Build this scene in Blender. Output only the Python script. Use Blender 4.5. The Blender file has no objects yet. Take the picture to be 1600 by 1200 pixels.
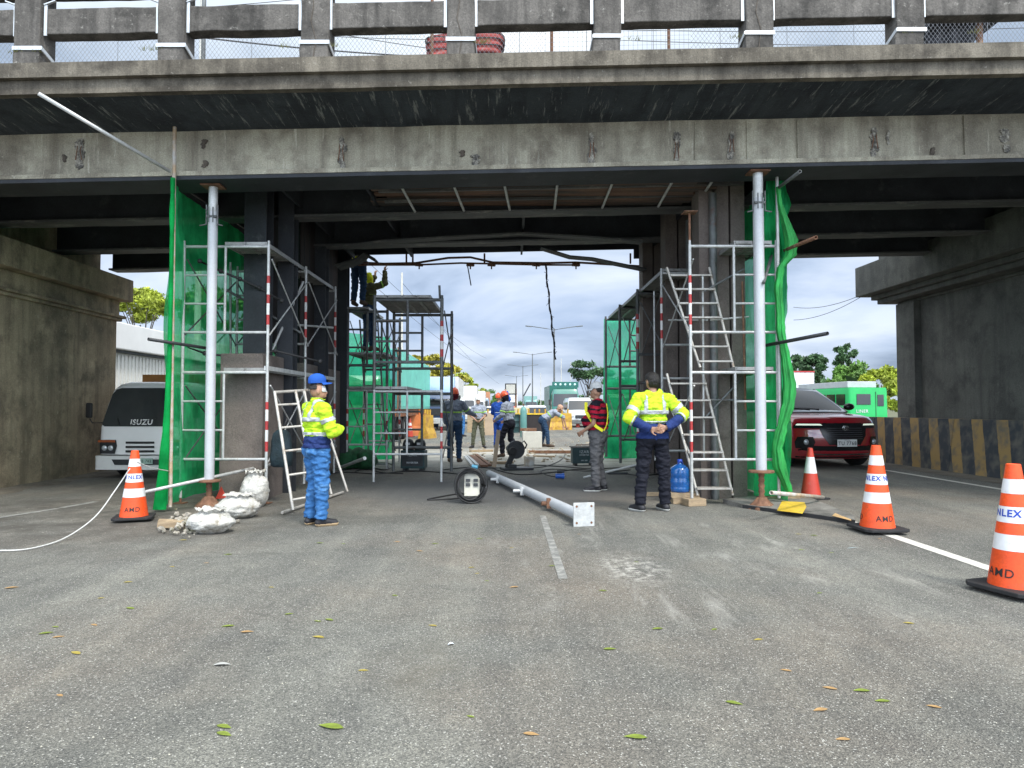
import bpy, math, random
import numpy as np
from mathutils import Vector, Matrix, Euler, noise
random.seed(7); np.random.seed(7)
R = math.radians; PI = math.pi; V = Vector
sc = bpy.context.scene; COL = sc.collection
# ------------------------------------------------------------------ camera
F = 1100.0; CAMH = 1.3; PITCH = math.atan(37/F)
cam = bpy.data.cameras.new('camera'); camo = bpy.data.objects.new('camera', cam); COL.objects.link(camo)
cam.sensor_width = 36; cam.lens = F/1600*36; cam.clip_start = .05; cam.clip_end = 3000
camo.location = (0, 0, CAMH); camo.rotation_euler = (R(90)+PITCH, 0, 0); sc.camera = camo
# ------------------------------------------------------------------ sky and sun
SUN_EL, SUN_AZ = 52, 145      # azimuth clockwise from +Y (the view direction)
w = bpy.data.worlds.new('World'); sc.world = w; w.use_nodes = True
nt = w.node_tree; nt.nodes.clear()
def N(t, k, **kw):
    n = t.nodes.new(k)
    for a, b in kw.items(): setattr(n, a, b)
    return n
out = N(nt, 'ShaderNodeOutputWorld'); bg = N(nt, 'ShaderNodeBackground')
sky = N(nt, 'ShaderNodeTexSky', sky_type='NISHITA', sun_disc=False, sun_elevation=R(SUN_EL), sun_rotation=R(SUN_AZ))
sky.air_density = 1.2; sky.dust_density = 2.0
tc = N(nt, 'ShaderNodeTexCoord'); sp = N(nt, 'ShaderNodeSeparateXYZ'); nt.links.new(tc.outputs['Generated'], sp.inputs[0])
zc = N(nt, 'ShaderNodeMath', operation='MAXIMUM'); nt.links.new(sp.outputs[2], zc.inputs[0]); zc.inputs[1].default_value = 0.0
za = N(nt, 'ShaderNodeMath', operation='ADD'); nt.links.new(zc.outputs[0], za.inputs[0]); za.inputs[1].default_value = 0.22
dx = N(nt, 'ShaderNodeMath', operation='DIVIDE'); nt.links.new(sp.outputs[0], dx.inputs[0]); nt.links.new(za.outputs[0], dx.inputs[1])
dy = N(nt, 'ShaderNodeMath', operation='DIVIDE'); nt.links.new(sp.outputs[1], dy.inputs[0]); nt.links.new(za.outputs[0], dy.inputs[1])
cb = N(nt, 'ShaderNodeCombineXYZ'); nt.links.new(dx.outputs[0], cb.inputs[0]); nt.links.new(dy.outputs[0], cb.inputs[1])
cn = N(nt, 'ShaderNodeTexNoise'); cn.inputs['Scale'].default_value = 1.15; cn.inputs['Detail'].default_value = 9; cn.inputs['Roughness'].default_value = .52; cn.inputs['Distortion'].default_value = .35
nt.links.new(cb.outputs[0], cn.inputs['Vector'])
cr = N(nt, 'ShaderNodeValToRGB'); e = cr.color_ramp.elements
e[0].position = .36; e[0].color = (2.3, 2.95, 4.1, 1); e[1].position = .66; e[1].color = (7.7, 8.1, 8.8, 1)
m_ = cr.color_ramp.elements.new(.48); m_.color = (4.5, 5.3, 6.6, 1)
nt.links.new(cn.outputs[0], cr.inputs[0])
# a low bank of bluer cloud and a brighter zenith
er = N(nt, 'ShaderNodeValToRGB'); q = er.color_ramp.elements
q[0].position = 0; q[0].color = (1.02, 1.02, 1.0, 1); q[1].position = .6; q[1].color = (1.75, 1.65, 1.45, 1)
k = q.new(.12); k.color = (.78, .84, .95, 1); k = q.new(.3); k.color = (1.15, 1.12, 1.06, 1)
nt.links.new(zc.outputs[0], er.inputs[0])
mu = N(nt, 'ShaderNodeMix', data_type='RGBA', blend_type='MULTIPLY'); mu.inputs[0].default_value = 1
nt.links.new(cr.outputs[0], mu.inputs[6]); nt.links.new(er.outputs[0], mu.inputs[7])
mx = N(nt, 'ShaderNodeMix', data_type='RGBA'); mx.inputs[0].default_value = .88
nt.links.new(sky.outputs[0], mx.inputs[6]); nt.links.new(mu.outputs[2], mx.inputs[7])
# unseen sky on the sun's side, behind the camera, boosted as added front light
gl = N(nt, 'ShaderNodeMapRange'); gl.inputs[1].default_value = .25; gl.inputs[2].default_value = -.55; gl.inputs[3].default_value = 1; gl.inputs[4].default_value = 2.9
nt.links.new(sp.outputs[1], gl.inputs[0])
gm = N(nt, 'ShaderNodeVectorMath', operation='SCALE'); nt.links.new(mx.outputs[2], gm.inputs[0]); nt.links.new(gl.outputs[0], gm.inputs['Scale'])
nt.links.new(gm.outputs[0], bg.inputs[0]); bg.inputs[1].default_value = .115; nt.links.new(bg.outputs[0], out.inputs[0])
sl = bpy.data.lights.new('sun', 'SUN'); sl.energy = 2.0; sl.angle = R(11); sl.color = (1, .95, .87)
so = bpy.data.objects.new('sun', sl); COL.objects.link(so)
sd = V((math.sin(R(SUN_AZ))*math.cos(R(SUN_EL)), math.cos(R(SUN_AZ))*math.cos(R(SUN_EL)), math.sin(R(SUN_EL))))
so.rotation_euler = sd.to_track_quat('Z', 'Y').to_euler()
sc.view_settings.view_transform = 'Standard'; sc.view_settings.look = 'None'; sc.view_settings.exposure = 0.34; sc.view_settings.gamma = 1
sc.cycles.transparent_max_bounces = 16

# ------------------------------------------------------------------ helpers
_f = V((0, math.cos(PITCH), math.sin(PITCH))); _u = V((0, -math.sin(PITCH), math.cos(PITCH)))
def ray(px, py): return _f*F + V((1, 0, 0))*(px-800) + _u*(600-py)
def at(px, py, Y):
    d = ray(px, py); return V((0, 0, CAMH)) + d*(Y/d.y)
def gnd(px, py, z=0.0):
    d = ray(px, py); return V((0, 0, CAMH)) + d*((z-CAMH)/d.z)
ROADK = -0.023
WL = {}
def tag(o, label=None, cat=None, group=None, kind=None):
    if label: o['label'] = label
    if cat: o['category'] = cat
    if group: o['group'] = group
    if kind: o['kind'] = kind
    return o
def thing(name, label, cat, loc=(0, 0, 0), group=None):
    """Empty at the base; parts are given in world coordinates when loc is set, else local"""
    o = bpy.data.objects.new(name, None); COL.objects.link(o); o.location = loc; o.empty_display_size = .1
    WL[o.name] = V(loc); return tag(o, label, cat, group)
def put(o, loc, rz=0, s=1, rx=0, ry=0):
    o.location = loc; o.rotation_euler = (rx, ry, rz); o.scale = (s, s, s); return o
def copy_tree(o, parent=None):
    c = o.copy(); COL.objects.link(c); c.parent = parent
    for ch in list(o.children): copy_tree(ch, c)
    return c
def basis(d):
    d = V(d).normalized(); a = V((0, 0, 1)) if abs(d.z) < .95 else V((1, 0, 0))
    x = d.cross(a).normalized(); return x, x.cross(d).normalized(), d
class MB:
    def __init__(s): s.v = []; s.f = []; s.m = []; s.cur = 0; s.sm = []
    def add(s, vs, fs, smooth=False):
        b = len(s.v); s.v += [tuple(p) for p in vs]
        for f in fs: s.f.append(tuple(i+b for i in f)); s.m.append(s.cur); s.sm.append(smooth)
        return s
    def box(s, x0, x1, y0, y1, z0, z1):
        v = [(x, y, z) for x in (x0, x1) for y in (y0, y1) for z in (z0, z1)]
        return s.add(v, [(0, 1, 3, 2), (4, 6, 7, 5), (0, 4, 5, 1), (2, 3, 7, 6), (0, 2, 6, 4), (1, 5, 7, 3)])
    def obox(s, c, size, rot=(0, 0, 0)):
        m = Euler(rot).to_matrix(); h = V(size)/2; c = V(c)
        v = [c + m @ V((x*h.x, y*h.y, z*h.z)) for x in (-1, 1) for y in (-1, 1) for z in (-1, 1)]
        return s.add(v, [(0, 1, 3, 2), (4, 6, 7, 5), (0, 4, 5, 1), (2, 3, 7, 6), (0, 2, 6, 4), (1, 5, 7, 3)])
    def beam(s, p0, p1, w_, h_, up=(0, 0, 1)):
        p0 = V(p0); p1 = V(p1); d = (p1-p0).normalized(); x = d.cross(V(up)).normalized(); u = x.cross(d).normalized()
        v = [p + x*(a*w_/2) + u*(b*h_/2) for p in (p0, p1) for a in (-1, 1) for b in (-1, 1)]
        return s.add(v, [(0, 1, 3, 2), (4, 6, 7, 5), (0, 4, 5, 1), (2, 3, 7, 6), (0, 2, 6, 4), (1, 5, 7, 3)])
    def tube(s, p0, p1, r, r1=None, n=8):
        r1 = r if r1 is None else r1; p0 = V(p0); p1 = V(p1); x, y, d = basis(p1-p0)
        v = []
        for p, rr in ((p0, r), (p1, r1)):
            v += [p + x*math.cos(2*PI*i/n)*rr + y*math.sin(2*PI*i/n)*rr for i in range(n)]
        s.add(v, [(i, (i+1) % n, n+(i+1) % n, n+i) for i in range(n)], True)
        s.add(v[:n], [tuple(range(n))[::-1]]); s.add(v[n:], [tuple(range(n))]); return s
    def hollow(s, p0, p1, r, wall=.004, n=12):
        p0 = V(p0); p1 = V(p1); x, y, d = basis(p1-p0); L = (p1-p0).length; v = []
        for p, rr in ((p0+d*.12, r-wall), (p0, r-wall), (p0, r), (p1, r), (p1, r-wall), (p1-d*.12, r-wall)):
            v += [p + x*math.cos(2*PI*i/n)*rr + y*math.sin(2*PI*i/n)*rr for i in range(n)]
        return s.add(v, [(k*n+i, k*n+(i+1) % n, (k+1)*n+(i+1) % n, (k+1)*n+i) for k in range(5) for i in range(n)], True)
    def path(s, pts, r, n=6, closed=False):
        pts = [V(p) for p in pts]; L = len(pts); v = []; px = None
        for i, p in enumerate(pts):
            a = pts[max(i-1, 0)] if not closed else pts[i-1]; b = pts[min(i+1, L-1)] if not closed else pts[(i+1) % L]
            d = (b-a).normalized()
            if px is None: x, y, _ = basis(d)
            else:
                x = (px - d*px.dot(d)); x = x.normalized() if x.length > 1e-6 else basis(d)[0]; y = d.cross(x)
            px = x; rr = r[i] if isinstance(r, (list, tuple)) else r
            v += [p + x*math.cos(2*PI*k/n)*rr + y*math.sin(2*PI*k/n)*rr for k in range(n)]
        fs = [(i*n+k, i*n+(k+1) % n, ((i+1) % L)*n+(k+1) % n, ((i+1) % L)*n+k) for i in range(L if closed else L-1) for k in range(n)]
        if not closed: fs += [tuple(range(n))[::-1], tuple((L-1)*n+k for k in range(n))]
        return s.add(v, fs, True)
    def lathe(s, prof, c=(0, 0, 0), n=16, rot=None, caps=True, smooth=True):
        c = V(c); m = Euler(rot).to_matrix() if rot else Matrix.Identity(3); v = []
        for r, z in prof: v += [c + m @ V((r*math.cos(2*PI*i/n), r*math.sin(2*PI*i/n), z)) for i in range(n)]
        L = len(prof); fs = [(k*n+i, k*n+(i+1) % n, (k+1)*n+(i+1) % n, (k+1)*n+i) for k in range(L-1) for i in range(n)]
        s.add(v, fs, smooth)
        if caps: s.add(v[:n], [tuple(range(n))[::-1]]); s.add(v[-n:], [tuple(range(n))])
        return s
    def ball(s, c, r, n=10, rot=None):
        r = (r, r, r) if isinstance(r, (int, float)) else r; c = V(c); m = Euler(rot).to_matrix() if rot else Matrix.Identity(3); h = n//2+1; v = []
        for k in range(h+1):
            t = PI*k/h
            v += [c + m @ V((r[0]*math.sin(t)*math.cos(2*PI*i/n), r[1]*math.sin(t)*math.sin(2*PI*i/n), -r[2]*math.cos(t))) for i in range(n)]
        return s.add(v, [(k*n+i, k*n+(i+1) % n, (k+1)*n+(i+1) % n, (k+1)*n+i) for k in range(h) for i in range(n)], True)
    def prism(s, poly, d, origin=(0, 0, 0), X=(1, 0, 0), Y=(0, 0, 1)):
        """poly in the X/Y plane through origin, thickness d along X x Y"""
        X = V(X); Y = V(Y); Z = X.cross(Y).normalized(); o = V(origin); n = len(poly)
        a = [o+X*p[0]+Y*p[1] for p in poly]; b = [p+Z*d for p in a]
        return s.add(a+b, [tuple(range(n))[::-1], tuple(range(n, 2*n))]+[(i, (i+1) % n, n+(i+1) % n, n+i) for i in range(n)])
    def loft(s, rings, smooth=True, caps=True):
        n = len(rings[0]); v = [p for r in rings for p in r]; L = len(rings)
        s.add(v, [(k*n+i, k*n+(i+1) % n, (k+1)*n+(i+1) % n, (k+1)*n+i) for k in range(L-1) for i in range(n)], smooth)
        if caps: s.add(rings[0], [tuple(range(n))[::-1]]); s.add(rings[-1], [tuple(range(n))])
        return s
    def sheet(s, fn, nu, nv, smooth=True):
        v = [fn(i/nu, j/nv) for j in range(nv+1) for i in range(nu+1)]
        return s.add(v, [(j*(nu+1)+i, j*(nu+1)+i+1, (j+1)*(nu+1)+i+1, (j+1)*(nu+1)+i) for j in range(nv) for i in range(nu)], smooth)
    def build(s, name, mats, parent=None, label=None, cat=None, group=None, kind=None, origin=None, bevel=0, noFix=False):
        off = WL[parent.name] if parent is not None else V(origin or (0, 0, 0))
        me = bpy.data.meshes.new(name); me.from_pydata([tuple(V(p)-off) for p in s.v], [], s.f)
        if not isinstance(mats, (list, tuple)): mats = [mats]
        for m in mats: me.materials.append(m)
        me.polygons.foreach_set('material_index', s.m); me.polygons.foreach_set('use_smooth', s.sm)
        me.validate(); me.update()
        if not noFix:
            import bmesh
            bm = bmesh.new(); bm.from_mesh(me); bmesh.ops.recalc_face_normals(bm, faces=bm.faces)
            bm.to_mesh(me); bm.free()
        o = bpy.data.objects.new(name, me); COL.objects.link(o)
        if bevel:
            b = o.modifiers.new('bevel', 'BEVEL'); b.width = bevel; b.segments = 2; b.limit_method = 'ANGLE'; b.angle_limit = R(40)
        if parent is not None: o.parent = parent; WL[o.name] = off.copy()
        else: o.location = off; WL[o.name] = off
        return tag(o, label, cat, group, kind)

# ------------------------------------------------------------------ materials
def mat(name, c, rough=.6, metal=0, var=.15, scale=4, c2=None, c2amt=.5, c2scale=1.5, bump=0, bscale=40, stretch=(1, 1, 1), coat=0, spec=.5, world=False, fine=0):
    m = bpy.data.materials.new(name); m.use_nodes = True; t = m.node_tree; b = t.nodes['Principled BSDF']
    b.inputs['Roughness'].default_value = rough; b.inputs['Metallic'].default_value = metal; b.inputs['Coat Weight'].default_value = coat
    b.inputs['Specular IOR Level'].default_value = spec
    tc = N(t, 'ShaderNodeTexCoord'); mp = N(t, 'ShaderNodeMapping'); mp.inputs['Scale'].default_value = stretch
    t.links.new(tc.outputs['Object'], mp.inputs[0])
    def nz(sc_, det=5, ro=.6):
        n = N(t, 'ShaderNodeTexNoise'); n.inputs['Scale'].default_value = sc_; n.inputs['Detail'].default_value = det; n.inputs['Roughness'].default_value = ro
        t.links.new(mp.outputs[0], n.inputs['Vector']); return n
    c = V(c[:3]); lo = tuple(c*(1-var))+(1,); hi = tuple(c*(1+var))+(1,)
    r1 = N(t, 'ShaderNodeValToRGB'); r1.color_ramp.elements[0].position = .32; r1.color_ramp.elements[1].position = .68
    r1.color_ramp.elements[0].color = lo; r1.color_ramp.elements[1].color = hi
    t.links.new(nz(scale).outputs[0], r1.inputs[0]); col = r1.outputs[0]
    if c2 is not None:
        r2 = N(t, 'ShaderNodeValToRGB'); r2.color_ramp.elements[0].position = 1-c2amt-.06; r2.color_ramp.elements[1].position = 1-c2amt+.1
        t.links.new(nz(c2scale, 7, .7).outputs[0], r2.inputs[0])
        x = N(t, 'ShaderNodeMix', data_type='RGBA'); t.links.new(r2.outputs[0], x.inputs[0]); t.links.new(col, x.inputs[6]); x.inputs[7].default_value = tuple(c2)+(1,)
        col = x.outputs[2]
    if fine:
        r3 = N(t, 'ShaderNodeMapRange'); r3.inputs[1].default_value = .3; r3.inputs[2].default_value = .7; r3.inputs[3].default_value = 1-fine; r3.inputs[4].default_value = 1+fine
        t.links.new(nz(55, 4, .7).outputs[0], r3.inputs[0])
        x = N(t, 'ShaderNodeMix', data_type='RGBA', blend_type='MULTIPLY'); x.inputs[0].default_value = 1
        t.links.new(col, x.inputs[6]); t.links.new(r3.outputs[0], x.inputs[7]); col = x.outputs[2]
    t.links.new(col, b.inputs['Base Color'])
    if bump:
        bp = N(t, 'ShaderNodeBump'); bp.inputs['Strength'].default_value = bump; bp.inputs['Distance'].default_value = .02
        t.links.new(nz(bscale, 4).outputs[0], bp.inputs['Height']); t.links.new(bp.outputs[0], b.inputs['Normal'])
    return m
def emis(name, c, s):
    m = mat(name, c); b = m.node_tree.nodes['Principled BSDF']; b.inputs['Emission Color'].default_value = tuple(c)+(1,); b.inputs['Emission Strength'].default_value = s; return m
M = {}
M['galv'] = mat('galvanised_steel', (.50, .51, .50), .5, .25, .18, 9, (.28, .22, .17), .33, 6, fine=.12)
M['galvdark'] = mat('weathered_dark_steel', (.13, .14, .14), .55, .3, .25, 8, (.12, .07, .05), .4, 5)
M['pipegrey'] = mat('grey_painted_pipe', (.47, .49, .51), .5, .1, .08, 3, (.26, .25, .23), .33, 4, fine=.08)
M['white'] = mat('white_paint', (.72, .72, .70), .4, 0, .06, 3, (.4, .38, .34), .3, 5)
M['red'] = mat('red_band_paint', (.42, .04, .04), .5, 0, .15, 8)
M['rust'] = mat('rusty_steel', (.17, .085, .05), .85, .1, .35, 12, (.30, .20, .12), .4, 8, fine=.2)
M['rustpole'] = mat('ochre_rust_pole', (.42, .31, .20), .7, .1, .3, 7, (.5, .49, .46), .5, 3)
M['black'] = mat('black_rubber', (.02, .02, .021), .6, 0, .2, 10)
M['dark'] = mat('dark_steel', (.04, .042, .045), .5, .3, .25, 8)
M['wood'] = mat('rough_timber', (.36, .27, .17), .85, 0, .3, 3, (.16, .11, .07), .4, 4, .3, 60, (1, 1, 8), fine=.2)
M['plank'] = mat('grey_metal_plank', (.32, .32, .31), .55, .4, .2, 6, (.14, .13, .12), .4, 3, fine=.15)
M['skin'] = mat('skin', (.36, .20, .13), .55, 0, .08, 12)
M['glass'] = mat('dark_tinted_glass', (.012, .015, .018), .06, 0, .1, 3, spec=.8)
M['chrome'] = mat('chrome', (.75, .76, .78), .18, 1, .04)
M['tyre'] = mat('tyre_rubber', (.018, .018, .019), .8, 0, .3, 20)
M['lamp'] = mat('clear_lamp_lens', (.55, .58, .6), .12, .4, .15, 30, coat=1)
M['conc'] = mat('weathered_concrete', (.20, .19, .17), .9, 0, .3, 1.6, (.07, .068, .06), .47, 1.1, .5, 45, (1, 1, .6), fine=.28)
M['concdark'] = mat('dark_mottled_concrete', (.085, .088, .085), .9, 0, .35, 1.3, (.03, .032, .033), .5, .9, .4, 30, fine=.25)  # darker mottled concrete for the far kerb and a torn plate
# ------------------------------------------------------------------ asphalt, ground, markings
def asphalt(name, base, dusty=True):
    m = bpy.data.materials.new(name); m.use_nodes = True; t = m.node_tree; b = t.nodes['Principled BSDF']
    g = N(t, 'ShaderNodeTexCoord'); L = t.links.new
    def nz(s, det=5, ro=.6, vec=None, dist=0):
        n = N(t, 'ShaderNodeTexNoise'); n.inputs['Scale'].default_value = s; n.inputs['Detail'].default_value = det; n.inputs['Roughness'].default_value = ro; n.inputs['Distortion'].default_value = dist
        L(vec or g.outputs['Object'], n.inputs['Vector']); return n.outputs[0]
    def ramp(src, p0, c0, p1, c1):
        r = N(t, 'ShaderNodeValToRGB'); r.color_ramp.elements[0].position = p0; r.color_ramp.elements[1].position = p1
        r.color_ramp.elements[0].color = c0 if len(c0) == 4 else tuple(c0)+(1,); r.color_ramp.elements[1].color = c1 if len(c1) == 4 else tuple(c1)+(1,)
        L(src, r.inputs[0]); return r.outputs[0]
    def mix(f, a, c, mode='MIX', fv=None):
        x = N(t, 'ShaderNodeMix', data_type='RGBA', blend_type=mode)
        if fv is not None: x.inputs[0].default_value = fv
        else: L(f, x.inputs[0])
        L(a, x.inputs[6])
        if isinstance(c, tuple): x.inputs[7].default_value = c
        else: L(c, x.inputs[7])
        return x.outputs[2]
    bs = V(base)
    col = ramp(nz(.55, 6, .6, dist=.4), .35, tuple(bs*.80), .68, tuple(bs*1.22))
    col = mix(ramp(nz(.28, 4), .45, (0, 0, 0), .65, (1, 1, 1)), col, (base[0]*1.12, base[1]*.98, base[2]*.9, 1))
    mpl = N(t, 'ShaderNodeMapping'); mpl.inputs['Scale'].default_value = (1.6, .07, 1); L(g.outputs['Object'], mpl.inputs[0])
    col = mix(None, col, ramp(nz(1.3, 6, .6, mpl.outputs[0]), .34, (.80, .80, .81), .66, (1.2, 1.19, 1.16)), 'MULTIPLY', 1)
    col = mix(None, col, ramp(nz(2.3, 8, .7, dist=.8), .32, (.83, .83, .83), .68, (1.15, 1.14, 1.11)), 'MULTIPLY', 1)
    # aggregate chips
    vo = N(t, 'ShaderNodeTexVoronoi'); vo.inputs['Scale'].default_value = 175; L(g.outputs['Object'], vo.inputs['Vector'])
    sx = N(t, 'ShaderNodeSeparateColor'); L(vo.outputs['Color'], sx.inputs[0])
    col = mix(None, col, ramp(sx.outputs[0], .1, (.58, .58, .58), .95, (1.45, 1.43, 1.38)), 'MULTIPLY', 1)
    vo2 = N(t, 'ShaderNodeTexVoronoi'); vo2.inputs['Scale'].default_value = 210; L(g.outputs['Object'], vo2.inputs['Vector'])
    sx2 = N(t, 'ShaderNodeSeparateColor'); L(vo2.outputs['Color'], sx2.inputs[0])
    col = mix(None, col, ramp(sx2.outputs[0], .0, (.72, .72, .72), 1, (1.28, 1.28, 1.26)), 'MULTIPLY', 1)
    col = mix(ramp(sx.outputs[1], .955, (0, 0, 0), .975, (1, 1, 1)), col, (.42, .41, .37, 1))
    if dusty:
        # pale grinding dust dragged along the road, an oil stain and broad dark patches
        mp = N(t, 'ShaderNodeMapping'); mp.inputs['Scale'].default_value = (2.6, .55, 1); mp.inputs['Rotation'].default_value = (0, 0, R(-42)); L(g.outputs['Object'], mp.inputs[0])
        st = ramp(nz(1.5, 9, .72, mp.outputs[0], .5), .55, (0, 0, 0), .74, (.75, .75, .75))
        def spot(x, y, rx, ry):
            mq = N(t, 'ShaderNodeMapping'); mq.inputs['Location'].default_value = (-x/rx, -y/ry, 0); mq.inputs['Scale'].default_value = (1/rx, 1/ry, 1); L(g.outputs['Object'], mq.inputs[0])
            gr = N(t, 'ShaderNodeTexGradient', gradient_type='SPHERICAL'); L(mq.outputs[0], gr.inputs[0]); return gr.outputs[1]
        s1 = mix(None, st, ramp(spot(1.6, 6.2, 2.4, 2.6), .0, (0, 0, 0), .45, (1, 1, 1)), 'MULTIPLY', 1)
        col = mix(s1, col, (.40, .39, .35, 1))
        s2 = mix(None, ramp(nz(11, 7, .75), .47, (0, 0, 0), .62, (.9, .9, .9)), ramp(spot(.98, 5.75, .4, .8), .1, (0, 0, 0), .8, (1, 1, 1)), 'MULTIPLY', 1)
        col = mix(s2, col, (.50, .48, .43, 1))
        s3 = mix(None, ramp(nz(3, 6, .7), .40, (0, 0, 0), .7, (1, 1, 1)), ramp(spot(-.45, 3.6, .5, .6), .1, (0, 0, 0), .8, (.8, .8, .8)), 'MULTIPLY', 1)
        col = mix(s3, col, (.085, .075, .055, 1))
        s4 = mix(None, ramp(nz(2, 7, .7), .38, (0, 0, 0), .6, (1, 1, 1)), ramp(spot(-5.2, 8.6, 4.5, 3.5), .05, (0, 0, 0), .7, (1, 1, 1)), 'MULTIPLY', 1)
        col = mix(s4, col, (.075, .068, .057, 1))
        s5 = ramp(spot(-.3, 11.2, 3.4, 2.8), .15, (0, 0, 0), .55, (.75, .75, .75))  # smooth dark oval on the road beneath the deck
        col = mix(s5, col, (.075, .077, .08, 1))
        s6 = mix(None, ramp(nz(1.1, 7, .7), .36, (.25, .25, .25), .6, (1, 1, 1)), ramp(spot(1.5, 19, 7, 5.2), .1, (0, 0, 0), .5, (1, 1, 1)), 'MULTIPLY', 1)
        col = mix(s6, col, (.43, .41, .36, 1))
    # hairline cracks
    vc = N(t, 'ShaderNodeTexVoronoi', feature='DISTANCE_TO_EDGE'); vc.inputs['Scale'].default_value = .23
    wv = N(t, 'ShaderNodeTexNoise'); wv.inputs['Scale'].default_value = 1.1; wv.inputs['Detail'].default_value = 6; L(g.outputs['Object'], wv.inputs[0])
    av = N(t, 'ShaderNodeVectorMath', operation='MULTIPLY_ADD'); L(wv.outputs[1], av.inputs[0]); av.inputs[1].default_value = (1.4, 1.4, 0); L(g.outputs['Object'], av.inputs[2]); L(av.outputs[0], vc.inputs[0])
    col = mix(ramp(vc.outputs[0], .0, (.35, .35, .35), .0022, (0, 0, 0)), col, (.06, .058, .052, 1))
    L(col, b.inputs['Base Color']); b.inputs['Roughness'].default_value = .88
    bp = N(t, 'ShaderNodeBump'); bp.inputs['Strength'].default_value = .7; bp.inputs['Distance'].default_value = .006; L(vo.outputs['Distance'], bp.inputs['Height'])
    L(bp.outputs[0], b.inputs['Normal']); return m
M['asphalt'] = asphalt('asphalt', (.142, .143, .133))
M['earth'] = mat('roadside_earth', (.13, .12, .08), .95, 0, .3, .6, (.07, .10, .03), .5, .25, .5, 8, fine=.3)
M['dirt'] = mat('silt_along_wall', (.13, .115, .09), .95, 0, .35, 2.5, (.25, .24, .21), .36, 7, .8, 25, fine=.35)
def worn(name, c, amt=.5):
    m = mat(name, c, .75, 0, .12, 6, (.16, .16, .15), amt, 9, .3, 60, fine=.15); return m
M['line'] = worn('road_paint_white', (.58, .56, .50), .36)
M['lineold'] = worn('worn_road_paint', (.30, .295, .27), .52)
mb = MB(); mb.sheet(lambda u, v: (-900+1800*u, -60+1500*v, -.02), 6, 6, False); mb.build('ground', M['earth'], kind='structure')
def rx(x, y): return x + ROADK*y
def strip(mb, x0, x1, y0, y1, z, n=1):
    for i in range(n):
        a = y0+(y1-y0)*i/n; b = y0+(y1-y0)*(i+1)/n
        mb.add([(rx(x0, a), a, z), (rx(x1, a), a, z), (rx(x1, b), b, z), (rx(x0, b), b, z)], [(0, 1, 2, 3)])
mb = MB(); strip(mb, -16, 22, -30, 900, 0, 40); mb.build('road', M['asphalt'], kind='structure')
def groundstrip(name, pts, wid, m, z=.004):
    mb = MB()
    for a, b in pts:
        a = gnd(*a); b = gnd(*b); d = (b-a).normalized(); x = V((d.y, -d.x, 0))*wid/2
        mb.add([a-x+V((0, 0, z)), a+x+V((0, 0, z)), b+x+V((0, 0, z)), b-x+V((0, 0, z))], [(0, 1, 2, 3)])
    return mb.build(name, m, kind='structure')
groundstrip('lane_marking', [((1660, 927), (1300, 806))], .13, M['line'])
groundstrip('edge_marking', [((1700, 787), (1372, 733)), ((1180, 702), (1000, 674))], .12, M['line'])
groundstrip('worn_lane_marking', [((880, 905), (848, 806))], .07, M['lineold'])
groundstrip('left_edge_marking', [((-60, 818), (90, 795)), ((95, 794), (150, 784))], .10, M['lineold'])
# silt and pavement by the left pier
mb = MB()
def silt(u, v):
    y = 7+12*v; wdt = .62+.35*noise.noise(V((y*.9, 0, 3))); x = -8.55+wdt*u*1.5+.1*math.sin(y)
    return (rx(x, y)+.3, y, .004+.06*(1-u)*(.6+.4*noise.noise(V((x*4, y*4, 0)))) if u < 1 else .004)
mb.sheet(silt, 12, 60); mb.build('roadside_silt', M['dirt'], kind='structure')
# kerbed walk by the right barrier
mb = MB()
for i in range(8):
    a, b = 6+i*6, 12+i*6
    mb.add([(rx(8.35+.25, a), a, .005), (rx(9.6, a), a, .006), (rx(9.6, b), b, .006), (rx(8.6, b), b, .005)], [(0, 1, 2, 3)])
mb.build('dusty_shoulder', M['dirt'], kind='structure')

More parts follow.
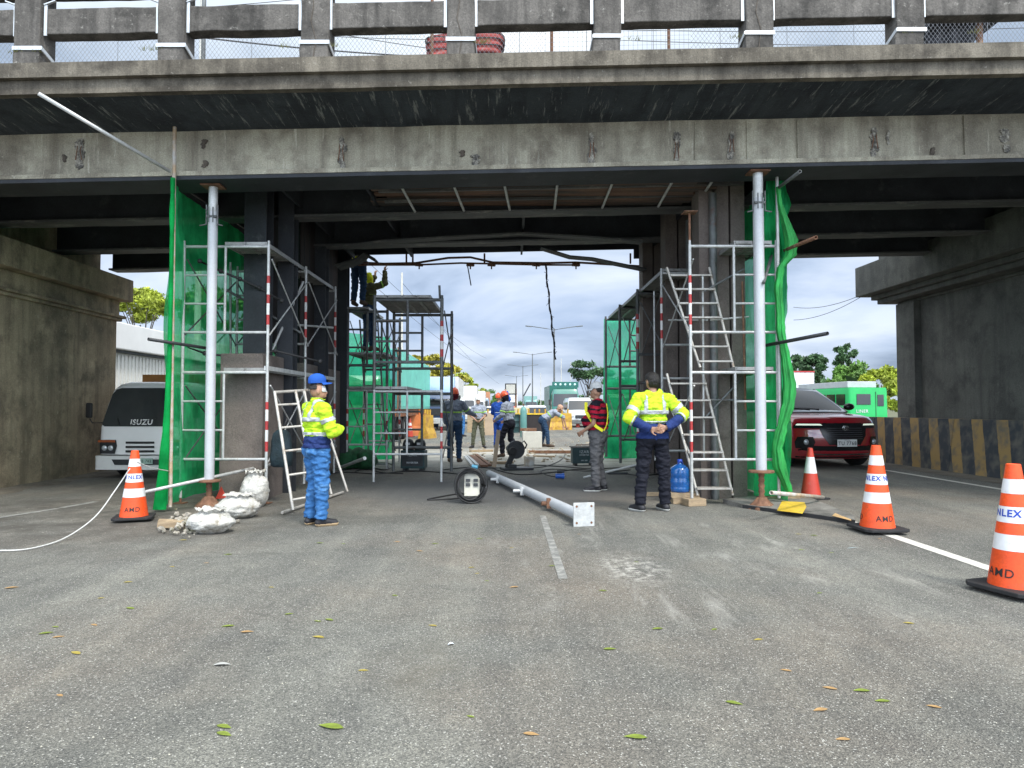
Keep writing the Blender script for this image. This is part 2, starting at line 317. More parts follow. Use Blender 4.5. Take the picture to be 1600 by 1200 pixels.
# ------------------------------------------------------------------ overpass
GR = 0.0215; HB = 4.365          # underside of girders at X = 0 and the rise per metre
def hb(x): return HB + GR*x
def stained(name, base, dark, lightc, ax='z', sc_=1.0, light_amt=.62, streakcol=None):
    """concrete with streaks run down (or across the soffit)"""
    m = bpy.data.materials.new(name); m.use_nodes = True; t = m.node_tree; b = t.nodes['Principled BSDF']; L = t.links.new
    g = N(t, 'ShaderNodeTexCoord')
    def nz(s, st, det=7, ro=.65, loc=(0, 0, 0)):
        mp = N(t, 'ShaderNodeMapping'); mp.inputs['Scale'].default_value = st; mp.inputs['Location'].default_value = loc; L(g.outputs['Object'], mp.inputs[0])
        n = N(t, 'ShaderNodeTexNoise'); n.inputs['Scale'].default_value = s; n.inputs['Detail'].default_value = det; n.inputs['Roughness'].default_value = ro; L(mp.outputs[0], n.inputs[0]); return n.outputs[0]
    def ramp(src, p0, c0, p1, c1):
        r = N(t, 'ShaderNodeValToRGB'); r.color_ramp.elements[0].position = p0; r.color_ramp.elements[1].position = p1
        r.color_ramp.elements[0].color = tuple(c0)+(1,); r.color_ramp.elements[1].color = tuple(c1)+(1,); L(src, r.inputs[0]); return r.outputs[0]
    def mix(f, a, c, mode='MIX', fv=None):
        x = N(t, 'ShaderNodeMix', data_type='RGBA', blend_type=mode)
        if fv is not None: x.inputs[0].default_value = fv
        else: L(f, x.inputs[0])
        L(a, x.inputs[6])
        if isinstance(c, tuple): x.inputs[7].default_value = c+(1,)
        else: L(c, x.inputs[7])
        return x.outputs[2]
    st = (1, 1, .08) if ax == 'z' else (1.6, .12, 1)
    col = ramp(nz(1.3*sc_, (1, 1, 1)), .3, tuple(V(base)*.75), .7, tuple(V(base)*1.2))
    col = mix(ramp(nz(4.5*sc_, st), .45, (0, 0, 0), .72, (.85, .85, .85)), col, dark)
    col = mix(ramp(nz(2.2*sc_, (1, 1, 1), loc=(9, 3, 1)), .48, (0, 0, 0), .66, (.85, .85, .85)), col, dark)
    col = mix(ramp(nz(.7*sc_, (1, 1, 1), loc=(3, 8, 5)), .50, (0, 0, 0), .62, (.45, .45, .45)), col, dark)
    if streakcol: col = mix(ramp(nz(9*sc_, st, 8, .75, (4, 7, 2)), light_amt, (0, 0, 0), light_amt+.07, (.9, .9, .9)), col, streakcol)
    col = mix(ramp(nz(14, (1, 1, 1), 6, .75, (2, 2, 9)), .60, (0, 0, 0), .72, (.8, .8, .8)), col, lightc)
    f = ramp(nz(60, (1, 1, 1), 4), .3, (.72,)*3, .7, (1.28,)*3); col = mix(None, col, f, 'MULTIPLY', 1)
    L(col, b.inputs['Base Color']); b.inputs['Roughness'].default_value = .92
    bp = N(t, 'ShaderNodeBump'); bp.inputs['Strength'].default_value = .5; bp.inputs['Distance'].default_value = .02; L(nz(22, (1, 1, 1), 8, .7), bp.inputs['Height']); L(bp.outputs[0], b.inputs['Normal'])
    return m
M['fascia'] = stained('kerb_concrete', (.165, .146, .115), (.04, .034, .026), (.33, .31, .27), 'z', 1.3)
M['railc'] = stained('railing_concrete', (.13, .12, .108), (.03, .028, .025), (.36, .345, .31), 'z', 1.6)
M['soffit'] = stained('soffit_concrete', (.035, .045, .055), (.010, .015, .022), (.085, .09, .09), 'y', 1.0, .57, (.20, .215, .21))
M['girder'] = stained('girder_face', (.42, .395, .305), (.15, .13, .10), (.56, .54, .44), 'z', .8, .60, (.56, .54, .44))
M['pier'] = stained('pier_wall_left_lit', (.42, .33, .22), (.13, .105, .072), (.52, .45, .34), 'z', .9, .64, (.30, .26, .2))
M['pierR'] = stained('pier_wall_right_shaded', (.13, .13, .115), (.06, .06, .055), (.2, .2, .18), 'z', .9, .66, (.17, .17, .15))  # right wall darkened in its colour, left wall lightened, for how light reaches them
M['steeldk'] = mat('dark_girder_steel', (.032, .036, .042), .7, .2, .3, 2, (.075, .078, .08), .36, 3, fine=.25)  # near-black base colour for girders, diaphragms and columns
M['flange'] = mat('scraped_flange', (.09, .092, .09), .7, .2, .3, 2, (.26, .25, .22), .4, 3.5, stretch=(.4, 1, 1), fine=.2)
M['form'] = mat('old_formwork_boards', (.15, .085, .055), .85, 0, .4, 1.2, (.055, .05, .045), .5, 1.4, stretch=(.35, 3, 3), fine=.25)
br = thing('concrete_overpass', 'low grey concrete and steel road bridge crossing over the whole highway', 'bridge', (0, 8, 0))
X0, X1 = -14, 15
def skewbox(mb, x0, x1, y0, y1, za, zb, n=24, ja=0):
    """box following the bridge grade, za/zb relative to hb(x)"""
    rings = []
    for i in range(n+1):
        x = x0+(x1-x0)*i/n; h = hb(x); j = ja*noise.noise(V((x*1.7, y0, za)))
        rings.append([(x, y0, h+za+j), (x, y1, h+za+j), (x, y1, h+zb), (x, y0, h+zb)])
    mb.loft(rings, False)
DE = 8.0; DB = 15.0    # front and back edges of the deck
mb = MB(); rings = []
for i in range(61):
    x = X0+(X1-X0)*i/60; h = hb(x); j = .012*noise.noise(V((x*1.7, 3, 0)))
    rings.append([(x, DE+.10, h+.672), (x, 9.0, h+.605+j), (x, DB, h+.60), (x, DB, h+.82), (x, DE+.10, h+.82)])
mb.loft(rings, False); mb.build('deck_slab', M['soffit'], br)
mb = MB(); skewbox(mb, X0, X1, DE, DE+.099, .665, .825, 60, .008); skewbox(mb, X0, X1, DE-.07, DE+.45, .828, 1.0, 60, .006); mb.build('kerb', M['fascia'], br)
mb = MB(); skewbox(mb, X0, X1, DB-.4, DB+.1, .825, 1.10); mb.build('kerb', M['concdark'], br)
# outer girder with its lower flange
mb = MB(); skewbox(mb, X0, X1, 9.0, 9.28, .0, .61, 60); skewbox(mb, X0, X1, 8.93, 8.998, .0, .055, 60, .006)
for px in (709, 1087, 1168, 1247, 1508): # stiffener plates and joints
    x = at(px, 230, 8.98).x; mb.box(x-.008, x+.008, 8.975, 9.0, hb(x)+.06, hb(x)+.58)
og = mb.build('girder', M['girder'], br, label='pale outer beam with patched holes')
mb = MB(); skewbox(mb, X0, X1, 8.94, 9.5, -.05, -.003, 30); mb.build('bottom_flange', M['steeldk'], og)
random.seed(3)
M['scar'] = mat('exposed_aggregate', (.34, .32, .27), .95, 0, .6, 24, (.10, .095, .085), .50, 14, .9, 50, fine=.4)
M['scardk'] = mat('dark_hole', (.09, .075, .06), .95, 0, .4, 20)
for px, py, w_, h_ in ((125, 240, 12, 40), (100, 247, 6, 10), (318, 225, 8, 12), (320, 256, 10, 9), (534, 240, 11, 44), (722, 240, 8, 9), (744, 250, 12, 14), (925, 235, 10, 44), (1057, 235, 9, 50), (1143, 228, 9, 38), (1366, 222, 12, 40), (1388, 215, 5, 18), (1458, 238, 8, 13), (1570, 212, 14, 18), (1574, 232, 12, 10)):
    mb = MB(); c = at(px, py, 8.985); a = w_/1100*9/2*1.2; b = h_/1100*9/2*1.1; n = 26; prev = None
    for q_ in range(5):   # ragged chipped patch made of shards
        cx = c.x+random.uniform(-a, a)*.35; cz = c.z+b*(q_-2)/2.6; rr = a*random.uniform(.6, 1.1); rz = b*random.uniform(.3, .45)
        pts = [(cx+rr*math.cos(2*PI*i/n)*random.uniform(.6, 1.15), cz+rz*math.sin(2*PI*i/n)*random.uniform(.6, 1.2)) for i in range(n)]
        mb.prism(pts, .012+.003*q_, (0, 9.0, 0))
    mb.build('chipped_patch', M['scardk' if h_ < 16 and w_ < 11 else 'scar'], og)
    if h_ > 30:
        for sx in (-.6, .5):   # bent reinforcing bar ends showing in the hole
            mb = MB(); mb.path([(c.x+a*sx, 8.995, c.z+b*.8), (c.x+a*sx*.6, 8.955, c.z+b*.2), (c.x+a*sx*1.2, 8.965, c.z-b*.5)], .006, 5); mb.build('rebar_end', M['rust'], og)
# inner girders, flanges in a paler steel
for gy, hh, x1_ in ((10.95, 0, 8.9), (12.9, 0, 8.9)):
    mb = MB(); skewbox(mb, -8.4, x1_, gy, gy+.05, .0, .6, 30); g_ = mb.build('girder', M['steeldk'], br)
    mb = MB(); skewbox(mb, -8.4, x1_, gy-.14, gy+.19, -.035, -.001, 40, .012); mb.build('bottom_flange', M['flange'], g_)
# far outer girder is cut away over the middle bay
far = 14.62
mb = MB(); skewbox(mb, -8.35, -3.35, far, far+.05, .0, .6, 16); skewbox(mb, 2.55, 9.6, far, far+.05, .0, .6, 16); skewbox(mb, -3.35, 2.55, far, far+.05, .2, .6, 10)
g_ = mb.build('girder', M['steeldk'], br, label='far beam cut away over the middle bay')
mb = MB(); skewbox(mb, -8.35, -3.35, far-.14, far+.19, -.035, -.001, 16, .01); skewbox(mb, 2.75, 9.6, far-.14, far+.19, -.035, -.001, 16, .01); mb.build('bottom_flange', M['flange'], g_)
# buckled arch of flange plate under the third girder, torn plates at both ends
def arch(name, pts, wid, th, m, Y):
    mb = MB(); rings = []
    for px, py in pts:
        c = at(px, py, Y); rings.append([(c.x, Y-wid/2, c.z-th/2), (c.x, Y+wid/2, c.z-th/2), (c.x, Y+wid/2, c.z+th/2), (c.x, Y-wid/2, c.z+th/2)])
    mb.loft(rings, False); return mb.build(name, m, br)
arch('bent_plate', [(540, 386), (600, 378), (700, 372), (818, 366), (920, 372), (1002, 379)], .22, .03, M['flange'], 12.6)
arch('bent_plate', [(845, 388), (890, 402), (925, 405), (1008, 422)], .3, .02, M['steeldk'], 13.9)
arch('bent_plate', [(528, 418), (560, 408), (572, 398), (590, 409)], .5, .03, M['concdark'], 14.0)
for px in (500, 610, 818, 1060, 1130, 380): # diaphragms between girders
    x = at(px, 360, 12).x
    for y0, y1 in ((9.3, 10.94), (11.01, 12.89), (12.96, 14.6)):
        mb = MB(); mb.box(x-.02, x+.02, y0, y1, hb(x)+.12, hb(x)+.59); mb.build('diaphragm', M['steeldk'], br)
# formwork and rods between the first two girders
mb = MB()
for i in range(9):
    y = 9.55+i*.15; a = -2.05+random.uniform(-.2, .2); b = 2.75+random.uniform(-.2, .2)
    mb.box(a, b, y, y+.135, hb(0)+.085+random.uniform(-.008, .008), hb(0)+.12)
mb.build('formwork_board', M['form'], br, label='reddish boards of the soffit patch')
for px, qx in ((622, 650), (705, 726), (786, 797), (872, 866), (961, 940), (1056, 1027), (1120, 1085)):
    a = at(px, 286, 9.42); b = at(qx, 330, 10.9); mb = MB(); mb.tube((a.x, 9.4, hb(a.x)+.03), (b.x, 10.9, hb(b.x)+.0), .02); mb.build('soffit_rod', M['galv'], br)
for y in (9.9, 10.4):
    mb = MB(); skewbox(mb, -1.9, 3.3, y, y+.05, .035, .07, 8); mb.build('soffit_batten', M['flange'], br)
# parapet posts, rails, straps
M['strap'] = mat('galvanised_strap', (.55, .57, .58), .4, .5, .1, 9)
PX = [-175, 50, 272, 494, 720, 948, 1183, 1418, 1655]
posts = []
for i, px in enumerate(PX):
    x = at(px, 80, DE+.02).x; posts.append(x); z = hb(x)+1.0; j = random.uniform(-.012, .012); mb = MB(); wd = .155
    y0, y1 = DE-.06, DE+.22; n = 10; rings = []
    for k in range(n+1):
        zz = z+1.0*k/n; t_ = .02*noise.noise(V((x, zz*3, 1)))+(-.02 if k < 2 and i % 2 else 0)
        rings.append([(x-wd+t_, y0, zz), (x+wd+t_*.6+j, y0+.006*noise.noise(V((x, zz*5, 0))), zz), (x+wd+j, y1, zz), (x-wd, y1, zz)])
    mb.loft(rings, False); p_ = mb.build('parapet_post', M['railc'], br, bevel=.012)
    mb = MB(); zs = z+.15; mb.box(x-wd-.012, x+wd+.02, y0-.014, y0-.004, zs, zs+.045)
    sgn = 1 if x < .5 else -1
    mb.beam((x+sgn*(wd+.012), y0-.01, zs+.022), (x+sgn*(wd+.03), y1+.02, zs-.09), .012, .045); mb.build('strap', M['strap'], p_)
    if i % 3 == 0 or px in (720, 1183):
        mb = MB(); cx = x-.03; pts = [(cx, z+.9), (cx+.02, z+.6), (cx-.01, z+.42), (cx+.05, z+.2), (cx+.02, z)]
        for a, b in zip(pts, pts[1:]): mb.beam((a[0], y0-.004, a[1]), (b[0], y0-.004, b[1]), .008, .007, (0, 1, 0))
        mb.build('crack', M['scardk'], p_)
for i in range(len(posts)-1):
    a = posts[i]+.158; b = posts[i+1]-.158
    def rail(z0, z1, mb):
        n = 12; rings = []
        for k in range(n+1):
            x = a+(b-a)*k/n; t_ = .01*noise.noise(V((x*3, z0, 5))); h = hb(x)+1.0
            rings.append([(x, DE-.01, h+z0+t_), (x, DE+.17, h+z0+t_), (x, DE+.17, h+z1+t_), (x, DE-.01, h+z1-t_)])
        mb.loft(rings, False)
    mb = MB(); rail(.36, .66, mb); rl = mb.build('parapet_rail', M['railc'], br, bevel=.01)
    mb = MB(); rail(.84, 1.04, mb); mb.build('parapet_rail', M['railc'], br, bevel=.01)
    for xx in (a, b):
        mb = MB(); s_ = 1 if xx == a else -1; h = hb(xx)+1.0
        mb.box(min(xx, xx+s_*.035), max(xx, xx+s_*.035), DE-.022, DE-.012, h+.34, h+.70); mb.beam((xx, DE-.018, h+.70), (xx+s_*.13, DE-.018, h+.75), .012, .03, (0, 1, 0))
        mb.build('joint_plate', M['strap'], rl)
# weeds on the kerb top handled later.  chain link fence on the deck behind the parapet
def wire_mesh(mb, xa, xb, y, z0f, hgt, cell, r, square=False):
    def z0(x): return z0f(x)
    n = int((xb-xa)/cell)
    def seg(p, q): 
        p = V(p); q = V(q); d = (q-p).normalized(); x = V((0, 1, 0)); u = d.cross(x)
        v = [c + x*(r*math.cos(2*PI*i/3)) + u*(r*math.sin(2*PI*i/3)) for c in (p, q) for i in range(3)]
        mb.add(v, [(i, (i+1) % 3, 3+(i+1) % 3, 3+i) for i in range(3)], True)
    if square:
        for i in range(n+1): x = xa+i*cell; seg((x, y, z0(x)), (x, y, z0(x)+hgt))
        for k in range(int(hgt/cell)+1): seg((xa, y, z0(xa)+k*cell), (xb, y, z0(xb)+k*cell))
    else:
        run = hgt*.75
        for i in range(int((xb-xa+run)/cell)):
            for s_ in (1, -1):
                xs = xa-run+i*cell; p = (xs, z0(0)*0); xe = xs+run
                a_, b_ = (xs, 0), (xe, hgt)
                t0 = max(0, (xa-xs)/run); t1 = min(1, (xb-xs)/run)
                if t1 <= t0: continue
                pa = (xs+run*t0, hgt*t0); pb = (xs+run*t1, hgt*t1)
                if s_ < 0: pa = (xa+xb-pa[0], pa[1]); pb = (xa+xb-pb[0], pb[1])
                seg((pa[0], y+.002*s_, z0(pa[0])+pa[1]), (pb[0], y+.002*s_, z0(pb[0])+pb[1]))
fz = lambda x: hb(x)+.9
fen = thing('chain_link_fence', 'thin grey chain link fence on the bridge behind the concrete parapet', 'fence', (0, 9.3, hb(0)+.8))
M['wire'] = mat('fence_wire', (.22, .23, .25), .5, .4, .1)
for a, b, sq in ((-8.5, .45, False), (.45, 2.4, True), (2.4, 9.5, False)):
    mb = MB(); wire_mesh(mb, a, b, 9.3, fz, 1.5, .062 if sq else .058, .0022, sq); mb.build('wire_mesh', M['wire'], fen)
for px in (318, 675, 862, 1045):
    x = at(px, 60, 9.34).x; mb = MB(); mb.tube((x, 9.34, hb(x)+.82), (x, 9.34, hb(x)+2.6), .022 if px > 400 else .03); mb.build('fence_post', M['rust' if px > 400 else 'galvdark'], fen)
mb = MB()
for x in [(-8+.9*k) for k in range(19)]: mb.tube((x, 9.31, fz(x)), (x, 9.31, fz(x)+1.5), .004, n=4)
mb.build('tie_wire', M['wire'], fen)
# ------------------------------------------------------------------ piers
def wallpier(name, x, y0, y1, hw, side, m, capover, cy1, capz0, capz1, steps):
    """side: -1 left pier (road face looks +X)"""
    mb = MB(); s_ = side; xo = x+s_*3.0
    def yx(y): return rx(x, y)-rx(x, y1)+x
    def slab(xoff, ya, yb, z0, z1):
        p = [(yx(ya)-s_*xoff, ya), (yx(yb)-s_*xoff, yb), (xo, yb), (xo, ya)]
        mb.add([(a, b, z0) for a, b in p]+[(a, b, z1) for a, b in p], [(0, 1, 2, 3), (4, 5, 6, 7), (0, 1, 5, 4), (1, 2, 6, 5), (2, 3, 7, 6), (3, 0, 4, 7)])
    slab(0, y0, y1, -.1, hw); o = mb.build('pier_wall', m, br)
    mb = MB()
    for off, ye, z0, z1 in steps: slab(off, y0-.3, ye, z0, z1)
    mb.build('pier_cap', m, o, bevel=.015)
    return o
pl = wallpier('pier', -8.23, 7.5, 14.6, 3.10, -1, M['pier'], .3, 15, 0, 0,
    ((.06, 14.72, 3.10, 3.16), (.11, 14.80, 3.162, 3.22), (.03, 14.66, 3.222, 3.52), (.24, 14.8, 3.522, 3.98), (-.35, 14.6, 3.982, 5.0)))
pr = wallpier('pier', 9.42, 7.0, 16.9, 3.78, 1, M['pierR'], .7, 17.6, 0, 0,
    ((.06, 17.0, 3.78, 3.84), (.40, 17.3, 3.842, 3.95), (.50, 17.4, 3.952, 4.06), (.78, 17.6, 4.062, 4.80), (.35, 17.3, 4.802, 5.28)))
mb = MB(); mb.box(9.40-.12, 10.2, 16.2, 16.95, 0, 3.779); mb.build('pier_pilaster', M['pierR'], pr)
# middle supports: concrete footing plus steel column each, and sheeted pier on the right
M['plinth'] = mat('brown_grey_plinth', (.15, .125, .11), .9, 0, .2, 2, (.09, .075, .065), .4, 3, .4, 30, fine=.25)
def hcol(mb, x, y, z0, z1, a=.14):
    mb.box(x-a, x+a, y-a, y-a+.02, z0, z1); mb.box(x-a, x+a, y+a-.02, y+a, z0, z1); mb.box(x-.01, x+.01, y-a+.02, y+a-.02, z0, z1)
for k, y in enumerate((10.3, 12.35, 14.2)):
    x = -3.78+ROADK*(y-10)
    mb = MB(); mb.box(x-.30, x+.30, y-.45, y+.45, -.05, 2.06); o = mb.build('plinth', M['plinth'], br, bevel=.01)
    mb = MB(); hcol(mb, x+.06, y, 2.07, hb(x)+.6, .16); mb.build('steel_column', M['steeldk'], o)
    mb = MB(); hcol(mb, x+.3, y+.6, 0, hb(x)+.6, .12); mb.build('steel_column', M['steeldk'], br)
for y in (10.3, 12.3, 14.2):
    x = 3.05+ROADK*(y-10); mb = MB()
    n = 12
    for i in range(3): mb.box(x-.34+i*.23, x-.34+i*.23+.2, y-.2, y+.2, -.05, hb(x)+.6)
    mb.build('sheeted_column', M['plinth'], br)
M['sheet'] = mat('dark_brown_sheeting', (.028, .022, .022), .8, .1, .4, 2, (.06, .035, .03), .42, 1.5, stretch=(1, 1, .3))  # near-black brown for the infill sheets and the skip
mb = MB(); mb.box(3.47, 3.50, 10.55, 14.55, .0, hb(3.4)+.6); mb.build('dark_infill_sheet', M['sheet'], br)
mb = MB(); mb.box(-3.64, -3.62, 12.0, 14.55, 1.0, hb(-3.6)+.6); mb.box(-3.72, -3.70, 10.6, 11.9, 2.3, hb(-3.6)+.6); mb.build('dark_infill_sheet', M['sheet'], br)  # left panels added as painted shade for the dark gaps between columns
for px, y in ((1115, 10.05), (1078, 11.5)):
    x = at(px, 500, y).x; mb = MB(); mb.tube((x, y, 0), (x, y, hb(x)-.04), .055, n=14); mb.build('pipe_column', M['galvdark'], br)
# beam damaged and hanging at the far side
mb = MB(); pts = []
for px, py in ((560, 410), (600, 412), (650, 411), (700, 403), (735, 402), (770, 410), (850, 411), (900, 410), (1000, 416)):
    pts.append(at(px, py, 14.9))
for a, b in zip(pts, pts[1:]): mb.beam(a, b, .06, .035)
pts2 = [at(px, py, 14.95) for px, py in ((560, 414), (650, 414), (720, 411), (850, 414), (905, 414))]
for a, b in zip(pts2, pts2[1:]): mb.beam(a, b, .05, .03)
for px in (635, 645, 757, 985): mb.tube(at(px, 396, 14.9), at(px, 412, 14.9), .02)
for px in (655, 735, 768, 838, 900): c = at(px, 414, 14.88); mb.obox(c, (.16, .08, .05), (0, 0, .3)); mb.tube(c, c-V((0, 0, .09)), .015)
hbm = mb.build('hanging_rail', M['rust'], br, label='bent rusty rail hanging along the far edge')
mb = MB(); mb.tube(at(730, 412, 14.9), at(736, 446, 14.9), .012); mb.build('hanging_rod', M['dark'], hbm)
mb = MB(); pts = [at(852+ (868-852)*t_ + .8*math.sin(t_*25), 412+150*t_, 14.9) for t_ in [i/40 for i in range(41)]]
mb.path(pts, [.012+.012*abs(math.sin(i*.9)) for i in range(41)], 5)
for i in range(0, 40, 2): mb.tube(pts[i], pts[i]+V((random.uniform(-.06, .06), 0, random.uniform(-.08, .08))), .005, n=4)
mb.build('frayed_cable', M['dark'], None, 'frayed dark cable hanging from the bridge in front of the tall lamp post', 'cable', origin=pts[0])
# ------------------------------------------------------------------ scaffolding
def netmat(name, c, alpha, trans=.5):
    m = bpy.data.materials.new(name); m.use_nodes = True; t = m.node_tree; t.nodes.clear(); L = t.links.new
    o = N(t, 'ShaderNodeOutputMaterial'); g = N(t, 'ShaderNodeTexCoord')
    d = N(t, 'ShaderNodeBsdfDiffuse'); tl = N(t, 'ShaderNodeBsdfTranslucent'); tp = N(t, 'ShaderNodeBsdfTransparent')
    n = N(t, 'ShaderNodeTexNoise'); n.inputs['Scale'].default_value = 2.2; n.inputs['Detail'].default_value = 8; L(g.outputs['Object'], n.inputs[0])
    r = N(t, 'ShaderNodeValToRGB'); r.color_ramp.elements[0].position = .3; r.color_ramp.elements[1].position = .7
    r.color_ramp.elements[0].color = tuple(V(c)*.7)+(1,); r.color_ramp.elements[1].color = tuple(V(c)*1.45)+(1,); L(n.outputs[0], r.inputs[0])
    L(r.outputs[0], d.inputs[0]); L(r.outputs[0], tl.inputs[0]); tp.inputs[0].default_value = (.55, 1, .72, 1)
    a = N(t, 'ShaderNodeMixShader'); a.inputs[0].default_value = trans; L(d.outputs[0], a.inputs[1]); L(tl.outputs[0], a.inputs[2])
    # fine weave with slightly denser folds
    al = N(t, 'ShaderNodeMapRange'); al.inputs[1].default_value = .3; al.inputs[2].default_value = .7; al.inputs[3].default_value = alpha-.12; al.inputs[4].default_value = alpha+.12; 
    n2 = N(t, 'ShaderNodeTexNoise'); n2.inputs['Scale'].default_value = 34; n2.inputs['Detail'].default_value = 3; mp2 = N(t, 'ShaderNodeMapping'); mp2.inputs['Scale'].default_value = (1.6, 1.6, .35); L(g.outputs['Object'], mp2.inputs[0]); L(mp2.outputs[0], n2.inputs[0])
    w2 = N(t, 'ShaderNodeMath', operation='MULTIPLY_ADD'); L(n2.outputs[0], w2.inputs[0]); w2.inputs[1].default_value = .7; s2 = N(t, 'ShaderNodeMath', operation='SUBTRACT'); L(n.outputs[0], s2.inputs[0]); s2.inputs[1].default_value = .35; L(s2.outputs[0], w2.inputs[2]); L(w2.outputs[0], al.inputs[0])
    b = N(t, 'ShaderNodeMixShader'); L(al.outputs[0], b.inputs[0]); L(tp.outputs[0], b.inputs[1]); L(a.outputs[0], b.inputs[2]); L(b.outputs[0], o.inputs[0]); return m
M['net'] = netmat('green_safety_net', (.028, .42, .14), .78)
M['netd'] = netmat('dense_green_net', (.01, .30, .07), .90, .3)
M['nett'] = netmat('thin_green_net', (.05, .62, .33), .66)
def banded(mb, x, y, z0, z1, r=.0215):
    """one leg: galvanised with a red and white banded middle (material slots 0 galv, 1 red, 2 white)"""
    h = z1-z0; cuts = [(0, .36, 0), (.36, .44, 1), (.44, .53, 2), (.53, .60, 1), (.60, .69, 2), (.69, .75, 1), (.75, 1, 0)]
    for a, b, m in cuts: mb.cur = m; mb.tube((x, y, z0+h*a), (x, y, z0+h*b), r + (.0005 if m else 0))
    mb.cur = 0
def frame(parent, xl, xr, y, z0, h, inner='r', band=None, lad=True, r=.0215):
    """walk-through frame: two legs, top bar, cross bar, short inner post with rungs towards one leg"""
    mb = MB()
    for x in (xl, xr):
        if band and ((x == xl and 'l' in band) or (x == xr and 'r' in band)): banded(mb, x, y, z0, z0+h, r)
        else: mb.tube((x, y, z0), (x, y, z0+h), r)
        mb.tube((x, y, z0+h-.02), (x, y, z0+h+.05), r*.8)
    mb.tube((xl, y, z0+h-.03), (xr, y, z0+h-.03), r*.95); zb = z0+h*.30; mb.tube((xl, y, zb), (xr, y, zb), r*.9)
    if lad:
        xi = xl+(xr-xl)*.49 if inner == 'r' else xl+(xr-xl)*.51; xo = xl if inner == 'r' else xr
        mb.tube((xi, y, zb), (xi, y, z0+h-.03), r*.85)
        for k in (1, 2): zz = zb+(z0+h-.03-zb)*k/3; mb.tube((xi, y, zz), (xo, y, zz), r*.7)
    return mb.build('scaffold_frame', [M['galv'], M['red'], M['white']] if r < .03 else [M['galvdark'], M['red'], M['white']], parent)
def braces(parent, x, y0, y1, z0, h, m=None):
    mb = MB(); a = z0+.28*h; b = z0+.88*h
    mb.tube((x+.025, y0, a), (x+.025, y1, b), .011, n=6); mb.build('cross_brace', m or M['galv'], parent)
    mb = MB(); mb.tube((x+.045, y0, b), (x+.045, y1, a), .011, n=6); mb.build('cross_brace', m or M['galv'], parent)
def deck(parent, x0, x1, y0, y1, z, n=2, m=None):
    w_ = (x1-x0)/n
    for i in range(n):
        a = x0+i*w_+.006; b = a+w_-.012; mb = MB(); mb.box(a+.02, b-.02, y0, y1, z+.03, z+.045)
        mb.box(a, a+.018, y0, y1, z-.01, z+.046); mb.box(b-.018, b, y0, y1, z-.01, z+.046)
        k = int((y1-y0)/.16)
        for j in range(k+1): yy = y0+(y1-y0)*j/max(k, 1); mb.box(a+.02, b-.02, yy-.012, yy+.012, z, z+.029)
        mb.build('walk_plank', m or M['plank'], parent)
# left row
L1 = thing('scaffold_tower', 'left row of galvanised scaffold with banded legs beside the dark column and green net', 'scaffold', (-3.9, 11.5, 0))
ys = (9.6, 11.35, 13.25)
for k, y in enumerate(ys):
    for t_ in (0, 1): frame(L1, -4.50 if k == 0 else -4.45, -3.34, y, .08+t_*1.73, 1.73, 'r', 'r')
for y0, y1 in zip(ys, ys[1:]):
    for t_ in (0, 1):
        braces(L1, -3.34, y0, y1, .08+1.73*t_, 1.73); braces(L1, -4.50, y0, y1, .08+1.73*t_, 1.73, M['galvdark'])
    deck(L1, -3.95, -3.36, y0, y1, 3.53, 2)
    mb = MB(); mb.beam((-3.36, y0, 1.84), (-3.36, y1, 1.84), .05, .06); mb.build('ledger_beam', M['galv'], L1)
deck(L1, -3.95, -3.36, 9.62, 11.3, 1.80, 2)
for x in (-4.5, -3.34):
    mb = MB(); mb.tube((x, 9.6, .02), (x, 9.6, .1), .016); mb.box(x-.07, x+.07, 9.53, 9.67, .005, .015); mb.build('base_jack', M['rust'], L1)
# right row
R1 = thing('scaffold_tower', 'right row of galvanised scaffold with banded legs behind the man in dark trousers', 'scaffold', (3, 12, 0))
ys = (9.4, 11.3, 13.3, 15.3, 17.3); xs = (2.39, 2.41, 2.38, 2.35, 2.31)
for k, y in enumerate(ys):
    for t_ in (0, 1):
        frame(R1, xs[k], xs[k]+1.16, y, .10+t_*1.70, 1.70, 'l', 'l' if k < 3 else None, True, .0215 if k < 2 else .0301)
for k in range(4):
    for t_ in (0, 1): braces(R1, xs[k], ys[k], ys[k+1], .1+1.7*t_, 1.7, M['galv'] if k < 1 else M['galvdark'])
    if k: deck(R1, xs[k]+.02, xs[k]+.62, ys[k], ys[k+1], 3.50, 2)
deck(R1, 2.98, 3.5, 9.4, 11.3, 3.50, 2); deck(R1, 2.98, 3.5, 9.4, 11.3, 1.80, 1)
mb = MB(); mb.tube((2.39, 9.4, 3.5), (2.39, 9.4, 3.92), .017); mb.box(2.30, 2.48, 9.31, 9.49, 3.92, 3.93); mb.build('screw_jack', M['rust'], R1)
# the two towers further back on the left
T2 = thing('scaffold_tower', 'free standing scaffold tower with a plank top behind the grey welding machine', 'scaffold', (-1.8, 13, 0))
for y, xa, xb in ((12.1, -2.37, -1.21), (14.1, -2.37, -1.21)):
    for t_ in (0, 1): frame(T2, xa, xb, y, .03+t_*1.58, 1.58, 'r', 'r' if y < 13 else None, True, .0215 if t_ == 0 and y < 13 else .0302)
for t_ in (0, 1):
    for x in (-2.37, -1.21): braces(T2, x, 12.1, 14.1, t_*1.58, 1.58, M['galvdark'])
deck(T2, -2.40, -1.40, 12.1, 14.1, 3.2, 4); deck(T2, -2.38, -1.8, 12.1, 14.1, 1.62, 2)
mb = MB(); mb.tube((-1.25, 12.15, 3.2), (-1.26, 12.15, 3.42), .02); mb.build('guard_post', M['galvdark'], T2)
T3 = thing('scaffold_tower', 'narrow dark scaffold tower carrying the two men under the bridge edge', 'scaffold', (-3.1, 15.4, 0))
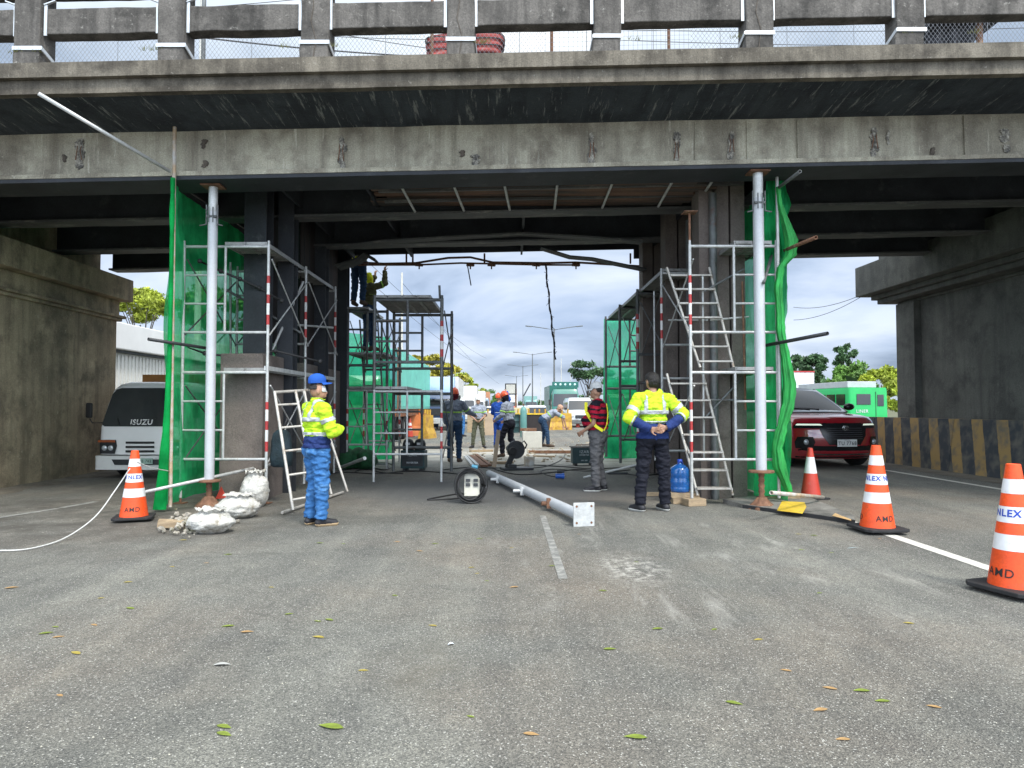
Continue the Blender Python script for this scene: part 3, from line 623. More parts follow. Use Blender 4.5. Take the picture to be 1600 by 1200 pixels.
for y in (14.75, 16.4):
    for t_ in (0, 1): frame(T3, -3.45, -2.62, y, .03+t_*1.66, 1.66, 'r', 'lr' if t_ == 0 else None, True, .0215 if t_ == 0 else .0301)
for t_ in (0, 1):
    for x in (-3.45, -2.62): braces(T3, x, 14.75, 16.4, t_*1.66, 1.66, M['galvdark'])
deck(T3, -3.5, -3.0, 14.7, 16.4, 3.37, 2); deck(T3, -3.45, -2.65, 14.75, 16.4, 2.42, 3); deck(T3, -3.45, -2.9, 14.75, 16.4, 1.7, 2)
def stairs(name, label, tl, tr, bl, brr, n, m, tread=.16, r=.019, cat='ladder'):
    o = thing(name, label, cat, tuple((V(bl)+V(brr))/2))
    for a, b in ((tl, bl), (tr, brr)):
        mb = MB(); mb.tube(a, b, r); mb.build('rail', m, o)
    tl, tr, bl, brr = map(V, (tl, tr, bl, brr)); hw = (bl-tl); hw.z = 0; hw = hw.normalized() if hw.length > .01 else V((0, -1, 0))
    for i in range(n):
        t_ = (i+.6)/n; a = tl.lerp(bl, t_); b = tr.lerp(brr, t_); mb = MB()
        if tread > .05:
            d = (b-a).normalized(); mb.beam(a, b, tread, .022)
        else: mb.tube(a, b, r*.8)
        mb.build('tread' if tread > .05 else 'rung', m, o)
    return o
M['alum'] = mat('scuffed_aluminium', (.46, .44, .40), .5, .3, .15, 6, (.25, .2, .15), .42, 7, fine=.12)
stairs('stair_ladder', 'upper metal stair ladder on the right scaffold leading to the top deck', at(1042, 418, 10.02), at(1108, 418, 10.02), at(1094, 574, 9.6), at(1146, 574, 9.6), 7, M['alum'], .10)
stairs('stair_ladder', 'lower metal stair ladder on the right scaffold above the wooden blocks', at(1042, 584, 10.02), at(1098, 584, 10.02), at(1090, 774, 9.5), at(1145, 774, 9.5), 7, M['alum'], .17)
stairs('stair_ladder', 'dark stair ladder inside the narrow scaffold below the two men', at(562, 500, 16.0), at(590, 500, 16.0), at(578, 738, 14.9), at(606, 738, 14.9), 8, M['galvdark'], .14)
lo = stairs('folding_ladder', 'pale metal folding ladder standing behind the man in blue jeans', at(429, 612, 9.3), at(462, 611, 9.5), at(458, 797, 8.75), at(497, 790, 8.9), 5, M['alum'], 0, .02)
mb = MB(); mb.tube(at(429, 613, 9.3), at(492, 609, 9.9), .02); mb.build('top_bar', M['alum'], lo)
for a, b in (((474, 611, 9.7), (518, 772, 9.5)), ((492, 611, 9.9), (543, 768, 9.7)), ((476, 611, 9.7), (503, 774, 9.3))):
    mb = MB(); mb.tube(at(*a), at(*b), .017); mb.build('back_leg', M['alum'], lo)
mb = MB(); mb.tube(gnd(441, 801, .03), gnd(536, 769, .03), .02); mb.build('foot_bar', M['alum'], lo)
# shoring posts
def shore(px, Y, label, r, zt, zplate):
    x = at(px, 600, Y).x; o = thing('shoring_post', label, 'steel post', (x, Y, 0))
    top = hb(x)-.055
    mb = MB(); mb.tube((x, Y, zplate), (x, Y, top-.35), r, n=20); mb.build('tube', M['pipegrey'], o)
    mb = MB(); mb.tube((x, Y, top-.36), (x, Y, top-.02), r*.92, n=20); mb.build('inner_tube', M['galv'], o)
    mb = MB(); mb.box(x-.13, x+.13, Y-.11, Y+.11, top-.018, top); mb.build('head_plate', M['rust'], o)
    mb = MB(); z = top-.42
    for s_ in (-1, 1):
        mb.tube((x+s_*(r+.012), Y-.03, z-.1), (x+s_*(r+.012), Y-.03, z+.16), .009); mb.tube((x+s_*(r+.012), Y-.03, z-.1), (x+s_*(r+.09), Y-.05, z-.12), .009)
        mb.tube((x+s_*.03, Y-r-.012, z-.08), (x+s_*.03, Y-r-.012, z+.12), .008)
    mb.tube((x-r, Y-r*.8, z), (x+r, Y-r*.8, z), .02); mb.build('wedge_clamp', M['galvdark'], o)
    mb = MB(); mb.lathe([(r*2.3, zplate-.035), (r*2.4, zplate-.03), (r*2.3, zplate-.005), (r*1.1, zplate)], (x, Y, 0), 20); mb.build('collar_plate', M['rust'], o)
    mb = MB(); n = 10
    prof = [(.03, .12)]+[(.03+.012*(i % 2), .12+(zplate-.15)*i/n) for i in range(n+1)]+[(.05, zplate-.03)]
    mb.lathe(prof, (x, Y, 0), 14); mb.build('screw', M['rust'], o)
    mb = MB(); rings = []
    for k, (rr, z) in enumerate(((.17, 0), (.165, .03), (.10, .09), (.055, .15))):
        rings.append([(x+rr*(1+.12*math.cos(6*a))*math.cos(a), Y+rr*(1+.12*math.cos(6*a))*math.sin(a), z) for a in [2*PI*i/24 for i in range(24)]])
    mb.loft(rings); mb.build('base_foot', M['rust'], o); return o
shore(329, 9.2, 'left grey round steel prop with a screw foot, standing by the white sacks', .062, 0, .37)
shore(1188, 9.1, 'right grey round steel prop with a screw foot, standing by the yellow ramp', .068, 0, .50)
# loose poles and tubes
def pole(label, a, b, r, m, name='scaffold_tube', hollow=False, cat='steel tube', n=10, **kw):
    mb = MB(); (mb.hollow(a, b, r, .006) if hollow else mb.tube(a, b, r, n=n)); return mb.build(name, m, None, label, cat, origin=tuple(a), **kw)
pole('tall upright rusty pole at the near edge of the left green net', at(266, 792, 8.88), at(273, 196, 8.88), .024, M['rustpole'], 'upright_pole')
pole('long diagonal grey tube reaching from the bridge kerb to the tall rusty pole', at(60, 146, 7.75), at(266, 268, 8.84), .022, M['galv'], hollow=True)
pole('low slanting tube behind the left traffic cone and across the left net', at(203, 774, 8.3), at(440, 722, 10.3), .021, M['galv'], hollow=True)
pole('dark short tube sticking out left of the green net above the white truck', at(232, 530, 8.5), at(330, 545, 9.4), .021, M['dark'], hollow=True)
pole('scaffold tube with open end sticking out at the top right of the net', at(1250, 268, 8.5), at(1213, 296, 9.4), .022, M['galvdark'], hollow=True)
pole('scaffold tube with open end sticking out above the sky gap at right', at(1275, 371, 8.4), at(1226, 391, 9.4), .023, M['rust'], hollow=True)
pole('dark tube pointing right across the sky over the distant trees', at(1293, 521, 8.3), at(1195, 540, 9.5), .024, M['dark'], hollow=True)
pole('pale tube lying on the wooden blocks in front of the small cone', gnd(1286, 777, .10), gnd(1205, 770, .34), .024, M['rustpole'], hollow=True)
pole('thin grey upright tube at the right net beside the grey prop', at(1219, 700, 9.35), at(1214, 275, 9.35), .022, M['galv'], 'upright_pole')
pole('dark brace tube poking through the right net at head height', at(1193, 442, 9.0), at(1208, 392, 9.8), .021, M['galvdark'])
pole('grey tube lying on the ground left of the narrow scaffold', gnd(520, 735, .05), gnd(570, 716, .45), .03, M['galv'])
pole('bare rusty tube lying by the striped shirt man', gnd(912, 746, .03), gnd(1000, 725, .3), .02, M['galv'])
# nets
def net(name, label, fn, m, nu=40, nv=40, origin=(0, 0, 0)):
    mb = MB(); mb.sheet(fn, nu, nv); return mb.build(name, m, None, label, 'safety net', origin=origin, noFix=True)
def nA(u, v):
    y = 8.95+5.4*u; z = v*(hb(-4.4)-.02); x = -4.54-.02*u + .10*noise.noise(V((y*1.5, z*.7, 0))) + .045*noise.noise(V((y*6, z*1.2+y*2, 4)))
    if v < .06: x -= .12*(1-v/.06)*(1-u)
    return (x+.17*(1-min(1, u*6)), y, max(z, .02))
net('safety_net', 'green net hanging along the left scaffold behind the left grey prop', nA, M['net'], 110, 80, (-4.5, 9, 0))
def nA2(u, v):   # near hem of the net bunched round the pole
    z = .03+v*4.18; c = at(268, 700, 8.83); wd = .025+.07*(1-v)**4+.02*abs(noise.noise(V((0, z*2, 7))))
    a = u*2*PI; return (c.x-.03+wd*math.cos(a)*(1.2 if math.cos(a) < 0 else .6)-.08*(1-v)**4, c.y+.03*math.sin(a), z)
net('net_hem', 'bunched dark green hem of the left net tied around the tall rusty pole', nA2, M['netd'], 14, 60, (-4.3, 8.9, 0))
def nB(u, v):
    y = 9.45+4.8*u; z = .02+v*(hb(3.6)-.04); return (3.70-.02*u+.08*noise.noise(V((y*1.5, z*.7, 9)))+.04*noise.noise(V((y*6, z*1.2+y*2, 2))), y, z)
net('safety_net', 'green net hanging along the right scaffold behind the right grey prop', nB, M['net'], 50, 50, (3.7, 9.5, 0))
def nB2(u, v):
    px = 1178+(52+9*noise.noise(V((0, v*7, 3)))+5*noise.noise(V((0, v*19, 8))))*u; py = 775-495*v; 
    y = 9.62+.12*noise.noise(V((u*3, v*6, 2)))+.05*noise.noise(V((u*11+v*3, v*7, 5)))
    p = at(px if v < .35 else px+(1-u)*(v-.35)*30, py, y); return (p.x, p.y, max(.02, p.z))
net('safety_net', 'dense green net sheet facing the camera just left of the red car', nB2, M['net'], 20, 50, (3.5, 9.6, 0))
pts = [at(px, py, 9.3) for px, py in ((1216, 292), (1219, 320), (1229, 350), (1237, 375), (1236, 398), (1220, 418), (1216, 450), (1219, 490), (1220, 520), (1228, 560), (1234, 600), (1232, 630), (1222, 665), (1214, 700), (1218, 730), (1233, 768))]
P2 = []
for i in range(len(pts)-1):
    for k in range(4): P2.append(pts[i].lerp(pts[i+1], k/4))
P2.append(pts[-1]); mb = MB()
rr = [.035, .04, .07, .10, .085, .055, .06, .065, .065, .07, .10, .10, .085, .09, .10, .05]
rf = [max(.01, (rr[min(i//4, 15)]*(1-(i % 4)/4)+rr[min(i//4+1, 15)]*(i % 4)/4)*.72*(1+.25*noise.noise(V((i*.7, 0, 0))))) for i in range(len(P2))]
n = 36; rings = []
for i, p in enumerate(P2):
    rings.append([(p.x+rf[i]*math.cos(a)*(1+.17*math.sin(5*a+i*.07)+.13*math.sin(11*a+i*.19)), p.y+rf[i]*math.sin(a)*(1+.17*math.sin(5*a+i*.07)+.13*math.sin(11*a+i*.19)), max(p.z, .02)) for a in [2*PI*k/n for k in range(n)]])
mb.loft(rings); M['netroll'] = mat('rolled_green_net', (.015, .27, .05), .7, 0, .5, 9, stretch=(1, 1, .3), bump=.6, bscale=30); mb.build('net_roll', M['netroll'], None, 'long twisted roll of bright green net hanging beside the red car', 'safety net', origin=pts[-1])
def nC(u, v):
    x = 2.28+1.35*u; z = .05+3.45*v; return (x+.03*noise.noise(V((z, x, 1))), 17.4+.06*noise.noise(V((x*3, z*1.5, 0))), z)
net('safety_net', 'pale green net hung at the far end of the right scaffold against the sky', nC, M['nett'], 20, 40, (3, 17.4, 0))
def nC2(u, v):
    x = 2.28+1.35*u; z = .05+1.95*v; return (x+.03*noise.noise(V((z, x, 5))), 17.52+.06*noise.noise(V((x*3, z*1.5, 3))), z)
net('safety_net', 'second layer of green net covering the lower half of the far right scaffold', nC2, M['net'], 20, 30, (3, 17.5, 0))
def nD(u, v):
    x = -4.25+1.3*u; z = .05+3.1*v-.15*u*v; return (x, 17.0+.08*noise.noise(V((x*3, z*1.5, 8))), z)
net('safety_net', 'pale green net hung behind the narrow dark scaffold tower', nD, M['nett'], 20, 40, (-3.5, 17, 0))
def nD2(u, v):
    x = -4.25+1.34*u; z = .05+2.0*v-.1*u*v+.05*math.sin(u*9)*v; return (x, 17.15+.08*noise.noise(V((x*3, z*1.5, 5))), z)
net('safety_net', 'brighter green net layer behind the lower part of the narrow scaffold', nD2, M['net'], 20, 30, (-3.5, 17.2, 0))
mb = MB()
for i in range(5):
    c = (-3.95+i*.22, 14.9+.15*(i % 2), .2); mb.ball(c, (.22, .3, .24), 14)
mb.v = [tuple(V(p)*1+V((.05, .05, .05))*noise.noise(V(p)*6)) for p in mb.v]; mb.v = [(x, y, max(z, .01)) for x, y, z in mb.v]
mb.build('net_heap', mat('heaped_dark_green_net', (.008, .07, .022), .8, 0, .5, 8, bump=.8, bscale=25), None, 'heap of dark green net on the ground under the narrow scaffold', 'safety net', origin=(-3.5, 15, 0))
# cables lashed over the left scaffold
for lab, pts in (('dark rope of cable sagging across the upper left scaffold behind the prop', [(312, 408), (345, 424), (375, 436), (405, 450), (440, 470)]), ('dark cable draped across the middle of the left scaffold', [(268, 534), (320, 552), (380, 560), (430, 548), (500, 565)])):
    mb = MB(); Pn = [at(a, b, 9.75+i*.12) for i, (a, b) in enumerate(pts)]; mb.path(Pn, .018, 6)
    for p in Pn: mb.ball(p, .035, 8)
    mb.build('cable', M['black'], None, lab, 'cable', origin=Pn[0])

# loose tubes and boards cluttering the two side bays
rs = random.Random(21)
for i, (a, b, m_) in enumerate((((352, 452, 10.4), (470, 520, 11.0), 'galvdark'), ((360, 410, 11.2), (360, 560, 11.2), 'galv'), ((440, 430, 11.9), (443, 700, 11.9), 'galvdark'), ((455, 455, 12.6), (459, 690, 12.6), 'galv'), ((430, 505, 11.0), (520, 512, 13.0), 'galv'), ((432, 640, 11.0), (520, 636, 13.0), 'galvdark'), ((500, 470, 13.0), (503, 690, 13.0), 'galvdark'), ((425, 548, 10.6), (474, 440, 11.2), 'galv'))):
    pole(('slanting dark', 'upright pale', 'first upright dark', 'second upright pale', 'level pale', 'level dark', 'last upright dark', 'steep pale')[i]+' loose tube among the columns behind the left scaffold', at(*a), at(*b), .019, M[m_])
for i, (a, b, m_) in enumerate((((1022, 455, 11.6), (1024, 720, 11.6), 'galv'), ((1045, 500, 10.9), (1105, 500, 10.0), 'galv'), ((1098, 432, 9.95), (1100, 720, 9.95), 'galv'), ((1100, 455, 9.9), (1163, 420, 9.8), 'galvdark'), ((1100, 655, 9.9), (1160, 590, 9.9), 'galvdark'), ((1095, 625, 9.9), (1175, 625, 9.9), 'galvdark'), ((1160, 440, 9.85), (1165, 640, 9.85), 'rust'), ((1110, 500, 9.9), (1170, 495, 9.9), 'galv'))):
    pole(('first upright', 'short level', 'second upright', 'upper slanting', 'lower slanting', 'level dark', 'rusty upright', 'level pale')[i]+' loose tube against the brown columns of the right bay', at(*a), at(*b), .015, M[m_])
# ------------------------------------------------------------------ people
def capsule(mb, a, b, ra, rb, n=12):
    a = V(a); b = V(b); x, y, d = basis(b-a) if (b-a).length > 1e-5 else (V((1, 0, 0)), V((0, 1, 0)), V((0, 0, 1))); rings = []
    for k in (-80, -50, -20): rings.append((a+d*math.sin(R(k))*ra, ra*math.cos(R(k))))
    for k in (20, 50, 80): rings.append((b+d*math.sin(R(k))*rb, rb*math.cos(R(k))))
    mb.loft([[p+x*math.cos(2*PI*i/n)*r+y*math.sin(2*PI*i/n)*r for i in range(n)] for p, r in rings])
class Fig:
    """one continuous body from tapered capsules and ellipsoids, voxel remeshed; clothes are thin shells over it"""
    def __init__(s, h=1.7, voxel=.009): s.p = []; s.h = h; s.vx = voxel; s.T = Matrix.Identity(4)
    def cap(s, reg, a, b, ra, rb, T=None, vis=True):
        T = T if T is not None else Matrix.Identity(4); s.p.append(('c', reg, V(a), V(b), ra, rb, T, vis))
    def ell(s, reg, c, r, rot=(0, 0, 0), T=None, vis=True):
        T = T if T is not None else Matrix.Identity(4); s.p.append(('e', reg, V(c), V(r), Euler(rot).to_matrix(), None, T, vis))
def bendT(pivot, rx_, ry_=0, rz_=0):
    return Matrix.Translation(pivot) @ Euler((rx_, ry_, rz_)).to_matrix().to_4x4() @ Matrix.Translation(-V(pivot))
def hand(f, wrist, d, palm, side, curl=.6, reg='skin', s=1.0):
    """wrist point, hand direction, palm normal, five separate fingers"""
    d = V(d).normalized(); palm = V(palm); palm = (palm-d*palm.dot(d)).normalized(); x = d.cross(palm).normalized()*side
    w_ = V(wrist); f.cap(reg, w_, w_+d*.02*s, .026*s, .027*s)
    for k in (-1, 0, 1): f.cap(reg, w_+d*.02*s+x*k*.014*s, w_+d*.085*s+x*k*.022*s, .0165*s, .0145*s)
    for k, L in enumerate((.078, .088, .082, .064)):
        b = w_+d*.09*s+x*(.033-.022*k)*s; c = curl*(1+.12*k); 
        d1 = (d*math.cos(c*.6)+palm*math.sin(c*.6)+x*(.10-.07*k)).normalized(); d2 = (d*math.cos(c*1.5)+palm*math.sin(c*1.5)).normalized()
        m_ = b+d1*L*.5*s; f.cap(reg, b, m_, .0098*s, .009*s); f.cap(reg, m_, m_+d2*L*.5*s, .009*s, .0075*s)
    t0 = w_+d*.03*s+x*.026*s; t1 = t0+(d*.6+x*.75+palm*.3).normalized()*.042*s; f.cap(reg, t0, t1, .0135*s, .011*s); f.cap(reg, t1, t1+(d*.85+x*.3+palm*.45).normalized()*.034*s, .011*s, .009*s)
def person(name, label, loc, rz, clothes, h=1.7, voxel=.010, hips=None, knees=None, feet=None, toe=None, bend=(0, 0, 0), head=(0, 0, 0), arms=None, hands=None, bulk=1.0, belly=0,
           skin=None, shells=(), hair=None, extras=None, sleeve='long', group=None, seed=1, legs_loose=1.0, pel=(0, 0, 0)):
    """joints given in a 1.7 m body frame: +Y is where the body faces, +X its right-hand side is -X ... right arm index 0 (x<0)"""
    root = thing(name, label, 'person', (0, 0, 0), group); f = Fig(h, voxel); k = h/1.7
    pv = V(pel); hp = hips or [V((-.09, 0, .90))+pv, V((.09, 0, .90))+pv]
    kn = knees or [(-.105, .02, .49), (.105, .02, .49)]; an = feet or [(-.11, -.02, .085), (.11, -.02, .085)]; to = toe or [(-.13, .14, .03), (.13, .14, .03)]
    I4 = Matrix.Identity(4); TB = bendT(V((0, 0, .95))+pv, *bend); TP = Matrix.Translation(pv)
    B = bulk
    f.ell('legs', (0, -.01, .93), (.160*B, .115*B, .115), T=TP); f.ell('legs', (-.07, -.055, .90), (.09, .085, .10), T=TP); f.ell('legs', (.07, -.055, .90), (.09, .085, .10), T=TP)
    TT = TB @ TP
    f.ell('top', (0, 0, 1.02), (.155*B, .112*B, .12), T=TT); f.ell('top', (0, .01+belly*.5, 1.13), (.150*B, .108*B+belly, .14), T=TT)
    f.ell('top', (0, -.005, 1.28), (.165*B, .115*B, .17), T=TT); f.cap('top', (-.13*B, -.01, 1.395), (.13*B, -.01, 1.395), .066, .066, T=TT)
    f.cap('top', (-.05, -.015, 1.42), (.05, -.015, 1.42), .065, .065, T=TT)
    f.cap('neck', (0, -.012, 1.43), (0, .012, 1.53), .058, .052, T=TT)
    HP = V((0, .005, 1.52)); TH = TT @ bendT(HP, *head)
    f.ell('head', (0, .01, 1.625), (.074, .094, .098), T=TH); f.ell('head', (0, .035, 1.578), (.058, .068, .065), T=TH)
    f.ell('head', (0, .092, 1.548), (.024, .018, .018), T=TH); f.cap('head', (0, .096, 1.618), (0, .114, 1.585), .008, .0125, T=TH)
    f.ell('lips', (0, .098, 1.567), (.021, .009, .009), T=TH)
    for s_ in (-1, 1):
        f.ell('ear', (s_*.074, .005, 1.605), (.010, .020, .030), (0, 0, s_*-.3), T=TH); f.ell('head', (s_*.03, .086, 1.632), (.02, .012, .008), T=TH)
    for i, s_ in enumerate((-1, 1)):
        Lw = legs_loose
        f.cap('legs', hp[i], kn[i], .092*B**.5*Lw, .064*Lw); f.cap('legs', kn[i], V(an[i])+V((0, 0, .02)), .062*Lw, .050*Lw)
        a = V(an[i]); t_ = V(to[i]); d = (t_-a); d.z = 0; d = d.normalized()
        f.cap('shoe', a-d*.035+V((0, 0, -.035)), a+V((0, 0, -.02)), .042, .05); f.cap('shoe', a+V((0, 0, -.02)), t_+V((0, 0, .005)), .05, .036); f.cap('shoe', a-d*.02-V((0, 0, .05)), V((t_.x, t_.y, a.z-.052)), .035, .04)
    for i, s_ in enumerate((-1, 1)):
        sh = TT @ V((s_*.175*B, -.01, 1.39)); e_, w_ = arms[i]; e_ = V(e_); w_ = V(w_)
        if isinstance(arms[i][-1], bool): pass
        f.cap('sleeve', sh, e_, .060*B**.5 if sleeve == 'long' else .054, .050 if sleeve == 'long' else .040)
        if sleeve == 'long': f.cap('cuff', e_, w_-(w_-e_).normalized()*.015, .048, .038)
        f.cap('forearm', e_, w_, .038, .027)
        hd = hands[i] if hands else {}
        d = V(hd.get('d', (w_-e_))); pn = V(hd.get('palm', (-s_, 0.2, 0)))
        hand(f, w_, d, pn, hd.get('side', -s_), hd.get('curl', .7))
    # join and remesh
    big = MB()
    for t, reg, a, b, c, d, T, vis in f.p:
        sub = MB()
        if t == 'c': capsule(sub, a*1, b, c, d)
        else: sub.ball(a, tuple(b), 16, c.to_euler())
        big.add([T @ V(p) for p in sub.v], sub.f, True)
    me = bpy.data.meshes.new('tmp'); me.from_pydata([tuple(p*k) if isinstance(p, Vector) else p for p in [V(q)*k for q in big.v]], [], big.f); me.update()
    tmp = bpy.data.objects.new('tmp', me); COL.objects.link(tmp)
    rm = tmp.modifiers.new('r', 'REMESH'); rm.mode = 'VOXEL'; rm.voxel_size = voxel; rm.use_smooth_shade = True
    cs = tmp.modifiers.new('s', 'SMOOTH'); cs.iterations = 2; cs.factor = .5
    dg = bpy.context.evaluated_depsgraph_get(); ev = tmp.evaluated_get(dg); bm_ = bpy.data.meshes.new_from_object(ev); bpy.data.objects.remove(tmp); bpy.data.meshes.remove(me)
    bm_.name = 'body'; nv = len(bm_.vertices); co = np.empty(nv*3); bm_.vertices.foreach_get('co', co); co = co.reshape(-1, 3)
    no = np.empty(nv*3); bm_.vertices.foreach_get('normal', no); no = no.reshape(-1, 3)
    # nearest primitive per vertex
    best = np.full(nv, 1e9); reg = np.zeros(nv, int); tt = np.zeros(nv); loc3 = np.zeros((nv, 3)); names = sorted(set(p[1] for p in f.p)); which = np.zeros(nv, int)
    cu = co/k
    for pi, (t, rg, a, b, c, d, T, vis) in enumerate(f.p):
        Ti = np.array(T.inverted()); q = cu @ Ti[:3, :3].T + Ti[:3, 3]
        if t == 'c':
            ab = np.array(b-a); tq = np.clip(((q-np.array(a)) @ ab)/max(ab @ ab, 1e-9), 0, 1); dist = np.linalg.norm(q-(np.array(a)+tq[:, None]*ab), axis=1)-(c+(d-c)*tq)
        else:
            m3 = np.array(c); qq = (q-np.array(a)) @ m3; rr = np.array(b); kk = np.linalg.norm(qq/rr, axis=1); dist = (kk-1)*np.linalg.norm(qq, axis=1)/np.maximum(kk, 1e-6); tq = np.zeros(nv)
        if rg == 'cuff' or rg == 'sleeve': dist = dist-.004
        u = dist < best; best[u] = dist[u]; reg[u] = names.index(rg); tt[u] = tq[u]; which[u] = pi
    TTi = np.array(TT.inverted()); q = cu @ TTi[:3, :3].T + TTi[:3, 3]; THi = np.array(TH.inverted()); qh = cu @ THi[:3, :3].T + THi[:3, 3]
    names = np.array(names); rn = names[reg]
    sk = skin or M['skin']; bm_.materials.append(sk); bm_.materials.append(M['lip'])
    nf = len(bm_.polygons); polys = [tuple(p.vertices) for p in bm_.polygons]
    lipv = rn == 'lips'; mi = [1 if all(lipv[v] for v in p) else 0 for p in polys]; bm_.polygons.foreach_set('material_index', mi); bm_.polygons.foreach_set('use_smooth', [True]*nf)
    bo = bpy.data.objects.new('body', bm_); COL.objects.link(bo); bo.parent = root; WL[bo.name] = V((0, 0, 0))
    ctx = dict(q=q, qh=qh, r=rn, t=tt, c=cu, n=no)
    rs = np.random.RandomState(seed)
    def shell(nm, m, off, pred, wr=.0, lab=None, par=None):
        mask = pred(ctx); keep = [p for p in polys if all(mask[v] for v in p)]
        if not keep: return None
        ids = sorted(set(v for p in keep for v in p)); idx = {v: i for i, v in enumerate(ids)}
        vs = []
        for v in ids:
            o_ = off
            if wr:
                p = co[v]; o_ += wr*max(0, .5+noise.noise(V((p[0]*13+seed, p[1]*13, p[2]*22)))+.6*noise.noise(V((p[0]*30, p[1]*30, p[2]*48+seed))))
            vs.append(tuple(co[v]+no[v]*o_))
        me = bpy.data.meshes.new(nm); me.from_pydata(vs, [], [tuple(idx[v] for v in p) for p in keep]); me.materials.append(m); me.polygons.foreach_set('use_smooth', [True]*len(keep)); me.update()
        o = bpy.data.objects.new(nm, me); COL.objects.link(o); o.parent = par or root; WL[o.name] = V((0, 0, 0))
        sm = o.modifiers.new('smooth', 'SMOOTH'); sm.iterations = 2; sm.factor = .35
        so_ = o.modifiers.new('solid', 'SOLIDIFY'); so_.thickness = .004; so_.offset = -1
        if lab: o['label'] = lab
        return o
    made = {}
    for sdef in clothes+list(shells):
        nm, m, off, pred = sdef[:4]; wr = sdef[4] if len(sdef) > 4 else 0; par = made.get(sdef[5]) if len(sdef) > 5 else None
        if nm in ('shoes', 'soles'):
            for sg in (-1, 1): made[(nm, sg)] = shell(nm[:-1], m, off, (lambda c, sg=sg: pred(c) & (c['c'][:, 0]*sg > 0)), 0, None, made.get(('shoes', sg)) if nm == 'soles' else None)
            continue
        made[nm] = shell(nm, m, off, pred, wr*1.35, None, par) or made.get(nm)
    # eyes
    if extras is None or 'noeyes' not in extras:
        for s_ in (-1, 1):
            mb = MB(); c = TH @ V((s_*.031, .0885, 1.616)); mb.ball(c*k, .0105*k, 8); mb.build('eye', M['eye'], root, noFix=True)
    ctx['TH'] = TH; ctx['TT'] = TT; ctx['k'] = k; ctx['root'] = root
    if hair: hair(ctx)
    put(root, loc, rz); return root, ctx
M['lip'] = mat('lips', (.24, .09, .07), .5); M['eye'] = mat('eye', (.02, .015, .012), .2)
def cloth(name, c, var=.12, rough=.85, c2=None, amt=.4): return mat(name, c, rough, 0, var, 5, c2, amt, 6, .35, 90, spec=.2)
is_ = lambda c, *r: np.isin(c['r'], r)
TOPZ = lambda c: is_(c, 'top', 'sleeve')
def tube_hat(ctx, nm, m, kind='cap', brim=M):
    root = ctx['root']; TH = ctx['TH']; k = ctx['k']; mb = MB()
    def T(p): return (TH @ V(p))*k
    rings = []
    prof = {'cap': [(1.0, .0), (1.03, .03), (.97, .065), (.72, .095), (.3, .112), (.02, .115)], 'helmet': [(1.16, -.012), (1.16, .01), (1.13, .045), (1.0, .085), (.72, .118), (.35, .134), (.02, .137)]}[kind]
    for r, z in prof: rings.append([T((.082*r*math.cos(a), .004+.101*r*math.sin(a), 1.640+z)) for a in [2*PI*i/20 for i in range(20)]])
    mb.loft(rings); hat = mb.build('cap' if kind == 'cap' else 'helmet', m, root)
    mb = MB(); rings = []
    for j in range(9):
        a = R(25+130*j/8) if kind == 'cap' else R(5+170*j/8); e_ = (.072 if kind == 'cap' else .035)*math.sin((a))**.7
        p0 = T((.082*math.cos(a)*1.0, .004+.101*math.sin(a), 1.641)); p1 = T(((.082+e_*.35)*math.cos(a), .004+(.101+e_)*math.sin(a), 1.633-.006*abs(math.cos(a))*3))
        up = (TH.to_3x3() @ V((0, 0, .006)))*k; rings.append([p0, p1, p1+up, p0+up])
    mb.loft(rings, False); mb.build('visor' if kind == 'cap' else 'brim', m, hat)
    if kind == 'helmet':
        mb = MB(); pts = [T((0, .004+.108*math.cos(a), 1.645+.138*math.sin(a))) for a in [PI*i/10 for i in range(1, 10)]]; mb.path(pts, .010*k, 6); mb.build('ridge', m, hat)
    return hat
def hairfn(m, z=1.60, off=.010, front=1.655):
    pass
HAIR = mat('black_hair', (.012, .010, .009), .5, 0, .3, 60, bump=.8, bscale=160, stretch=(1, 1, .2))
def hair_shell(front=1.668, nape=1.55):
    # above the brow line in front, down to the nape behind the ears
    return ('hair', HAIR, .012, lambda c: is_(c, 'head', 'neck', 'ear') & ~((c['r'] == 'ear')) & (c['qh'][:, 2] > np.where(c['qh'][:, 1] > .045, front, np.where(c['qh'][:, 1] > -.0, 1.625, nape))), .006)
# ---- cloth materials
hv = cloth('hi_vis_yellow', (.46, .72, .03), .16); hv.node_tree.nodes['Principled BSDF'].inputs['Roughness'].default_value = .8
refl = mat('grey_reflective_tape', (.42, .44, .45), .5, .1, .08, 20)
navy = cloth('navy_cloth', (.018, .035, .13)); blk = cloth('black_trousers', (.012, .013, .02)); jean = cloth('bright_blue_jeans', (.04, .14, .34), .28, .85, (.11, .25, .45), .42)
jeand = cloth('dark_blue_jeans', (.022, .05, .10), .2); greyp = cloth('grey_trousers', (.10, .10, .105), .2); khaki = cloth('khaki_trousers', (.10, .105, .07), .15)
greysh = cloth('grey_work_shirt', (.15, .175, .22), .1); greyl = cloth('light_grey_work_shirt', (.27, .30, .36), .1); band = cloth('lime_band', (.35, .62, .12), .1)
redc = cloth('crimson_cloth', (.38, .012, .035), .1); maroon = cloth('maroon_hood', (.10, .012, .022)); blackc = cloth('black_cloth', (.012, .012, .02), .1)
royal = cloth('royal_blue_cloth', (.015, .06, .28), .1); orange = mat('orange_helmet_plastic', (.62, .08, .02), .35, 0, .08); whitep = mat('white_helmet_plastic', (.72, .72, .70), .35, 0, .05)
capb = cloth('blue_cap_cloth', (.02, .09, .38), .1); capw = cloth('pale_grey_cap_cloth', (.55, .56, .56), .06); mask = cloth('white_face_mask', (.62, .64, .64), .05); brownb = mat('brown_work_boot', (.07, .045, .03), .8)
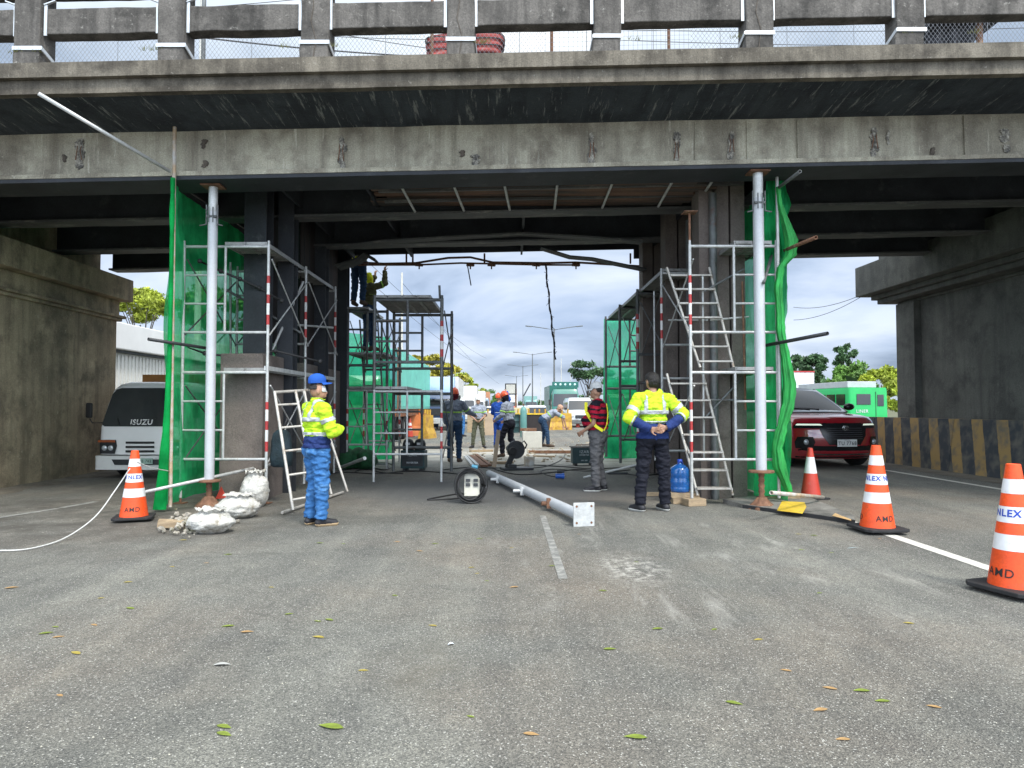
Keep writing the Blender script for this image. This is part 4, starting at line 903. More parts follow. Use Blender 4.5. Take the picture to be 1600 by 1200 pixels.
shoeB = mat('black_shoe', (.018, .018, .022), .6); sole = mat('white_sole', (.6, .6, .57), .6); soleT = mat('gum_sole', (.42, .30, .17), .7); yel = cloth('yellow_webbing', (.75, .72, .04), .06)
trouser = lambda m, zlo=.07: ('trousers', m, .006, lambda c: is_(c, 'legs') | (is_(c, 'top') & (c['q'][:, 2] < 1.0)), .016)
shoes = lambda m: ('shoes', m, .004, lambda c: is_(c, 'shoe') | (is_(c, 'legs') & (c['c'][:, 2] < .10)), .0)
def soles(m, zz=.032): return ('soles', m, .009, lambda c: is_(c, 'shoe') & (c['c'][:, 2] < zz), 0, 'shoes')
# ---- left man: blue cap, mask, hi-vis jacket, bright jeans; arms folded, seen from behind his right
def jx(c, z0=.93): return (is_(c, 'top') & (c['q'][:, 2] > z0)) | is_(c, 'sleeve', 'cuff') | (is_(c, 'legs') & (c['q'][:, 2] > z0)) | (is_(c, 'neck') & (c['q'][:, 2] < 1.475))
tors = lambda c: is_(c, 'top', 'legs')
cl = [trouser(jean), shoes(shoeB), soles(soleT), 
      ('jacket', hv, .016, lambda c: jx(c, 1.02), .016),
      ('jacket_hem', navy, .012, lambda c: tors(c) & (c['q'][:, 2] > .885) & (c['q'][:, 2] < 1.03), .014, 'jacket'),
      ('reflective_tape', refl, .027, lambda c: (tors(c) & (((c['q'][:, 2] > 1.035) & (c['q'][:, 2] < 1.085)) | ((c['q'][:, 2] > 1.20) & (c['q'][:, 2] < 1.25)))) | (is_(c, 'sleeve') & (c['t'] > .55) & (c['t'] < .75)) | (is_(c, 'top') & (np.abs(np.abs(c['q'][:, 0])-.085) < .024) & (c['q'][:, 2] > 1.22) & (c['q'][:, 2] < 1.44)), .012, 'jacket'),
      ('face_mask', mask, .006, lambda c: is_(c, 'head', 'lips') & (c['qh'][:, 1] > .045) & (c['qh'][:, 2] < 1.612) & (c['qh'][:, 2] > 1.53)), hair_shell(1.69, 1.56)]
cloc = gnd(494, 821)
_, cx = person('person', 'person in a blue cap, face mask, yellow reflective jacket and bright blue jeans at left', cloc, R(-50), cl, 1.63, .0085, bulk=1.14, head=(.05, 0, -.35),
    arms=[((-.27, .06, 1.13), (-.10, .24, 1.17)), ((.26, .07, 1.13), (.08, .25, 1.15))], hands=[{'d': (1, .15, .1), 'palm': (0, -1, 0)}, {'d': (-1, .15, -.1), 'palm': (0, -1, 0)}],
    feet=[(-.10, -.03, .085), (.10, .02, .085)], toe=[(-.15, .13, .03), (.12, .18, .03)], legs_loose=1.12, seed=4)
tube_hat(cx, 'cap', capb, 'cap')
# ---- right man from behind, hands on his back
cl = [trouser(blk), shoes(shoeB), soles(sole), 
      ('jacket', hv, .016, lambda c: jx(c, 1.10) & ~(is_(c, 'cuff') & (c['t'] > .28)), .016),
      ('jacket_hem', navy, .013, lambda c: (tors(c) & (c['q'][:, 2] > .90) & (c['q'][:, 2] < 1.11)) | (is_(c, 'cuff') & (c['t'] > .26)), .014, 'jacket'),
      ('reflective_tape', refl, .027, lambda c: (is_(c, 'top') & (((c['q'][:, 2] > 1.105) & (c['q'][:, 2] < 1.135)) | ((c['q'][:, 2] > 1.215) & (c['q'][:, 2] < 1.265)))) | (is_(c, 'sleeve') & (c['t'] > .50) & (c['t'] < .72)) | (is_(c, 'cuff') & (c['t'] > .16) & (c['t'] < .27)) | (is_(c, 'top') & (np.abs(np.abs(c['q'][:, 0])-.10) < .022) & (c['q'][:, 2] > 1.24) & (c['q'][:, 2] < 1.44)), .010, 'jacket'), hair_shell(1.665, 1.535)]
cloc = gnd(1021, 799)
person('person', 'person seen from behind in yellow reflective jacket and black trousers, hands clasped behind back', cloc, R(4), cl, 1.71, .0085, bulk=1.03, head=(-.02, 0, .35),
    arms=[((-.33, -.12, 1.16), (-.10, -.20, 1.03)), ((.37, -.08, 1.20), (.12, -.215, 1.04))],
    hands=[{'d': (1, -.1, -.15), 'palm': (0, -1, .1), 'curl': .5, 'side': 1}, {'d': (-1, -.1, .1), 'palm': (0, -1, 0), 'curl': .6, 'side': -1}],
    hips=[(-.095, 0, .90), (.095, 0, .90)], knees=[(-.13, .02, .49), (.14, .02, .49)], feet=[(-.17, -.02, .085), (.16, .03, .085)], toe=[(-.24, .12, .03), (.13, .20, .03)], legs_loose=1.05, seed=9)
# ---- striped shirt man, facing left
st = lambda c, ph: (np.floor((c['q'][:, 2]*1.0+ .4*c['q'][:, 1]*0)/.042) % 2 == ph)
shirt_s = lambda c: (is_(c, 'top') & (c['q'][:, 2] > .965)) | (is_(c, 'sleeve') & (c['t'] < .82)) | (is_(c, 'neck') & (c['q'][:, 2] < 1.46))
strp = lambda c: np.where(is_(c, 'sleeve'), np.floor(c['t']*8) % 2 == 0, np.floor(c['q'][:, 2]/.046) % 2 == 0)
cl = [trouser(greyp), shoes(shoeB), soles(sole), ('shirt', redc, .018, shirt_s, .012), ('shirt_stripe', blackc, .022, lambda c: shirt_s(c) & strp(c), .012, 'shirt'), hair_shell(1.7, 1.57)]
cloc = gnd(934, 767)
_, cx = person('person', 'stout person in a red and black striped shirt, pale cap and grey trousers facing left', cloc, R(72), cl, 1.66, .0095, bulk=1.24, belly=.06, head=(-.12, 0, 0), sleeve='short',
    arms=[((-.24, .02, 1.10), (-.18, .20, .98)), ((.25, -.12, 1.13), (.20, -.04, .90))], hands=[{}, {'curl': 1.2}], legs_loose=1.12,
    feet=[(-.10, .0, .085), (.09, -.07, .085)], toe=[(-.12, .17, .03), (.12, .09, .03)], seed=12)
tube_hat(cx, 'cap', capw, 'cap')
k_ = cx['k']; root = cx['root']
# build strap in body frame then it follows the root
root.matrix_basis = Matrix.Identity(4)
mb = MB()
pts = [(-.13, .15, 1.36), (-.20, .14, 1.22), (-.21, .06, 1.10), (-.24, -.02, 1.0), (-.2, -.12, .93)]
for a, b in zip(pts, pts[1:]): mb.beam(V(a)*k_*1.04, V(b)*k_*1.04, .045, .008, (1, .4, 0))
pts = [(-.08, -.16, 1.34), (-.14, -.19, 1.18), (-.18, -.18, 1.02), (-.2, -.14, .93)]
for a, b in zip(pts, pts[1:]): mb.beam(V(a)*k_*1.04, V(b)*k_*1.04, .045, .008, (0, 1, 0))
mb.build('sling_strap', yel, root)
put(root, cloc, R(72))
# ---- the workers further back
wk = lambda sh, tr, boots=brownb, zb=(1.18, 1.225), bandm=band: [trouser(tr), shoes(boots), ('shirt', sh, .012, lambda c: (is_(c, 'top') & (c['q'][:, 2] > .94)) | is_(c, 'sleeve', 'cuff') | (is_(c, 'neck') & (c['q'][:, 2] < 1.47)), .014), ('lime_band', bandm, .022, lambda c: (is_(c, 'top') & (c['q'][:, 2] > zb[0]) & (c['q'][:, 2] < zb[1])) | (is_(c, 'sleeve') & (c['t'] > .62) & (c['t'] < .8)), .012, 'shirt')]
hood = lambda m: ('hood', m, .014, lambda c: (is_(c, 'head', 'neck', 'ear', 'lips') & (c['q'][:, 2] > 1.42) & ((c['qh'][:, 1] < .055) | (c['qh'][:, 2] < 1.585))), .01)
_, cx = person('person', 'worker seen from behind in grey shirt, orange helmet over maroon hood and dark jeans', gnd(710, 722), R(-8), wk(greysh, jeand)+[hood(maroon)], 1.70, .011, bulk=1.12, head=(0, 0, -.3),
    arms=[((-.25, .02, 1.13), (-.24, .12, .93)), ((.30, .12, 1.20), (.42, .34, 1.12))], seed=21)
tube_hat(cx, 'h', orange, 'helmet')
_, cx = person('person', 'worker facing the camera in light grey shirt, white helmet and khaki trousers', gnd(747, 700), R(176), wk(greyl, khaki, shoeB), 1.64, .012, head=(-.1, 0, 0), sleeve='short',
    arms=[((-.26, .04, 1.13), (-.12, .20, .98)), ((.26, .04, 1.13), (.06, .21, .97))], knees=[(-.15, .02, .49), (.15, .02, .49)], feet=[(-.2, -.02, .085), (.19, -.02, .085)], toe=[(-.27, .12, .03), (.26, .12, .03)], seed=22)
tube_hat(cx, 'h', whitep, 'helmet')
_, cx = person('person', 'worker stepping in grey shirt and black trousers, orange helmet over a dark hood', gnd(795, 715), R(60), wk(greyl, blk, brownb)+[hood(blackc)], 1.68, .012, bend=(-.12, 0, 0), head=(-.35, 0, 0),
    arms=[((-.25, .06, 1.14), (-.22, .26, 1.02)), ((.25, .02, 1.14), (.2, .22, 1.0))], knees=[(-.11, .16, .52), (.1, .0, .5)], feet=[(-.12, .12, .10), (.1, -.26, .10)], toe=[(-.14, .28, .03), (.12, -.1, .03)], seed=23)
tube_hat(cx, 'h', orange, 'helmet')
_, cx = person('person', 'worker bending forward to the right in pale shirt and dark jeans with a tan cap', gnd(853, 698), R(-85), wk(greyl, jeand, brownb), 1.70, .012, bend=(-1.05, 0, 0), head=(.35, 0, 0), sleeve='short', pel=(0, -.10, -.03),
    hips=[(-.09, -.10, .87), (.09, -.10, .87)], arms=[((-.22, .58, .98), (-.20, .62, .70)), ((.22, .56, .98), (.2, .64, .70))], knees=[(-.13, -.03, .48), (.14, .02, .48)], feet=[(-.2, -.12, .085), (.2, .05, .085)], toe=[(-.22, .05, .03), (.22, .22, .03)], seed=24)
tube_hat(cx, 'h', cloth('tan_cap', (.45, .28, .2)), 'cap')
_, cx = person('person', 'worker in dark royal blue overalls reaching one arm above an orange helmet', gnd(779, 700), R(-30), [trouser(royal), shoes(shoeB), ('overalls', royal, .012, lambda c: is_(c, 'top', 'sleeve', 'cuff'), .014), ('reflective_tape', refl, .022, lambda c: is_(c, 'top') & (c['q'][:, 2] > 1.12) & (c['q'][:, 2] < 1.16), 0, 'overalls')], 1.70, .013, head=(.1, 0, 0),
    arms=[((-.26, .05, 1.13), (-.2, .25, 1.05)), ((.33, .10, 1.56), (.18, .20, 1.80))], seed=25)
tube_hat(cx, 'h', orange, 'helmet')
_, cx = person('person', 'person in light blue jeans standing half hidden behind the worker in the maroon hood', gnd(722, 682), R(-60), wk(greyl, jean, shoeB), 1.66, .014, sleeve='short', arms=[((-.25, .04, 1.13), (-.18, .22, 1.1)), ((.25, .04, 1.13), (.18, .22, 1.12))], seed=26)
tube_hat(cx, 'h', whitep, 'helmet')
_, cx = person('person', 'distant person in dark trousers walking beside the blue fronted truck', gnd(680, 670), R(200), wk(greyl, jeand, shoeB), 1.66, .018, sleeve='short', arms=[((-.25, .04, 1.13), (-.24, .10, .9)), ((.25, .04, 1.13), (.24, .1, .9))], seed=27)
olive = cloth('olive_shirt', (.10, .10, .05)); bandy = cloth('yellow_band', (.70, .75, .03))
_, cx = person('person', 'man on the scaffold top deck in jeans, chest hidden by the bridge', at(560, 477, 15.3), R(-20), wk(mat('grey_brown_cloth', (.11, .10, .09), .9), jeand, brownb, (.98, 1.05), bandy), 1.70, .012, bulk=1.05,
    arms=[((-.25, .1, 1.15), (-.15, .3, 1.3)), ((.3, .2, 1.3), (.3, .4, 1.5))], seed=28)
_, cx = person('person', 'man lower on the scaffold with yellow hood, both arms raised to the rusty rail', at(577, 548, 15.5), R(-40), wk(olive, jeand, brownb, (1.22, 1.24))+[('yellow_hood', bandy, .014, lambda c: is_(c, 'head', 'neck', 'ear') & ((c['qh'][:, 1] < .05)), .01)], 1.70, .012, head=(.3, 0, 0),
    arms=[((-.28, .18, 1.45), (-.12, .25, 1.70)), ((.30, .18, 1.48), (.24, .22, 1.76))], hands=[{'d': (0, 0, 1), 'palm': (0, 1, 0)}, {'d': (0, .1, 1), 'palm': (0, 1, 0)}], seed=29)
# ------------------------------------------------------------------ cones, sacks, tools
def text_mesh(s, size, bold=0.0):
    cu = bpy.data.curves.new('t', 'FONT'); cu.body = s; cu.size = size; cu.align_x = 'CENTER'; cu.align_y = 'CENTER'; cu.offset = bold; cu.resolution_u = 3; cu.space_character = 1.12
    o = bpy.data.objects.new('t', cu); COL.objects.link(o); dg = bpy.context.evaluated_depsgraph_get(); me = bpy.data.meshes.new_from_object(o.evaluated_get(dg))
    me.calc_loop_triangles(); vs = [v.co.copy() for v in me.vertices]; fs = [tuple(p.vertices) for p in me.loop_triangles]; bpy.data.objects.remove(o); bpy.data.curves.remove(cu); return vs, fs
def lettering(s, size, m, parent, fn, bold=0.0, name='lettering'):
    vs, fs = text_mesh(s, size, bold); mb = MB(); mb.add([fn(p.x, p.y) for p in vs], fs); return mb.build(name, m, parent, noFix=True)
M['coneo'] = mat('cone_orange', (.74, .075, .010), .5, 0, .16, 5, (.36, .08, .04), .38, 6, fine=.14)
M['conew'] = mat('cone_reflective_band', (.70, .70, .70), .4, 0, .08, 12, (.45, .43, .40), .33, 9)
M['coneb'] = mat('cone_base_rubber', (.016, .016, .017), .75, 0, .2, 14, (.07, .065, .055), .33, 9)
M['blue'] = mat('blue_print', (.01, .05, .36), .5); M['ink'] = mat('black_print', (.012, .012, .012), .6)
def cone(label, px, py, h, rz=0, group='tall orange traffic cones with lettering', lean=0, off=0):
    o = thing('traffic_cone', label, 'traffic cone', (0, 0, 0), group)
    H = .90; r0, r1 = .175, .045; rr = lambda z: r0+(r1-r0)*(z-.03)/(H-.03)
    mb = MB(); mb.cur = 0; segs = [(0.03, .31, 0), (.31, .42, 1), (.42, .50, 0), (.50, .61, 1), (.61, .70, 0), (.70, .80, 1), (.80, .90, 0)]
    for a, b, m in segs:
        mb.cur = m; e_ = .0015 if m else 0; mb.lathe([(rr(a)+e_, a), (rr(b)+e_, b)], n=32, caps=False)
    mb.cur = 0; mb.lathe([(r1, .90), (r1-.004, .905), (r1-.012, .905), (r1-.014, .86)], n=32, caps=False); mb.lathe([(r0+.02, .028), (r0+.012, .045), (r0, .06)], n=32, caps=False)
    mb.build('body', [M['coneo'], M['conew']], o)
    mb = MB(); s_ = .235; poly = [(s_, -s_+.05), (s_-.05, -s_), (-s_+.05, -s_), (-s_, -s_+.05), (-s_, s_-.05), (-s_+.05, s_), (s_-.05, s_), (s_, s_-.05)]
    mb.prism([(a, b) for a, b in poly], -.03, (0, 0, .03), (1, 0, 0), (0, -1, 0)); mb.build('base', M['coneb'], o, bevel=.006)
    for a0 in (0, 2*PI/3, -2*PI/3):
        def f(z0, a0=a0):
            def g(x, y):
                r = rr(z0+y)+.004; a = -PI/2+a0+x/r+(R(off) if z0 > .4 else 0); return (r*math.cos(a), r*math.sin(a), z0+y)
            return g
        lettering('NLEX', .068, M['blue'], o, f(.563), .002)
        lettering('AMD', .082, M['ink'], o, f(.155), .0004)
    s = h/.9; put(o, gnd(px, py), R(rz), s, 0, lean); return o
cone('orange cone lettered AMD at left, standing in front of the white truck', 209, 813, .80, 20, off=14)
cone('orange cone lettered AMD standing on the white line, in front of the red car', 1371, 831, .90, 2, off=-58)
cone('orange cone cut by the right edge of the photo, nearest to the camera', 1588, 927, .90, -72, off=8)
def small_cone(label, px, py, h, rz=0, bands=1, group='plain red and white cones'):
    o = thing('traffic_cone', label, 'traffic cone', (0, 0, 0), group); mb = MB()
    prof = [(.02, .38, 0), (.38, .62, 1), (.62, .75, 0)] if bands == 1 else [(.02, .25, 0), (.25, .36, 1), (.36, .45, 0), (.45, .56, 1), (.56, .75, 0)]
    rr = lambda z: .15-.115*z/.75
    for a, b, m in prof: mb.cur = m; mb.lathe([(rr(a), a), (rr(b), b)], n=24, caps=False)
    mb.cur = 0; mb.lathe([(.035, .75), (.02, .755)], n=24); mb.build('body', [M['coner'], M['conew']], o)
    mb = MB(); mb.box(-.19, .19, -.19, .19, 0, .025); mb.build('base', M['coneb'], o, bevel=.006); put(o, gnd(px, py), R(rz), h/.75); return o
M['coner'] = mat('faded_red_cone', (.50, .05, .03), .5, 0, .1, 6, (.35, .12, .09), .38, 8)
small_cone('red cone with one dirty white band between the green net and the red car', 1267, 779, .72, 20)
small_cone('distant small cone left of the two on the far lane', 903, 668, .75, 0, 2); small_cone('distant small cone in front of the white van on the right lane', 921, 672, .75, 10, 2)
small_cone('distant cone seen behind the grey welding machine', 640, 683, .85, 0, 2); small_cone('far cone seen just above the one before the white van', 917, 661, .75, 10, 2)
# white sacks
M['sack'] = mat('dirty_white_sack', (.50, .49, .45), .65, 0, .14, 7, (.22, .19, .14), .43, 5, 1.0, 18, fine=.22)
def sack(label, px, py, sx, sy, sz, rz, seed, neck=.3):
    mb = MB(); n = 40; m_ = 26; v = []
    for k in range(m_+1):
        t_ = k/m_; z = sz*t_; pr = math.sin(PI*min(1, t_*.86+.09))**.55*(1-neck*max(0, t_-.55)/.45)
        for i in range(n):
            a = 2*PI*i/n; q = V((math.cos(a), math.sin(a), t_*1.6)); d = 1+.16*noise.noise(q*2.1+V((seed, 0, 0)))+.13*abs(noise.noise(q*4.5+V((0, seed, 0))))+.14*abs(noise.noise(V((q.x*7, q.y*7, q.z*3+seed))))-.06*abs(noise.noise(q*13+V((0, 0, seed))))
            v.append((sx*pr*d*math.cos(a)+.1*sx*t_*math.sin(seed), sy*pr*d*math.sin(a), max(0, z*(1+.12*noise.noise(q*3+V((seed, 4, 0)))))))
    mb.add(v, [(k*n+i, k*n+(i+1) % n, (k+1)*n+(i+1) % n, (k+1)*n+i) for k in range(m_) for i in range(n)], True); mb.add(v[:n], [tuple(range(n))]); mb.add(v[-n:], [tuple(range(n))])
    o = thing('sack', label, 'sack', (0, 0, 0), 'white debris sacks by the left prop'); mb.build('bag', M['sack'], o)
    # ruffled open mouth
    mb = MB(); rings = []
    for j, (r_, z) in enumerate(((.5, .80), (.62, .95), (.78, 1.06), (.82, 1.02))):
        rings.append([(sx*r_*(1-neck*.6)*(1+.25*noise.noise(V((i*.9, j, seed))))*math.cos(2*PI*i/n)+.1*sx*math.sin(seed), sy*r_*(1-neck*.6)*(1+.25*noise.noise(V((i*.9, j, seed+3))))*math.sin(2*PI*i/n), sz*z*(1+.12*noise.noise(V((i*.6, 2, seed))))) for i in range(n)])
    mb.loft(rings, True, False); mb.build('mouth', M['sack'], o, noFix=True); put(o, gnd(px, py), R(rz)); return o
sack('tallest white sack, standing upright against the banded scaffold leg', 398, 792, .17, .15, .45, 10, 3.1, .1)
sack('middle white sack slumped wide open behind the front sack', 370, 809, .24, .19, .27, 20, 7.7, .2)
sack('front white sack lying nearest to the camera beside the rubble', 327, 832, .24, .18, .24, -10, 1.3, .3)
# rubble heap
mb = MB(); random.seed(5)
for i in range(130):
    px = random.gauss(300, 20); py = random.gauss(822, 8); c = gnd(px, py); s_ = random.uniform(.012, .05); n = len(mb.v)
    mb.ball((c.x, c.y, s_*.5+random.random()*.05), (s_, s_*random.uniform(.6, 1), s_*.6), 6, (random.random(), random.random(), random.random()*3))
mb.v = [tuple(V(p)+V((.01, .01, .008))*noise.noise(V(p)*40)) for p in mb.v]
mb.sm = [False]*len(mb.f); mb.build('rubble', mat('rubble', (.34, .31, .26), .95, 0, .4, 9, (.10, .10, .05), .45, 12), None, kind='stuff', origin=gnd(300, 822))
mb = MB(); c = gnd(285, 826); mb.obox(c+V((-.03, .0, .05)), (.42, .13, .07), (.05, .1, .35)); mb.build('broken_board', M['wood'], None, 'short broken board lying on the rubble by the front sack', 'board', origin=c)
mb = MB(); c = at(345, 772, 9.6); mb.prism([(-.07, -.08), (.08, -.06), (.01, .09)], .02, (c.x, c.y, .14)); mb.build('red_pennant', M['coner'], None, 'small red triangle behind the foot of the left prop', 'pennant', origin=(c.x, c.y, 0))
# wooden blocks
def timber(label, c, size, rz, group='timber blocks on the road', m=None):
    mb = MB(); mb.obox((0, 0, 0), size, (0, 0, 0)); o = mb.build('timber_block', m or M['wood'], None, label, 'timber', group, bevel=.006); o.location = V(c)+V((0, 0, size[2]/2)); o.rotation_euler = (0, 0, R(rz)); return o
g = gnd(1073, 787); 
timber('lowest timber under the blue water bottle', g+V((0, .12, 0)), (.42, .34, .075), 4)
timber('upper timber directly under the blue water bottle', g+V((-.02, .12, .077)), (.38, .34, .07), -3)
g2 = gnd(1225, 786)
timber('long lower timber beside the foot of the right grey prop', g2+V((0, .14, 0)), (.50, .16, .09), -8)
timber('upper timber crossing the long one by the right prop', g2+V((-.05, .16, .092)), (.36, .14, .08), 12)
timber('plank end lying under the foot of the stair ladder', gnd(1125, 776)+V((0, .1, 0)), (.40, .18, .07), 5)
timber('timber lying flat between the two black trouser legs and the bottle', gnd(1030, 776)+V((0, .1, 0)), (.5, .12, .05), 2)
timber('block at the foot of the banded right scaffold leg', (2.42, 9.42, .0), (.26, .2, .095), 15)
# blue bottle
o = thing('water_bottle', 'large translucent blue water bottle standing on two timbers behind the man in black trousers', 'water bottle'); mb = MB()
M['jug'] = mat('blue_polycarbonate', (.03, .20, .62), .12, 0, .05, 3, coat=.6, spec=.6); M['jug'].node_tree.nodes['Principled BSDF'].inputs['Transmission Weight'].default_value = .45
mb.lathe([(.11, 0), (.132, .01), (.135, .06), (.128, .075), (.135, .09), (.135, .18), (.127, .195), (.135, .21), (.135, .29), (.12, .33), (.07, .365), (.032, .38), (.03, .43)], n=28); mb.build('bottle', M['jug'], o)
mb = MB(); mb.lathe([(.034, .40), (.036, .44), (.02, .445)], n=18); mb.build('cap', M['blue'], o)
mb = MB(); mb.path([(.0+.06*math.cos(a)*.6, -.04, .37+.05*math.sin(a)) for a in [PI*i/8 for i in range(9)]], .007, 6); mb.build('handle', M['blue'], o)
g = gnd(1066, 787); put(o, g+V((0, .12, .148)))
# painted kerb wedge
o = thing('kerb_wedge', 'low concrete kerb wedge with yellow and peach paint patches in front of the right prop', 'kerb', tuple(gnd(1230, 800)))
P = [gnd(a, b) for a, b in ((1130, 786), (1200, 778), (1268, 784), (1334, 813), (1336, 819), (1160, 794))]
mb = MB(); n = len(P); top = [V((p.x, p.y, .055 if 1 < i < 4 or i in (0, 1) else .05)) for i, p in enumerate(P)]
mb.add([tuple(p) for p in P]+[tuple(p) for p in top], [tuple(range(n, 2*n))]+[(i, (i+1) % n, n+(i+1) % n, n+i) for i in range(n)]); mb.build('block', M['conc'], o)
def patch(name, pts, m, z=.058):
    mb = MB(); Q = [gnd(a, b, .055) for a, b in pts]; mb.add([(p.x, p.y, z) for p in Q], [tuple(range(len(Q)))]); return mb.build(name, m, o)
M['yelpaint'] = worn('worn_yellow_paint', (.62, .42, .03), .36); M['peach'] = worn('worn_peach_paint', (.52, .33, .14), .42)
patch('yellow_patch', ((1214, 798), (1222, 783), (1257, 785), (1260, 792), (1254, 803)), M['yelpaint']); patch('peach_patch', ((1300, 806), (1305, 802), (1330, 812), (1330, 814)), M['peach'])
mb = MB(); Q = [P[5], P[4]]; a, b = P[5], P[4]; mb.add([(a.x, a.y-.006, 0), (b.x, b.y-.006, 0), (b.x, b.y-.006, .045), (a.x, a.y-.006, .045)], [(0, 1, 2, 3)]); mb.build('dark_edge', M['black'], o)
# coiled cable with socket box
o = thing('cable_coil', 'upright coil of black welding cable with a cream socket board inside', 'cable', tuple(gnd(735, 786))); g = gnd(735, 786); random.seed(11)
mb = MB()
for i in range(16):
    r = random.uniform(.175, .235); cx = g.x+random.uniform(-.02, .02); cy = g.y+random.uniform(-.07, .07); ph = random.random()*6; t_ = random.uniform(-.25, .25); e_ = random.uniform(.86, 1.02)
    mb.path([(cx+r*e_*math.cos(a), cy+t_*.3*math.sin(a+ph), .01+max(0, .235+r*math.sin(a)+.006*math.sin(3*a+ph))) for a in [2*PI*k/36 for k in range(36)]], .0105, 6, True)
mb.build('coil', M['black'], o)
mb = MB(); mb.obox((g.x+.02, g.y+.03, .24), (.21, .06, .30), (-.15, 0, 0)); bx_ = mb.build('socket_board', mat('cream_plastic', (.55, .53, .45), .5, 0, .1, 8, (.3, .28, .22), .36, 9), o, bevel=.006)
for i in (-1, 1):
    for z in (.31, .25, .17):
        mb = MB(); mb.obox((g.x+.02+i*.052, g.y-.012+(.24-z)*.12, z), (.06, .012, .04), (-.15, 0, 0)); mb.build('socket', M['dark'], bx_)
mb = MB(); mb.tube((g.x+.02, g.y-.01, .50), (g.x+.10, g.y-.02, .485), .028); mb.build('blue_plug', mat('teal_plug', (.05, .20, .30), .4), o)
def gcable(label, pts, r=.011, m=None, jit=.0, z=.012):
    P_ = [gnd(a, b) for a, b in pts]; Q = []
    for i in range(len(P_)-1):
        for k in range(6):
            t_ = k/6; p0 = P_[max(i-1, 0)]; p1 = P_[i]; p2 = P_[i+1]; p3 = P_[min(i+2, len(P_)-1)]
            Q.append(.5*((2*p1)+(p2-p0)*t_+(2*p0-5*p1+4*p2-p3)*t_*t_+(3*p1-p0-3*p2+p3)*t_**3)+V((0, 0, z)))
    Q.append(P_[-1]+V((0, 0, z))); mb = MB(); mb.path(Q, r, 6); return mb.build('power_cable', m or M['black'], None, label, 'cable', 'black cables snaking over the road', origin=Q[0])
gcable('black cable end looping on the road left of the coil', [(722, 779), (700, 781), (668, 782), (690, 777), (722, 772), (730, 777)])
gcable('black cable running in front of the grey welding machine', [(505, 741), (545, 739), (590, 741), (640, 737), (690, 739), (720, 742)])
gcable('black cable looping between the fallen pipe and the blue plug', [(770, 733), (800, 741), (830, 742), (870, 738), (905, 734), (945, 738), (985, 735)])
gcable('thin cable making a loop to the blue plug', [(884, 745), (862, 745), (845, 738), (860, 734), (900, 736), (960, 741)], .008)
gcable('black cable crossing behind the cutting saw', [(690, 735), (735, 731), (780, 732), (820, 727), (880, 730), (930, 733), (1000, 730)])
gcable('cable coming down from the green welding machine', [(884, 706), (880, 716), (868, 724), (850, 730), (820, 733)], .009)
gcable('tangled cable under the narrow scaffold', [(555, 738), (575, 730), (600, 735), (615, 728), (598, 724), (570, 727), (590, 738), (630, 741)])
gcable('cable lying behind the legs of the striped shirt man', [(930, 742), (960, 738), (1000, 744), (1040, 740)])
mb = MB(); g = gnd(874, 748); mb.tube(g+V((-.07, 0, .05)), g+V((.05, 0, .05)), .045, n=14); mb.tube(g+V((.05, 0, .05)), g+V((.09, 0, .05)), .055, n=14); mb.build('blue_plug', mat('blue_plug', (.02, .10, .42), .35), None, 'blue industrial plug lying on the road among the cables', 'plug', origin=g)
mb = MB(); g = gnd(878, 741); mb.tube(g+V((-.09, .1, .04)), g+V((.05, .1, .04)), .035, n=10); mb.build('dark_connector', M['dark'], None, 'dark cable connector just behind the blue plug', 'plug', origin=g)
# fallen pipe
a = gnd(764, 740, .09); b = gnd(912, 808, .10); o = thing('fallen_pipe', 'long grey steel pipe with square base plate lying across the road', 'pipe', tuple(b)); d = (b-a).normalized()
mb = MB(); mb.tube(a, b, .063, n=20); mb.build('tube', M['pipegrey'], o)
c = b+d*.006+V((0, 0, .03)); mb = MB(); mb.obox(c, (.24, .016, .26), (0, 0, math.atan2(d.y, d.x)+PI/2)); pl_ = mb.build('base_plate', M['galv'], o, bevel=.003)
X_ = V((-d.y, d.x, 0)).normalized()
for i in (-1, 1):
    for j in (-1, 1): mb = MB(); q = c+X_*(i*.085)+V((0, 0, j*.09)); mb.tube(q-d*.012, q+d*.012, .013, n=10); mb.build('bolt_hole', M['rust'], pl_)
for t_, m_, L in ((.20, 'galv', .13), (.52, 'galv', .14), (.78, 'rust', .10)):
    q = a.lerp(b, t_); mb = MB(); mb.tube(q+V((-L-.05, -.03, 0)), q+V((0, 0, 0)), .028, n=10); mb.obox(q+V((-.06, 0, 0)), (.05, .1, .12)); mb.build('clamp', M[m_], o)
